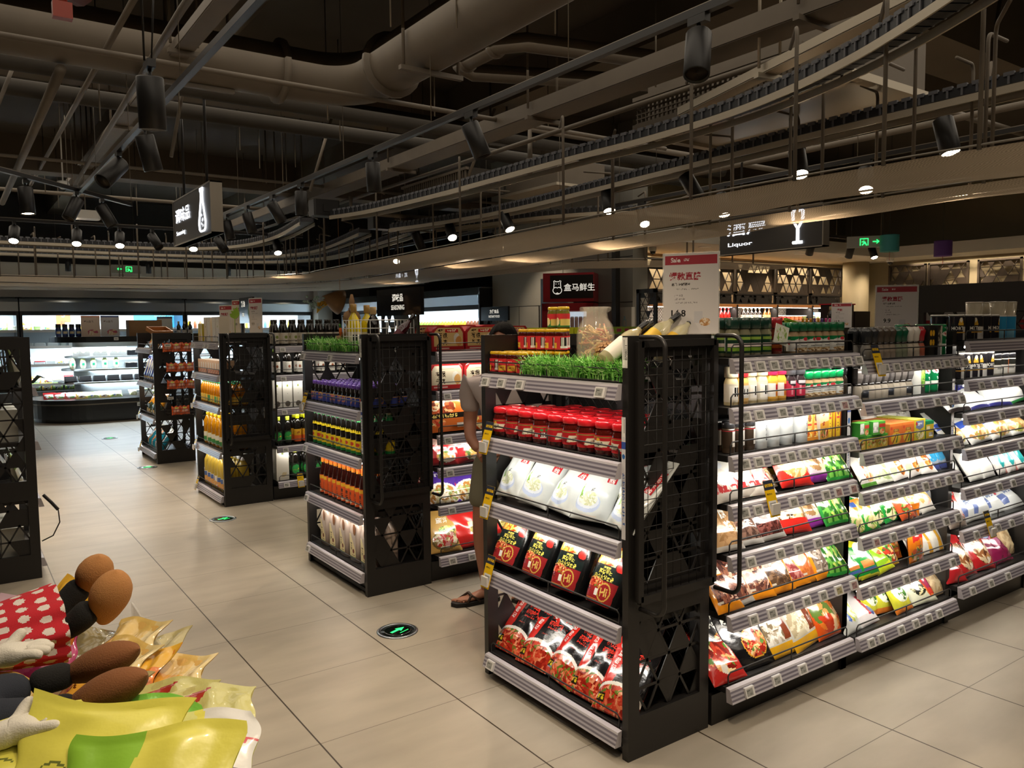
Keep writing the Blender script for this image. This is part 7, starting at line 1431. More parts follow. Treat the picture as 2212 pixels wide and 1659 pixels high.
# ------------------------------------------------------------------ plush dolls lying on the heap (heads outside the picture)
def skin_mesh(name, chains, sub=2, root=0):
    """chains: list of (points with radii, parent index or None); one smooth tapered body"""
    V = []; E = []; Rr = []
    for pts, par in chains:
        prev = par
        for (x, y, z, *r) in pts:
            V.append((x, y, z)); Rr.append((r[0], r[1] if len(r) > 1 else r[0]))
            if prev is not None: E.append((prev, len(V) - 1))
            prev = len(V) - 1
    me = bpy.data.meshes.new(name); me.from_pydata(V, E, []); ob = bpy.data.objects.new(name, me); COL.objects.link(ob)
    sk = ob.modifiers.new('s', 'SKIN'); sk.use_smooth_shade = True
    for i, d in enumerate(me.skin_vertices[0].data): d.radius = Rr[i]; d.use_root = (i == root)
    sb = ob.modifiers.new('d', 'SUBSURF'); sb.levels = sub; sb.render_levels = sub
    dg = bpy.context.evaluated_depsgraph_get(); dg.update()
    out = bpy.data.meshes.new_from_object(ob.evaluated_get(dg)); bpy.data.objects.remove(ob, do_unlink=True); bpy.data.meshes.remove(me)
    out.name = name; out.polygons.foreach_set('use_smooth', [True] * len(out.polygons)); return out
def skin_obj(name, chains, m, parent, sub=2):
    me = skin_mesh(name, chains, sub); me.materials.clear(); me.materials.append(m); return child(name, me, parent)
def ellipsoid(mb, c, ax, r0, col=None, n=20, squash=1., power=1.):
    """egg along vector ax with radii profile"""
    ax = Vector(ax); L = ax.length; q = ax.to_track_quat('Z', 'Y').to_matrix().to_4x4()
    prof = [(r0 * math.sin(PI * t) ** (.62 * power) * (1 - .18 * math.cos(PI * t)), L * t) for t in np.linspace(0, 1, 15)]
    prof[0] = (0, 0); prof[-1] = (0, L)
    mb.lathe(prof, n, col, M=Matrix.Translation(c) @ q, sx=1, sy=squash); return mb
PBLK = mat('plush_black', '#121110', .95, bump=(300, .3)); PTAN = mat('plush_tan', '#b5804c', .9, bump=(300, .25)); PBRN = mat('plush_brown', '#7a4c28', .9, bump=(300, .25))
PDEN = mat('denim', '#232833', .9, bump=(500, .3)); PWHT = mat('plush_white', '#d6d2c6', .9, bump=(300, .2)); PSTI = mat('orange_stitch', '#a85a2c', .8)
d1 = thing('plush_doll', 'plush doll in red polka-dot skirt with tan shoes lying on snack bags', 'plush toy', (0, 0, .6))
Z = -.6
skin_obj('legs', [([(.10, 2.43, .745 + Z, .045), (.18, 2.46, .77 + Z, .036), (.235, 2.47, .80 + Z, .034), (.275, 2.46, .85 + Z, .044)], None), ([(.19, 2.33, .765 + Z, .036), (.235, 2.29, .79 + Z, .034), (.27, 2.27, .84 + Z, .044)], 0)], PBLK, d1)
sh = MB(); ellipsoid(sh, (.285, 2.50, .795 + Z), (.02, -.10, .135), .048, squash=.8); sh.build('shoe', PTAN, d1)
sh = MB(); ellipsoid(sh, (.295, 2.31, .765 + Z), (.025, -.085, .165), .052, squash=.8); sh.build('shoe', PTAN, d1)
def skirt(c0, c1, r0, r1, A, nx, ny, flutter=.01):
    c0 = Vector(c0); c1 = Vector(c1); ax = (c1 - c0).normalized(); up = Vector((0, 0, 1)); sd = ax.cross(up).normalized(); up = sd.cross(ax)
    P = []
    for v in np.linspace(0, 1, ny + 1):
        row = []
        for u in np.linspace(0, 2 * PI, nx + 1):
            r = r0 + (r1 - r0) * v ** .8 + flutter * v * math.sin(9 * u); row.append(c0 + (c1 - c0) * v + sd * (r * math.cos(u)) + up * (r * .62 * math.sin(u)))
        P.append([tuple(p) for p in row])
    return MB().surf(np.array(P), A)
A = art(.72, .16, 220, 60, [('bg', '#bb1f2c'), ('dots', .0105, .036, '#d9d0c8')])
skirt((.0, 2.40, .755 + Z), (.205, 2.41, .765 + Z), .11, .155, A, 220, 60).build('polka_dot_skirt', CLOTH, d1)
ov = MB(); ellipsoid(ov, (-.32, 2.36, .74 + Z), (.41, .03, .02), .118, squash=1); ov.build('denim_bib', PDEN, d1)
st = MB(); st.tube([(.045 + .01 * math.cos(a), 2.40 + .104 * math.cos(a), .76 + .075 * math.sin(a) + Z) for a in np.linspace(-.4, PI + .4, 24)], .0022, 5); st.build('seam_stitch', PSTI, d1)
for (x, y, z) in ((-.03, 2.33, .845), (-.08, 2.42, .86)): MB().lathe([(.0, 0), (.011, 0), (.011, .004), (0, .006)], 12, M=Matrix.Translation((x, y, z + Z - .0))).build('button', mat('copper_button', '#a8602c', .35, .8), d1)
MB().box(-.10, 2.30, .838 + Z, -.02, 2.36, .842 + Z).build('pocket', PDEN, d1)
d2 = thing('plush_doll', 'plush doll in dark jeans with brown shoes lying nearest the camera', 'plush toy', (0, 0, .6))
skin_obj('jeans', [([(-.22, 1.95, .735 + Z, .085), (-.08, 1.955, .745 + Z, .082, .075), (.03, 2.0, .76 + Z, .052), (.115, 2.01, .765 + Z, .042)], None), ([(.02, 1.90, .745 + Z, .050), (.115, 1.885, .745 + Z, .042)], 1)], PDEN, d2)
skin_obj('ankle', [([(.10, 2.01, .766 + Z, .034), (.155, 2.01, .768 + Z, .032), (.195, 2.02, .765 + Z, .034)], None)], PBLK, d2)
skin_obj('ankle', [([(.10, 1.885, .747 + Z, .034), (.15, 1.885, .747 + Z, .032), (.185, 1.885, .743 + Z, .034)], None)], PBLK, d2)
sh = MB(); ellipsoid(sh, (.165, 2.06, .745 + Z), (.15, -.15, .085), .047, squash=.8); sh.build('shoe', PBRN, d2)
sh = MB(); ellipsoid(sh, (.155, 1.93, .72 + Z), (.15, -.155, .10), .050, squash=.8); sh.build('shoe', PBRN, d2)
def glove(name, wrist, d, up, s, parent):
    """padded white plush hand: palm, four unequal fingers, thumb from the palm's side"""
    w = Vector(wrist); d = Vector(d).normalized(); u = Vector(up).normalized(); sd = d.cross(u).normalized(); u = sd.cross(d)
    P = lambda a, b, c, r: (*(w + d * (a * s) + sd * (b * s) + u * (c * s)), r * s)
    ch = [([P(-.05, 0, 0, .026), P(.0, 0, 0, .03), P(.045, 0, .004, .034)], None)]
    for k, (b, L) in enumerate(((-.03, .052), (-.010, .062), (.011, .058), (.031, .045))):
        ch.append(([P(.07, b * .9, .004, .0135), P(.07 + L * .55, b * 1.15, .007, .0135), P(.07 + L, b * 1.2, -.003, .012)], 2))
    ch.append(([P(.028, -.034, .012, .015), P(.045, -.055, .028, .0155), P(.062, -.062, .042, .013)], 1))
    return skin_obj(name, ch, PWHT, parent)
glove('mitten', (.045, 2.13, .80 + Z), (1, -.25, .05), (0, 0, 1), .92, d2); glove('mitten', (.045, 1.775, .77 + Z), (1, -.1, .08), (0, 0, 1), .9, d2)
skin_obj('sleeve', [([(-.22, 2.12, .76 + Z, .034), (-.06, 2.145, .785 + Z, .032), (.005, 2.14, .795 + Z, .03)], None)], PBLK, d2); skin_obj('sleeve', [([(-.22, 1.80, .75 + Z, .034), (-.06, 1.785, .765 + Z, .032), (.005, 1.78, .768 + Z, .03)], None)], PBLK, d2)

# ------------------------------------------------------------------ the shopper between the first two rows
pr = thing('person', 'person in pale shirt, olive shorts and sandals walking between the shelf rows', 'person', (2.51, 3.62, 0), RAD(38))
# local frame: person faces -x; left side is -y
SK = mat('skin', '#a9735a', .55, sss=.0)
ch = [([(0.02, 0, .84, .105, .125), (.02, 0, .95, .095, .12), (.01, 0, 1.08, .09, .125), (.0, 0, 1.20, .095, .14), (.01, 0, 1.265, .075, .11), (.0, 0, 1.315, .045)], None)]
ch += [([(-.005, 0, 1.36, .046)], 5)]
# right leg forward (nearest the aisle), left leg back
ch += [([(.0, .085, .78, .088), (-.05, .10, .62, .078), (-.09, .11, .45, .060), (-.075, .108, .34, .063), (-.06, .104, .20, .049), (-.055, .10, .085, .034), (-.06, .105, .05, .033)], 0)]
ch += [([(.03, -.085, .78, .088), (.06, -.09, .62, .078), (.08, -.085, .45, .060), (.11, -.085, .32, .062), (.13, -.085, .19, .047), (.15, -.085, .085, .034), (.145, -.085, .05, .033)], 0)]
# right arm bent with the hand in front, left arm the same
ch += [([(.0, .165, 1.235, .052), (.012, .20, 1.11, .046), (.012, .212, 1.0, .040), (-.06, .185, .925, .034), (-.13, .11, .865, .026)], 3)]
ch += [([(.0, -.165, 1.235, .052), (.012, -.215, 1.11, .046), (.012, -.235, 1.0, .040), (-.06, -.185, .925, .034), (-.13, -.10, .875, .026)], 3)]
skm = skin_mesh('body', ch, 2)
hd = MB(); P = []
for v in np.linspace(0, PI, 21):
    row = []
    for u in np.linspace(0, 2 * PI, 29):
        r = math.sin(v); x = -.092 * r * math.cos(u); y = .073 * r * math.sin(u); z = .108 * math.cos(v)
        f = max(0, math.cos(u)) ** 4 * r
        t = (z + .108) / .216
        if z < 0: y *= 1 - .22 * (z / -.108) ** 2; x += -.006 * (z / -.108)
        nose = math.exp(-((z + .012) / .022) ** 2) * math.exp(-(y / .012) ** 2) * .020 + math.exp(-((z - .01) / .03) ** 2) * math.exp(-(y / .009) ** 2) * .007
        eye = math.exp(-((z - .016) / .012) ** 2) * math.exp(-((abs(y) - .031) / .014) ** 2) * .008
        lip = math.exp(-((z + .052) / .010) ** 2) * math.exp(-(y / .022) ** 2) * .006; chin = math.exp(-((z + .088) / .018) ** 2) * math.exp(-(y / .026) ** 2) * .007
        x -= (nose - eye + lip + chin) * f
        row.append((x - .012, y, z + 1.452))
    P.append(row)
hd.surf(np.array(P)[::-1], None)
for s in (-1, 1):
    ellipsoid(hd, (.004, s * .073, 1.425), (.004, s * .010, .058), .017, squash=.5)
def hand_chain(w, d, side, curl):
    w = Vector(w); d = Vector(d).normalized(); sdv = Vector((0, 1, 0)) if abs(d.y) < .7 else Vector((1, 0, 0)); fr = d.cross(sdv).normalized(); sdv = fr.cross(d)
    Q = lambda a, b, c, r: (*(w + d * a + fr * b + sdv * c), r)
    c = [([Q(0, 0, 0, .024), Q(.04, 0, 0, .028, ), Q(.075, 0, 0, .030)], None)]
    for k, (b, L) in enumerate(((-.030, .062), (-.010, .074), (.010, .070), (.028, .054))):
        c.append(([Q(.085, b, 0, .0095), Q(.085 + L * .5, b * 1.1, side * curl * .4, .009), Q(.085 + L * .9, b * 1.1, side * curl, .0078)], 2))
    c.append(([Q(.035, -.032, side * .006, .0115), Q(.065, -.048, side * .018, .0105), Q(.09, -.050, side * .026, .009)], 1))
    return c
def add_mesh(mb, me):
    mb.add([tuple(v.co) for v in me.vertices], [tuple(p.vertices) for p in me.polygons], None, 0, True)
add_mesh(hd, skm)
add_mesh(hd, skin_mesh('h', hand_chain((-.13, .11, .865), (-.6, -.75, -.55), 1, .028), 2)); add_mesh(hd, skin_mesh('h', hand_chain((-.13, -.10, .875), (-.5, .75, -.5), -1, .025), 2))
FEET = ((-.06, .105, -.67, .757), (.145, -.085, -1, .05))
for (x, y, dx, dy) in FEET:
    z0 = .022; Q = lambda a, b, z, *r: (x + dx * a - dy * b, y + dy * a + dx * b, z0 + z, *r)
    fl_ = [([Q(-.045, 0, .018, .030, .024), Q(0, 0, .03, .034, .030), Q(.06, 0, .016, .036, .022), Q(.12, 0, .008, .042, .014), Q(.155, 0, .004, .036, .010)], None)]
    for k, b in enumerate((-.026, -.010, .004, .017, .028)): fl_.append(([Q(.178 - .010 * k, b, .002, .0105 - .001 * k), Q(.197 - .012 * k, b * 1.05, 0, .0095 - .001 * k)], 4))
    add_mesh(hd, skin_mesh('f', fl_, 2))
hd.build('body', SK, pr)
for s in (-1, 1): MB().lathe([(0, -.004), (.0085, -.002), (.0085, .002), (0, .004)], 10, M=Matrix.Translation((-.098, s * .031, 1.468)) @ Matrix.Rotation(PI / 2, 4, 'Y')).build('eye', mat('eye_dark', '#1a1412', .2), pr)
MB().box(-.112, -.018, 1.398, -.104, .018, 1.402).build('mouth', mat('lip', '#8c4a42', .5), pr)
hair = MB(); P = []
for v in np.linspace(0, 1, 13):
    row = []
    for u in np.linspace(0, 2 * PI, 33):
        front = max(0, math.cos(u)); vm = PI * (.30 + .38 * (1 - front) ** .8) * v
        r = math.sin(vm) if vm < PI / 2 else 1 - .10 * (vm - PI / 2)
        row.append((-.103 * r * math.cos(u) - .008 + .004 * math.sin(u * 11), .085 * r * math.sin(u) + .002 * math.sin(u * 17), .118 * math.cos(vm) + 1.455))
    P.append(row)
hair.surf(np.array(P), None); hair.build('hair', mat('black_hair', '#0c0908', .9, spec=.15, bump=(200, .4)), pr)
shirt = skin_mesh('shirt', [([(.02, 0, .86, .125, .145), (.02, 0, .97, .118, .142), (.01, 0, 1.10, .112, .146), (.0, 0, 1.21, .112, .158), (.01, 0, 1.272, .088, .122), (.0, 0, 1.305, .056)], None),
    ([(.0, -.175, 1.235, .068), (.012, -.205, 1.12, .062), (.012, -.215, 1.055, .058)], 3), ([(.0, .175, 1.235, .068), (.012, .205, 1.12, .062), (.012, .215, 1.055, .058)], 3)], 2)
shirt.materials.clear(); shirt.materials.append(mat('shirt_cotton', '#b5a8a6', .85, bump=(60, .1))); child('shirt', shirt, pr)
shorts = skin_mesh('shorts', [([(.02, 0, .93, .112, .135), (.02, 0, .86, .122, .145), (.015, 0, .80, .115, .14)], None), ([(.045, -.09, .70, .108), (.062, -.092, .60, .102), (.072, -.09, .52, .096)], 2), ([(-.03, .095, .70, .108), (-.055, .102, .60, .102), (-.075, .107, .52, .096)], 2)], 2)
shorts.materials.clear(); shorts.materials.append(mat('olive_cotton', '#7a7562', .9, bump=(80, .1))); child('shorts', shorts, pr)
for (x, y, dx, dy) in FEET:
    sl = MB(); R = Matrix.Translation((x, y, 0)) @ Matrix.Rotation(math.atan2(-dy, -dx), 4, 'Z')
    pts = [(.075, -.03), (.06, -.042), (-.02, -.038), (-.12, -.05), (-.19, -.035), (-.21, 0), (-.19, .035), (-.12, .045), (-.02, .036), (.06, .042), (.075, .03)]
    sl.prism(pts[::-1], 0, .022, M=R); s_ = sl.build('sandal', mat('sandal_sole', '#15110f', .7), pr)
    stp = MB()
    for (a, b) in ((-.13, -.06), (-.05, -.15), (.0, .03)):
        stp.tube([R @ Vector((a, -.046, .02)), R @ Vector(((a + b) / 2 - .0, -.02, .055)), R @ Vector(((a + b) / 2, .02, .058)), R @ Vector((b, .044, .02))], .007, 6)
    stp.build('strap', mat('sandal_strap', '#3a281c', .6), s_)
# ------------------------------------------------------------------ back wall: open cold cabinets
rgb = random.Random(21)
PACKC = ['#d8dcd8', '#c9cfc4', '#e0d8c0', '#2f8a4a', '#c9383a', '#d8b03a', '#8fb04a', '#e3e0d8', '#b5c4c9', '#d88a4a', '#4a6a9a', '#e8e4d0', '#7c4a34']
_PK = {}
def pack(kind, c):
    k = (kind, c)
    if k in _PK: return _PK[k]
    mb = MB()
    if kind == 'tub': mb.lathe([(.045, 0), (.055, .06), (.058, .062), (.058, .075), (0, .078)], 12, cols=[c, '#d8d8d4', '#d8d8d4', '#e0e0dc'])
    elif kind == 'tray': mb.rbox(-.085, -.06, 0, .085, .06, .045, .02, '#d0d4d2', n=2).rbox(-.08, -.055, .045, .08, .055, .06, .02, c, n=2)
    elif kind == 'bottle': mb.lathe([(.028, 0), (.03, .01), (.03, .11), (.013, .15), (.013, .18), (0, .18)], 10, cols=[c, c, c, '#e0e0dc', '#d8d8d8'])
    else:
        A = art(.15, .13, 12, 12, [('bg', c), ('r', .1, .4, .9, .7, '#e0e0da'), ('f', .5, .25, .3, .18, PACKC, 8)], hash(c) % 97); q = bag_mb(.15, .13, .05, A, hash(c) % 31 + 1); mb = q
    p = Proto({'tub': 'food_tub', 'tray': 'food_tray', 'bottle': 'drink_bottle', 'bag': 'food_pack'}[kind], 'food pack', [(None, mb.mesh('pack_' + kind, GLOSS))]); _PK[k] = p; return p
CNAME = {'#d8dcd8': 'white', '#c9cfc4': 'pale grey', '#e0d8c0': 'cream', '#2f8a4a': 'green', '#c9383a': 'red', '#d8b03a': 'yellow', '#8fb04a': 'lime', '#e3e0d8': 'white', '#b5c4c9': 'pale blue', '#d88a4a': 'orange', '#4a6a9a': 'blue', '#e8e4d0': 'cream', '#7c4a34': 'brown'}
COLDIN = mat('cabinet_liner', '#c4ccd0', .5); COLDB = mat('cabinet_base', '#17191b', .3, coat=.3)
def cold_cabinet(label, x0, y0, L, rz, H=2.25, depth=.9, shelves=(.5, .88, 1.24, 1.56), canopy=.32, power=40, group=None):
    """open multideck cabinet, front toward local -y"""
    r = thing('cold_cabinet', label, 'cold cabinet', (x0, y0, 0), rz, group)
    MB().box(0, .06, 0, L, depth, .10).box(0, 0, .10, L, depth, .36).build('base', COLDB, r)
    MB().box(0, depth - .05, .36, L, depth, H).box(0, .25, H - .12, L, depth, H - .08).build('liner', COLDIN, r)
    cm = MB(); cm.add([(0, 0, H - canopy), (L, 0, H - canopy), (L, -.02, H - canopy * .45), (0, -.02, H - canopy * .45)], [(0, 1, 2, 3)]); cm.add([(0, -.02, H - canopy * .45), (L, -.02, H - canopy * .45), (L, .06, H), (0, .06, H)], [(0, 1, 2, 3)]); cm.box(0, .06, H - .02, L, depth, H).box(0, 0.0, H - canopy, L, .03, H - canopy + .012)
    cm.build('canopy', STEEL, r); MB().box(0, .03, H - canopy - .08, L, .07, H - canopy).build('blind_roll', BLACKM, r)
    for xx in (0, L - .04): MB().box(xx, .02, .1, xx + .04, depth, H - .02).build('side_panel', COLDB, r)
    for z in shelves:
        s = MB().box(.04, .22 + (.06 if z > .6 else 0), z - .025, L - .04, depth - .05, z).build('shelf', COLDIN, r)
        MB().box(.04, .20 + (.06 if z > .6 else 0), z - .04, L - .04, .215 + (.06 if z > .6 else 0), z + .012).build('price_rail', WHITE, s); MB().box(.06, .3, z - .034, L - .06, .32, z - .026).build('light_strip', LEDC, s)
    M = Matrix.Translation((x0, y0, 0)) @ Matrix.Rotation(rz, 4, 'Z')
    for z, pw in ((H - canopy - .02, 1.0), (1.2, .55), (.84, .45)):
        p = M @ Vector((L / 2, .30 if z > 1.5 else .32, z)); a = area(p, L - .2, .05, power * pw * K_COOL, col=COOL, spread=160); a.rotation_euler = (Matrix.Rotation(rz, 4, 'Z') @ Matrix.Rotation(RAD(25), 4, 'X')).to_euler()
    return r
def fill_cabinet(x0, y0, rz, x_a, x_b, z, kinds, cols, step, where, dd=.40):
    M = Matrix.Translation((x0, y0, 0)) @ Matrix.Rotation(rz, 4, 'Z'); x = x_a; by = {}
    while x < x_b:
        k = rgb.choice(kinds); c = rgb.choice(cols); by.setdefault((k, CNAME[c]), []).append((k, c, x)); x += step * rgb.uniform(.9, 1.15)
    for (k, cn), L in by.items():
        for j, (k_, c, xx) in enumerate(L):
            p = M @ Vector((xx, dd, z + .001)); nm = {'tub': 'tub', 'tray': 'tray', 'bottle': 'bottle', 'bag': 'bag'}[k]
            put(pack(k, c), p, f'{cn} food {nm}' + (f', {ORD[j % 39]} along' if len(L) > 1 else '') + f' {where}', f'{cn} {nm}s {where}', rz=rz, tilt=RAD(12) if k == 'bag' else 0, s=1.15)
cabs = [(-2.6, 3.7), (1.12, 3.0), (4.14, 2.82)]
for (xa, L), nm in zip(cabs, ('open cold cabinet along the back wall behind the dark end unit', 'open cold cabinet along the back wall behind the round island', 'open cold cabinet in the back corner past the posters')):
    cold_cabinet(nm, xa, 17.9, L, 0, power=60)
for z, kinds, cols, st, wh in ((1.561, ['bag', 'tray', 'tub'], ['#d8b03a', '#e0d8c0', '#d8dcd8', '#8fb04a', '#d88a4a'], .19, 'on the back cabinet top shelf'), (1.241, ['tray', 'tub'], ['#d8dcd8', '#e3e0d8', '#b5c4c9', '#c9cfc4'], .2, 'on the second back-cabinet shelf'), (.881, ['bag', 'tray'], ['#2f8a4a', '#d8dcd8', '#c9383a', '#2f8a4a', '#e3e0d8'], .19, 'on the third back-cabinet shelf'), (.501, ['bag', 'tray'], ['#e0d8c0', '#c9383a', '#d88a4a', '#e8e4d0', '#d8dcd8'], .18, 'on the bottom back-cabinet shelf')):
    fill_cabinet(0, 17.9, 0, .45, 2.3, z, kinds, cols, st, wh)
fill_cabinet(0, 17.9, 0, 4.3, 6.6, 1.561, ['bottle'], ['#d8b03a', '#7c4a34', '#4a6a9a'], .11, 'in the corner cold cabinet')
fill_cabinet(0, 17.9, 0, .5, 2.2, .37, ['bag'], ['#8fb04a', '#d8b03a'], .2, 'in the back cabinet well', dd=.3)
cold_cabinet('open cold cabinet with bottles along the side wall', 7.35, 17.2, 5.85, -PI / 2, H=2.22, power=80, shelves=(.5, .88, 1.2, 1.44), canopy=.30)
for k in range(30):
    c = ['#d8b03a', '#8fb04a', '#d8b03a', '#7c4a34'][k // 8]
    p = pack('bottle', c); put(p, (7.70, 15.0 - k * .115, 1.441), f'{CNAME[c]} drink bottle, {ORD[k]} along the side cabinet row', 'bottles in the side cabinet', rz=-PI / 2, s=1.4)
fill_cabinet(7.35, 17.2, -PI / 2, .2, 5.6, 1.201, ['tray', 'tub'], ['#b5c4c9', '#d8dcd8', '#4a6a9a'], .2, 'in the side cabinet below the bottles')
# banners and signs seen above the island
def panel(name, label, cat, x, y, z, w, h, rz, shapes, nx=60, ny=60, t=.012, m=None):
    r = thing(name, label, cat, (x, y, z), rz); A = art(w, h, nx, ny, shapes); gx, gz = np.meshgrid(np.linspace(-w / 2, w / 2, nx + 1), np.linspace(0, h, ny + 1))
    MB().surf(np.stack([gx, np.full_like(gx, -t / 2 - .001), gz], -1), A, smooth=False).build('print', m or PRINT, r); MB().box(-w / 2, -t / 2, 0, w / 2, t / 2, h).build('board', WHITE, r); return r
panel('number_banner', 'orange banner with number 3 hanging in the back cabinet', 'banner', 1.93, 18.72, 1.64, .26, .32, 0, [('bg', '#d8622c'), ('t', '3', .5, .74, .11, '#efe6dc', 0, .02), ('r', .3, .12, .46, .34, '#c24e20'), ('r', .54, .12, .7, .34, '#c24e20')])
panel('blue_banner', 'blue promotional banner on the back cabinet', 'banner', 3.72, 18.72, 1.60, .92, .36, 0, [('bg', '#2a8cc4'), ('t', '30分钟送达 3公里内', .68, .70, .05, '#8fd0ea'), ('t', '免费配送 APP下单', .62, .34, .05, '#8fd0ea')], 120, 60)
panel('menu_card', 'pale menu card at the back cabinet', 'sign', 2.88, 18.72, 1.562, .40, .38, 0, [('bg', '#dcdcd8'), ('r', .08, .1, .3, .9, '#e8e4d8'), ('r', .38, .1, .6, .9, '#e8e4d8'), ('r', .68, .2, .9, .9, '#c9c0a8')], 20, 20)
# curved refrigerated island
isl = thing('island_cooler', 'black round-ended refrigerated island in the far aisle', 'cold cabinet', (0, 0, 0))
def round_end(x0, x1, y0, y1, r=None, n=12):
    """plan outline with a round left end"""
    yc = (y0 + y1) / 2; ry = (y1 - y0) / 2; rx = r or ry
    return [(x0 + rx - rx * math.cos(a) if True else 0, yc - ry * math.sin(a)) for a in np.linspace(PI / 2, -PI / 2, n * 2)][::-1] + [(x1, y0)][:0] + []
def outline(x0, x1, y0, y1, rx):
    yc = (y0 + y1) / 2; ry = (y1 - y0) / 2
    L = [(x0 + rx - rx * math.cos(a), yc + ry * math.sin(a)) for a in np.linspace(PI / 2, -PI / 2, 26)]
    return [(x1, y1)] + L + [(x1, y0)]
MB().prism(outline(1.12, 4.2, 14.95, 16.6, .8), 0, .22).prism(outline(1.06, 4.2, 14.9, 16.65, .85), .07, .30).prism(outline(1.05, 4.2, 14.88, 16.67, .85), .32, .385).build('base', COLDB, isl)
MB().prism(outline(1.055, 4.2, 14.895, 16.655, .85), .298, .322).build('trim_band', GALV, isl)
MB().prism(outline(1.75, 4.2, 15.55, 16.1, .25), .38, 1.36).build('core', COLDIN, isl)
for z, y0, x0 in ((.66, 15.32, 1.50), (.88, 15.36, 1.56), (1.10, 15.40, 1.62)):
    s = MB().prism(outline(x0, 4.2, y0, 16.25, .4), z - .03, z).build('shelf', COLDIN, isl); MB().prism(outline(x0 + .3, 4.1, y0 + .1, 16.1, .3), z - .036, z - .029).build('light_strip', LEDC, s)
MB().prism(outline(1.40, 4.2, 15.12, 16.45, .55), 1.345, 1.44).build('top_deck', COLDB, isl)
MB().prism(outline(1.11, 4.2, 14.93, 16.62, .8), .385, .46, caps=False).build('glass_lip', CLEARP, isl)
for z, pw in ((1.33, 26), (1.06, 14), (.84, 12)): area((2.7, 15.38, z), 2.4, .05, pw * K_COOL, rot=(RAD(-14), 0, 0), col=COOL, spread=170)
panel('id_plate', 'white id plate on the island base', 'plate', 2.05, 14.93, .13, .25, .05, 0, [('bg', '#c9ccc8'), ('fr', .5, .5, .45, .4, ['#2a2a2a', '#c9ccc8', '#3f8a4a'], 20)], 30, 8); panel('price_label', 'white price label on the island rim', 'label', 2.62, 14.87, .24, .07, .06, 0, [('bg', '#dcdcd8'), ('r', .2, .3, .8, .6, '#7c7c78')], 10, 10); panel('price_label', 'white price label on the island top deck edge', 'label', 2.34, 15.10, 1.375, .07, .05, 0, [('bg', '#dcdcd8'), ('r', .2, .3, .8, .6, '#7c7c78')], 10, 10)
LET = bag('lettuce_pack', .2, .16, .1, [('bg', '#c9d08a'), ('f', .5, .5, .5, .5, ['#dfe3b0', '#b5c46a', '#e6e8c8', '#94ae4a'], 20), ('r', .35, .4, .65, .6, '#2f8a6a')], 16, 16, SOFT, 150)
BOKP = Proto('cabbage', 'vegetable', [('head', MB().lathe([(0, 0), (.035, .01), (.045, .06), (.04, .13), (.025, .17), (0, .18)], 12, cols=['#dcdcc0', '#dcdcc0', '#dde0b8', '#cfd88f', '#b5c86a']).mesh('cabbage_head', SOFT)), ('label', MB().box(-.018, -.0465, .06, .018, -.043, .10, '#1f7a5a').mesh('cabbage_label', PRINT))])
MUSH = Proto('mushroom_tray', 'vegetable tray', [('tray', MB().rbox(-.1, -.06, 0, .1, .06, .09, .02, '#1b1c1e').mesh('veg_tray', GLOSS)), ('contents', MB().surf(np.array([[(x, y, .09 + .015 * math.sin(x * 60) * math.sin(y * 70)) for x in np.linspace(-.09, .09, 9)] for y in np.linspace(-.05, .05, 7)]), None, '#cfc6b0').mesh('veg_contents', GLOSS))])
CLAM = Proto('clear_clamshell', 'vegetable tray', [('lid', MB().rbox(-.16, -.09, 0, .16, .09, .16, .03, '#ccd0c8').mesh('clamshell_lid', CLEARP)), ('contents', MB().surf(np.array([[(x, y, .08 + .03 * math.sin(x * 50 + y * 30)) for x in np.linspace(-.14, .14, 12)] for y in np.linspace(-.07, .07, 8)]), None, '#8c7c58').mesh('sprouts', GLOSS))])
for j, x in enumerate((1.86, 2.13, 2.40)): put(CLAM, (x, 15.52, 1.101), f'clear tray of brown sprouts, {ORD[j]} on the island top tier', 'sprout trays')
for j, x in enumerate((2.66, 2.90, 3.14)): put(MUSH, (x, 15.5, 1.101), f'black vegetable tray, {ORD[j]} on the island top tier', 'vegetable trays')
for j, x in enumerate((1.70, 1.86, 2.02, 2.2, 2.38)): put(BOKP, (x, 15.48, .881), f'pale wrapped cabbage with green label, {ORD[j]} on the island', 'wrapped cabbages', s=1.1)
for j, x in enumerate((2.62, 2.86, 3.1)): put(MUSH, (x, 15.48, .881), f'black vegetable tray, {ORD[j]} on the island middle tier', 'vegetable trays')
for j, x in enumerate((1.66, 1.88, 2.10, 2.32, 2.54, 2.76, 2.98)): put(MUSH, (x, 15.44, .661), f'black mushroom tray, {ORD[j]} on the island low tier', 'mushroom trays', tilt=RAD(20))
for j, (x, y, c) in enumerate(((1.32, 15.25, '#c9383a'), (1.46, 15.14, '#c9383a'), (1.62, 15.08, '#c9383a'), (1.78, 15.06, '#d8b03a'), (1.95, 15.05, '#8fb04a'), (2.12, 15.05, '#d8b03a'), (2.3, 15.05, '#8fb04a'))): put(pack('bag', c), (x, y, .40), f'{CNAME[c]} vegetable pack, {ORD[j]} around the island well', 'packs in the island well', tilt=RAD(50), s=1.25)
for j, x in enumerate((2.62, 2.80, 2.98)): put(LET, (x, 15.08, .42), f'lettuce pack, {ORD[j]} in the island well', 'lettuce packs', tilt=RAD(60), s=1.1)
put(pack('tray', '#b5c4c9'), (2.75, 15.15, .4), 'pale blue tray under the lettuce packs', s=1.6)
SJ = bottle('seasoning_jar', [(.035, 0), (.038, .004), (.038, .11), (.033, .13), (.033, .14)], '#1c2c5a', (.036, .14, .19, '#151515'), [(.0384, .03, .10, [('bg', '#2c4a8c'), ('r', .35, .2, .65, .8, '#d8d0b0')], 16, 8)], n=12, onemesh=True, cat='jar')
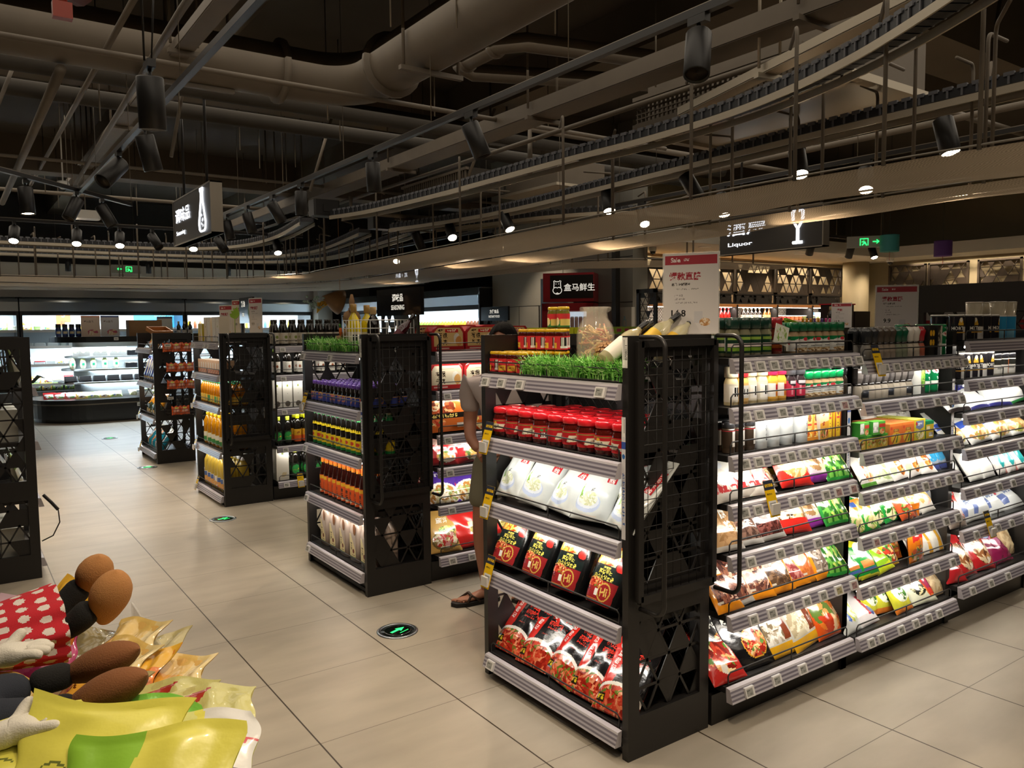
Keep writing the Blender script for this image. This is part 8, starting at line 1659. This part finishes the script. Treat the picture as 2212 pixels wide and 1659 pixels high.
for j, x in enumerate((1.50, 1.60, 1.70, 1.80, 1.90)): put(SJ, (x, 15.35, 1.441), f'navy-labelled black-capped jar, {ORD[j]} on the island deck', 'jars on the island deck', s=1.15)
for j, (x, c1, c2) in enumerate(((1.98, '#d8c4b4', '#e0a080'), (2.28, '#c9c9cf', '#4a5a8c'))): panel('promo_sign', ['cream promotional board on the island deck', 'grey promotional board with food picture on the island deck'][j], 'sign', x, 15.28, 1.441, .29, .36, 0, [('bg', c1), ('r', 0, .92, 1, 1, c2), ('t', '鲜美生活', .4, .72, .035, '#7c6a64'), ('f', .6, .2, .28, .14, ['#d8c0a0', '#b5506a', '#e8dcc8'], 14)], 50, 60)
MB_ = MB().box(-.27, -.15, 0, .27, .15, .28).box(-.25, -.152, .02, .25, -.15, .24); cr = thing('cardboard_box', 'brown cardboard box on the island deck', 'box', (2.85, 15.42, 1.441)); MB_.build('carton', mat('cardboard', '#94714c', .8, noise=(5, .9, 1.1)), cr)
panel('promo_sign', 'grey board with green vegetable picture on the island deck', 'sign', 3.17, 15.28, 1.441, .26, .34, 0, [('bg', '#b9bcb8'), ('r', 0, .9, 1, 1, '#4a5060'), ('f', .5, .22, .34, .2, GRN, 24)], 40, 50)
for j, x in enumerate((3.42, 3.52, 3.62)): put(DB, (x, 15.35, 1.441), f'black wine bottle, {ORD[j]} on the far island deck', 'wine bottles on the island deck')
# ------------------------------------------------------------------ partition wall: poster, red cooler, dispenser, cat logo
panel('wall_poster', 'dark blue wall poster with white characters beside the red cooler', 'poster', 7.60, 9.62, 1.0, .62, 1.28, -PI / 2, [('bg', '#1e262e'), ('t', '鲜·美·生活', .5, .62, .075, '#c9ccd0'), ('t', 'Fresh & Life', .45, .535, .03, '#8f959a'), ('f', .22, .25, .2, .25, ['#b5606a', '#d8c0c0', '#c98a94', '#e0d0cc', '#8c3a44', '#1e262e'], 30)], 90, 150)
wp = thing('wall_hatch', 'plain grey access panel on the partition wall', 'access panel', (7.605, 10.25, 0), -PI / 2); MB().box(-.26, -.006, 1.0, .26, .0, 1.86).build('panel', GREYW, wp); MB().box(-.27, -.008, 1.0, -.26, .0, 1.87).box(.26, -.008, 1.0, .27, 0, 1.87).box(-.27, -.008, 1.86, .27, 0, 1.87).build('edge_frame', BLACKM, wp)
ck = thing('drinks_cooler', 'red drinks cooler with hippo sign and cans behind glass', 'drinks cooler', (7.08, 8.62, 0), RAD(-50)); RD = mat('cooler_red', '#a3222e', .35, coat=.3); w = .72
MB().box(-w / 2, .0, 0, w / 2, .55, 1.86).box(-w / 2, -.01, 1.88, w / 2, .55, 2.28).build('cabinet', RD, ck)
MB().rbox(-w * .36, -.012, 1.925, w * .49, .0, 2.25, .003).build('sign_panel', mat('cooler_sign', '#1d1b1b', .3), ck)
R = Matrix.Rotation(PI / 2, 4, 'X'); lt = MB(); text_mb(lt, '盒马鲜生', .105, Matrix.Translation((.155, -.0135, 2.08)) @ R, .01)
def ring(mb, pts, r=.0055): mb.tube(pts, r, 5)
cx_, cz_ = -.155, 2.085
ring(lt, [(cx_ + .062 * math.cos(a) , -.0135, cz_ - .045 + .052 * math.sin(a)) for a in np.linspace(PI * .82, PI * 2.18, 20)])
ring(lt, [(cx_ - .05, -.0135, cz_ - .01), (cx_ - .046, -.0135, cz_ + .06), (cx_ - .052, -.0135, cz_ + .085), (cx_ - .035, -.0135, cz_ + .092), (cx_ - .028, -.0135, cz_ + .076), (cx_ + .028, -.0135, cz_ + .076), (cx_ + .035, -.0135, cz_ + .092), (cx_ + .052, -.0135, cz_ + .085), (cx_ + .046, -.0135, cz_ + .06), (cx_ + .05, -.0135, cz_ - .01)])
ring(lt, [(cx_ - .05, -.0135, cz_ - .012), (cx_ - .02, -.0135, cz_ - .002), (cx_, -.0135, cz_ - .012), (cx_ + .02, -.0135, cz_ - .002), (cx_ + .05, -.0135, cz_ - .012)])
ring(lt, [(cx_ - .018, -.0135, cz_ - .09), (cx_, -.0135, cz_ - .078), (cx_ + .018, -.0135, cz_ - .09)])
for s in (-1, 1): ring(lt, [(cx_ + s * .018, -.0135, cz_ + .04), (cx_ + s * .018, -.0135, cz_ + .05)], .005)
lt.build('sign_lettering', SIGNDIM, ck)
MB().box(-w / 2 + .08, -.006, .5, w / 2 - .08, .002, 1.74).build('inner_light', mat('cooler_inside', '#b9c4cc', .4, emit='#cfe0ee', es=.7), ck); MB().box(-w / 2 + .06, -.085, .48, w / 2 - .06, -.08, 1.76).build('glass_door', CLEARP, ck)
fm = MB().box(-w / 2, -.09, .4, -w / 2 + .09, 0, 1.86).box(w / 2 - .09, -.09, .4, w / 2, 0, 1.86).box(-w / 2, -.09, 1.75, w / 2, 0, 1.86).box(-w / 2, -.09, .4, w / 2, 0, .5); fm.build('door_frame', RD, ck)
for z in (1.36, 1.05, .76): MB().box(-w / 2 + .09, -.078, z - .012, w / 2 - .09, -.008, z).build('shelf', WHITE, ck)
CAN = Proto('drink_can', 'drink can', [(None, MB().lathe([(.024, 0), (.027, .008), (.027, .14), (.022, .155), (0, .155)], 12, cols=['#c9c9cc', '#b5202c', '#c9c9cc', '#c9c9cc']).mesh('drink_can', GLOSS))])
Mc = Matrix.Translation((7.08, 8.62, 0)) @ Matrix.Rotation(RAD(-50), 4, 'Z')
for z in (1.362, 1.052):
    for j in range(9): p = Mc @ Vector((-.235 + j * .059, -.042, z)); put(CAN, p, f"red drink can, {ORD[j]} on the cooler's {'top' if z > 1.2 else 'second'} shelf", 'red cans in the cooler', s=1.0)
for j in range(9): p = Mc @ Vector((-.235 + j * .059, -.042, 1.5175)); put(CAN, p, f"red drink can, {ORD[j]} stacked on the cooler's top row", 'red cans in the cooler')
sd_ = panel('dispenser_box', 'white sanitiser dispenser box on the beige wall', 'dispenser', 7.56, 7.98, 1.46, .30, .33, -PI / 2, [('bg', '#b5b3ab'), ('r', .44, .2, .66, .5, '#7fa8b8'), ('r', .47, .24, .63, .46, '#b5b3ab'), ('r', .5, .5, .6, .62, '#7fa8b8')], 30, 30, t=.06)
pl = thing('black_post', 'black square post beside the red cooler', 'post', (7.42, 8.02, 0)); MB().box(-.04, -.04, 0, .04, .04, 2.62).build('shaft', BLACK, pl)
cc_ = thing('security_camera', 'small dome security camera under the soffit edge', 'security camera', (8.0, 7.9, 2.56)); MB().lathe([(.0, .06), (.05, .06), (.05, .02), (.045, 0)], 14).build('mount', WHITE, cc_); MB().lathe([(.042, 0), (.035, -.03), (0, -.045)], 14).build('dome', SMOKED, cc_)
cc2 = thing('security_camera', 'dome security camera in the liquor corner', 'security camera', (13.0, 7.3, 2.56)); MB().lathe([(.0, .06), (.06, .06), (.06, .02), (.05, 0)], 14).build('mount', WHITE, cc2); MB().lathe([(.048, 0), (.04, -.03), (0, -.05)], 14).build('dome', SMOKED, cc2)
# ------------------------------------------------------------------ liquor corner
BRZ = mat('bronze_lattice', '#3a3026', .5)
def lattice(label, p, w, z0, z1, rz, seed):
    r = thing('lattice_screen', label, 'lattice screen', p, rz); mb = MB(); f = .03
    tri_panel(mb, f, z0 + f, w - f, z1 - f, lambda u, v, t: (u, t, v), seed=seed, s=.17, strut=.012, th=.012, fill=.40)
    mb.box(0, -.02, z0, f, .02, z1).box(w - f, -.02, z0, w, .02, z1).box(0, -.02, z0, w, .02, z0 + f).box(0, -.02, z1 - f, w, .02, z1).build('lattice_panel', BRZ, r)
    return r
xs = 8.0
for k, w in enumerate((1.05, .95, 1.0, .95, .95)):
    lattice(f'bronze triangle lattice screen, {ORD[k]} from the cooler along the liquor wall', (xs, 8.1, 0), w - .05, 2.02, 2.50, 0, 40 + k)
    b = thing('lower_lattice', f'dark lower lattice door, {ORD[k]} from the cooler along the liquor wall', 'lattice screen', (xs, 8.1, 0)); m = MB(); tri_panel(m, .03, 1.87, w - .08, 2.01, lambda u, v, t: (u, t, v), seed=60 + k, s=.1, fill=.6); m.box(0, -.015, 1.86, w - .05, .0, 1.88).box(0, -.015, 2.0, w - .05, .0, 2.02).box(0, .03, 1.86, w - .05, .04, 2.02).build('panel', BLACK, b)
    sb = thing('liquor_shelf', f'liquor wall shelf with oak cornice, {ORD[k]} from the cooler', 'shelf', (xs, 8.05, 0))
    MB().box(0, -.02, 1.81, w - .04, .5, 1.85).build('cornice', WOOD, sb)
    for z in (1.30, 1.60): MB().box(0, 0, z - .025, w - .04, .5, z).build('shelf', mat('pink_shelf', '#b59a8c', .6), sb); 
    mm = MB(); mesh_back(mm, 0, 1.0, w - .04, 1.8, .48, .05, .003); mm.box(0, .49, 1.0, w - .04, .5, 1.8, mi=1).build('back_mesh', [GALV, mat('liquor_back', '#c9c6bc', .7)], sb)
    MB().box(w - .05, -.02, 0, w - .01, .5, 1.84).box(0, 0, 0, w - .04, .5, .3).build('frame', BLACK, sb); MB().box(.03, .04, 1.80, w - .08, .07, 1.808).build('light_strip', LEDW, sb)
    area((xs + w / 2, 8.08, 1.79), w - .1, .03, 3.2, rot=(RAD(20), 0, 0)); xs += w
LQ = lambda c, cap, lab: bottle('liquor_bottle', [(.033, 0), (.036, .004), (.036, .11), (.014, .15), (.013, .18)], c, (.016, .175, .2, cap), [(.0364, .02, .09, lab, 12, 6)], n=10, onemesh=True)
L1 = LQ('#6e1c18', '#b5282c', [('bg', '#c9b48a'), ('r', 0, .4, 1, 1, '#a82a24')]); L2 = LQ('#2a1c14', '#d8c8a8', [('bg', '#d8d2c4')]); L3 = LQ('#7c4a1c', '#2a1c12', [('bg', '#d8c48a')]); L4 = LQ('#c9c9c4', '#c9383a', [('bg', '#e0dcd8'), ('r', 0, 0, 1, .5, '#b5303a')])
for j in range(10): put(L1, (9.30 + j * .088 - 1.2 + 1.1, 8.15, 1.601), f'red-labelled liquor bottle, {ORD[j]} along the upper liquor shelf', 'red liquor bottles')
for j in range(5): put(L2, (10.26 + j * .1, 8.15, 1.601), f'dark liquor bottle with pale label, {ORD[j]} on the upper liquor shelf', 'dark liquor bottles')
for j in range(3): put(L3, (10.80 + j * .1, 8.15, 1.601), f'amber liquor bottle, {ORD[j]} on the upper liquor shelf', 'amber liquor bottles')
for j in range(12): put(L4, (9.24 + j * .08, 8.12, 1.301), f'white bottle with red cap, {ORD[j]} along the lower liquor shelf', 'white red-capped bottles', s=1.15)
for j in range(9): put(pack('tub', ['#c9383a', '#d88a4a', '#8fb04a'][j // 3]), (11.15 + j * .115, 8.15, 1.601), f"{['red', 'orange', 'lime'][j // 3]} tub, {ORD[j]} along the far liquor shelf", 'tubs on the liquor shelf')
for j in range(8): put(pack('bag', ['#4a6a9a', '#d8dcd8', '#b5c4c9'][j % 3]), (12.05 + j * .12, 8.12, 1.601), f'blue or white pack, {ORD[j]} at the far end of the liquor shelf', 'packs on the liquor shelf')
for k, y in enumerate((7.1, 6.4, 5.6, 4.8, 4.0)):
    lattice(f'bronze lattice screen, {ORD[k]} from the corner on the right-angle liquor wall', (13.72, y + .62, 0), .66, 1.95, 2.55, -PI / 2, 80 + k)
for (x, y, sx, sy, pw) in ((10.6, 8.42, 5.0, .04, 24), (13.66, 5.6, .03, 3.4, 8)): area((x, y, 2.58), sx, sy, pw, col=(1, .82, .6))
struct(MB().lathe([(.22, 0), (.22, 2.62)], 28, M=Matrix.Translation((13.3, 8.1, 0))), 'column_1', BEIGEW)
for k, x in enumerate((8.6, 9.7, 10.8, 11.9, 13.0)):
    d = thing('recessed_downlight', f'round recessed downlight, {ORD[k]} in the pale soffit from the cooler', 'downlight', (x, 7.5, 2.62)); MB().lathe([(.09, 0), (.09, -.006), (.07, -.006)], 20).build('trim_ring', WHITE, d); MB().lathe([(0, -.004), (.07, -.004)], 20).build('lens', glow('downlight_face', '#fff0d8', 9), d); spot(x, 7.5, 2.60, 42 * K_SPOT, (x, 7.7, 0), 130)
for k, y in enumerate((6.3, 5.2, 4.1)):
    d = thing('recessed_downlight', f'round recessed downlight, {ORD[k]} from the corner over the right-angle wall', 'downlight', (13.4, y, 2.62)); MB().lathe([(.09, 0), (.09, -.006), (.07, -.006)], 20).build('trim_ring', WHITE, d); MB().lathe([(0, -.004), (.07, -.004)], 20).build('lens', glow('downlight_face', '#fff0d8', 9), d); spot(13.4, y, 2.60, 42 * K_SPOT, None, 130)
for k, (x, y) in enumerate(((9.0, 6.9), (10.2, 6.9), (11.2, 6.9))): lamp(x, y, f'small can spotlight tilted down, {ORD[k]} before the liquor soffit', (.3, .5, -1), 40, z=2.8, s=1.1, angle=60, group='spotlights before the soffit')
track('short black track before the liquor soffit', (8.4, 6.9), (12.0, 6.9), 2.8)
lamp(11.75, 6.9, 'lit can spotlight between the two paper lanterns', (-.3, -.5, -1), 30, z=2.8, s=1.1, group='spotlights before the soffit')
for k, (x, y, c, nm) in enumerate(((10.66, 6.0, '#3f8f8c', 'teal'), (12.13, 6.0, '#6a4490', 'purple'))):
    ln = thing('paper_lantern', f'{nm} ribbed paper lantern hanging in the liquor corner', 'lantern', (x, y, 2.52)); P = [(.12 + (.006 if i % 2 else 0), .23 * i / 20) for i in range(21)]; MB().lathe(P, 18).build('paper_shade', mat('lantern_' + nm, c, .7), ln); MB().tube([(0, 0, .23), (0, 0, 1.75)], .003, 4).build('cord', BLACK, ln); MB().tube([(0, 0, 0), (0, 0, -.12)], .003, 4, '#c23a3a').build('tassel', PRINT, ln)
# promo display in front of the liquor wall: knives, gift boxes, small poster
dt = thing('display_table', 'dark display table behind the spice bay', 'table', (8.5, 5.6, 0)); MB().box(-1.0, -.3, 1.44, 1.4, .4, 1.49).build('table_top', BLACK, dt); MB().box(-.95, -.25, 0, 1.35, .35, 1.44).build('body', BLACKM, dt); MB().box(.45, -.31, 1.445, 1.35, -.3, 1.485).build('price_strip', WHITE, dt)
gb = thing('gift_box', 'tall dark gift box with red lid on the display table', 'gift box', (9.05, 5.75, 1.49)); MB().box(-.2, -.1, 0, .2, .1, .28).build('case', mat('box_dark', '#2a1814', .4), gb); MB().box(-.22, -.11, .28, .22, .11, .295).build('lid', mat('box_red', '#b5202c', .4), gb); MB().box(-.12, -.102, .01, -.02, -.1, .03).box(.04, -.102, .01, .14, -.1, .03).build('red_band', mat('box_red'), gb)
gb2 = thing('gift_box', 'lower brown gift box beside the red-lidded one', 'gift box', (9.45, 5.75, 1.49)); MB().box(-.17, -.1, 0, .17, .1, .20).build('case', mat('box_brown', '#2c1d14', .5), gb2)
for j, x in enumerate((8.68, 8.78, 8.86)): put(DB, (x, 5.6, 1.491), f'dark wine bottle, {ORD[j]} beside the tall gift box', 'wine bottles by the gift box')
for j in range(9):
    c = ['#d8901c', '#d8901c', '#d8901c', '#5d4490', '#d8901c', '#5d4490', '#c23a7a', '#c23a7a', '#c23a7a'][j]; k = Proto('plastic_handle', 'utensil', [(None, MB().lathe([(.016, 0), (.02, .03), (.012, .09), (.016, .11), (0, .115)], 8, c).mesh('handle', GLOSS))])
    put(k, (7.98 + j * .075, 5.5, 1.491), f"{ {'#d8901c': 'orange', '#5d4490': 'purple', '#c23a7a': 'pink'}[c]} plastic utensil handle, {ORD[j]} in the display row", 'utensil handles')
for j in range(4): tag(MB().box(-.13, -.02, -.012, .13, .02, .012, M=Matrix.Translation((7.62 + .1 * j, 5.6, 1.54 + .03 * (j % 2))) @ Matrix.Rotation(RAD((-14, 8, -6, 12)[j]), 4, 'Y')).build('lime_stick', mat('lime_plastic', '#9ac02c', .5)), f'lime plastic stick, {ORD[j]} lying on the display table', 'utensil', 'lime sticks')
sale_sign('small white sale poster among the display table goods', 8.62, 5.42, 1.491, RAD(-55), h=.29, w=.22, price='11.9', name='特价精选', sub='爆款')
for j, x in enumerate((13.0, 13.14, 13.28)): put(L3, (10.9 + j * .13, 6.2, 1.49), f'orange bottle with red neck, {ORD[j]} behind the grinder poster', 'orange bottles', s=1.3)
ot = thing('display_table', 'dark stand under the orange bottles', 'table', (11.05, 6.25, 0)); MB().box(-.3, -.15, 0, .3, .15, 1.488).build('body', BLACKM, ot)
be = thing('end_display_unit', 'tall black display back with triangle windows behind the salt', 'display shelf', (6.2, 2.2, 0))
mb = MB().box(0, 0, 1.62, .04, 1.06, 1.83).box(0, 0, 0, .04, .06, 1.62).box(0, 1.0, 0, .04, 1.06, 1.62).box(0, 0, 0, .4, 1.06, 1.2); tri_panel(mb, .06, 1.2, 1.0, 1.62, lambda u, v, t: (.02 + t, u, v), s=.19, strut=.014, seed=77, fill=.3, th=.02); mb.build('back_panel', BLACK, be); MB().box(.04, 0, 1.40, .42, 1.06, 1.42).build('shelf', BLACK, be)
RBX = carton('red_gift_box', .24, .22, .12, [('bg', '#a8262a'), ('r', 0, .62, 1, 1, '#b9b5ae'), ('t', '酸奶', .5, .3, .05, '#d8a8a4', 0, .02), ('r', .3, .7, .7, .8, '#c95a5a')], 24, 24, '#a8262a')
for j in range(4): put(RBX, (6.36, 2.36 + j * .26, 1.421), f'red and grey carton, {ORD[j]} behind the triangle windows', 'red cartons behind the lattice', rz=-PI / 2)
put(RBX, (6.3, 3.42, 1.40), 'red and grey carton standing beside the black display back', rz=-PI / 2); ob = thing('display_table', 'low dark stand beside the black display back', 'table', (6.35, 3.42, 0)); MB().box(-.12, -.15, 0, .18, .2, 1.40).build('body', BLACKM, ob)
bl = thing('lattice_post', 'black lattice display post before the liquor wall', 'display shelf', (7.2, 7.05, 0)); mb = MB().box(0, 0, 0, .03, .05, 2.0).box(0, .30, 0, .03, .35, 2.0).box(0, 0, 1.95, .03, .35, 2.0).box(0, 0, 0, .03, .35, 1.2); tri_panel(mb, .05, 1.2, .30, 1.95, lambda u, v, t: (.015 + t, u, v), s=.1, seed=91, fill=.2); mb.build('panel', BLACK, bl)
st_ = thing('display_table', 'dark stand carrying the half hidden sign board', 'table', (7.3, 6.55, 0)); MB().box(-.2, -.42, 0, .2, .42, 1.45).build('body', BLACKM, st_)
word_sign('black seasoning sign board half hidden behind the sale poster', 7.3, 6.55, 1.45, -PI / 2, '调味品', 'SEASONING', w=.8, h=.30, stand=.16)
# ------------------------------------------------------------------ hanging light-box signs and exit signs
def lightbox(label, x, y0, y1, z0, z1, zh, en, icon, t=.09):
    r = thing('hanging_sign', label, 'hanging sign', (x, (y0 + y1) / 2, z0), -PI / 2); w = y1 - y0; h = z1 - z0
    MB().box(-w / 2, 0, 0, w / 2, t, h).build('case', mat('sign_face', '#26211d', .45), r); MB().box(-w / 2 - .004, -.004, 0, w / 2 + .004, t + .004, .012).box(-w / 2 - .004, -.004, h - .012, w / 2 + .004, t + .004, h).box(w / 2 - .008, -.004, 0, w / 2 + .004, t + .004, h).box(-w / 2 - .004, -.004, 0, -w / 2 + .008, t + .004, h).build('trim', GALV, r)
    for xx in (-w * .3, w * .3): MB().tube([(xx, t / 2, h), (xx, t / 2, 4.3 - z0)], .012, 6).build('hanger_rod', BLACK, r)
    R = Matrix.Rotation(PI / 2, 4, 'X'); L = MB(); text_mb(L, zh, h * .30, Matrix.Translation((-w * .22, -.006, h * .62)) @ R, .012, width=w * .40); text_mb(L, en, h * .12, Matrix.Translation((-w * .28, -.006, h * .24)) @ R, .0, width=w * .25)
    if icon == 'flask':
        cx = w * .30; s = h * .42; pts = [(-.10, .95), (.10, .95), (.10, .45), (.34, -.55), (.30, -.85), (.2, -.95), (-.2, -.95), (-.30, -.85), (-.34, -.55), (-.10, .45)]
        L.tube([(cx + a * s * 1.7, -.006, h * .5 + b * s) for a, b in pts], .008, 5, closed=True); L.bar((cx - .26 * s, -.006, h * .5 + .98 * s), (cx + .26 * s, -.006, h * .5 + .98 * s), .01, .03); L.bar((cx - .17 * s, -.006, h * .5 + .5 * s), (cx + .17 * s, -.006, h * .5 + .5 * s), .01, .012)
        for a, b in ((-.1, -.2), (.1, -.4), (-.14, -.6), (.08, -.7), (0, -.45)): L.lathe([(0, -.003), (.012, 0), (0, .003)], 8, M=Matrix.Translation((cx + a * s, -.006, h * .5 + b * s)) @ R)
    else:
        cx = w * .28; s = h * .42; L.tube([(cx - .34 * s, -.006, h * .5 + .9 * s), (cx - .3 * s, -.006, h * .5 + .4 * s), (cx, -.006, h * .5 - .1 * s), (cx + .3 * s, -.006, h * .5 + .4 * s), (cx + .34 * s, -.006, h * .5 + .9 * s)], .016, 6); L.tube([(cx - .34 * s, -.006, h * .5 + .9 * s), (cx + .34 * s, -.006, h * .5 + .9 * s)], .012, 6); L.tube([(cx, -.006, h * .5 - .1 * s), (cx, -.006, h * .5 - .8 * s)], .016, 6); L.tube([(cx - .3 * s, -.006, h * .5 - .85 * s), (cx + .3 * s, -.006, h * .5 - .85 * s)], .016, 6)
    L.build('lit_lettering', SIGNW, r); return r
lightbox('hanging light-box sign with white flask icon over the oil end unit', 1.82, 6.86, 8.2, 2.345, 2.775, '调味品', 'Seasoning', 'flask')
lightbox('hanging light-box sign with glass icon reading liquor', 6.75, 4.45, 5.68, 2.27, 2.68, '酒屋', 'Liquor', 'glass')
lightbox('small lit sign over the side cabinets beyond the safety nets', 6.9, 12.4, 13.6, 2.32, 2.62, '冷藏冷冻', 'Frozen', 'glass')
def exit_sign(label, x, y, z, rz, flip=1):
    r = thing('exit_sign', label, 'exit sign', (x, y, z), rz); MB().box(-.26, -.02, 0, .26, .02, .16).build('plate', mat('exit_plate', '#a09c90', .5), r)
    g = MB(); o = .04 * flip
    g.box(o - .05, -.0225, .03, o - .04, -.021, .13).box(o + .05, -.0225, .03, o + .06, -.021, .13).box(o - .05, -.0225, .12, o + .06, -.021, .13)
    g.tube([(o, -.022, .105), (o, -.022, .1055)], .01, 6).tube([(o - .005, -.022, .09), (o + .005, -.022, .065), (o - .02, -.022, .035)], .007, 5).tube([(o + .005, -.022, .065), (o + .03, -.022, .05), (o + .035, -.022, .03)], .007, 5).tube([(o - .025, -.022, .08), (o, -.022, .085), (o + .025, -.022, .07)], .006, 5)
    a = -flip * .11; g.tube([(a - flip * -.035, -.022, .08), (a + flip * -.04, -.022, .08)], .006, 5); g.tube([(a + flip * -.015, -.022, .105), (a + flip * -.045, -.022, .08), (a + flip * -.015, -.022, .055)], .006, 5)
    g.build('green_pictogram', GREENL, r)
    for xx in (-.2, .2): MB().tube([(xx, 0, .16), (xx, 0, 4.3 - z)], .005, 5).build('hanger_rod', BLACK, r)
exit_sign('green exit sign with arrow hanging before the white band', 2.85, 16.9, 2.64, 0, 1)
exit_sign('green exit sign with arrow hanging before the liquor corner', 10.6, 6.3, 2.60, RAD(-55), -1)
hb = thing('horn_basket', 'hanging straw horn with banana leaves over the corner cabinet', 'decoration', (5.05, 11.8, 1.95))
MB().lathe([(.20, 0), (.16, .1), (.08, .22), (.02, .3)], 18, '#8c6a44', M=Matrix.Rotation(RAD(-75), 4, 'Y')).build('straw_horn', PRINT, hb)
bm = MB()
for k in range(9): bm.tube([(-.05 - k * .02, .02 * (k % 3), .02), (-.18 - k * .02, .03 * (k % 3), -.01 + .01 * (k % 2)), (-.30 - k * .01, .02, -.09 - .01 * k)], [.012, .018, .006], 6, '#d8a82c')
bm.build('yellow_husks', PRINT, hb); lm = MB()
for k in range(40): a = rgb.uniform(0, 6.3); lm.lathe([(0, -.01), (.022, 0), (0, .01)], 6, '#a8c4b8', M=Matrix.Translation((-.42 + rgb.uniform(-.16, .12), rgb.uniform(-.1, .1), rgb.uniform(-.10, .10))) @ Matrix.Rotation(a, 4, 'X'))
lm.build('pale_leaves', PRINT, hb); MB().tube([(0, 0, .1), (0, 0, 2.3)], .004, 5).build('hanging_cord', WOOD, hb)
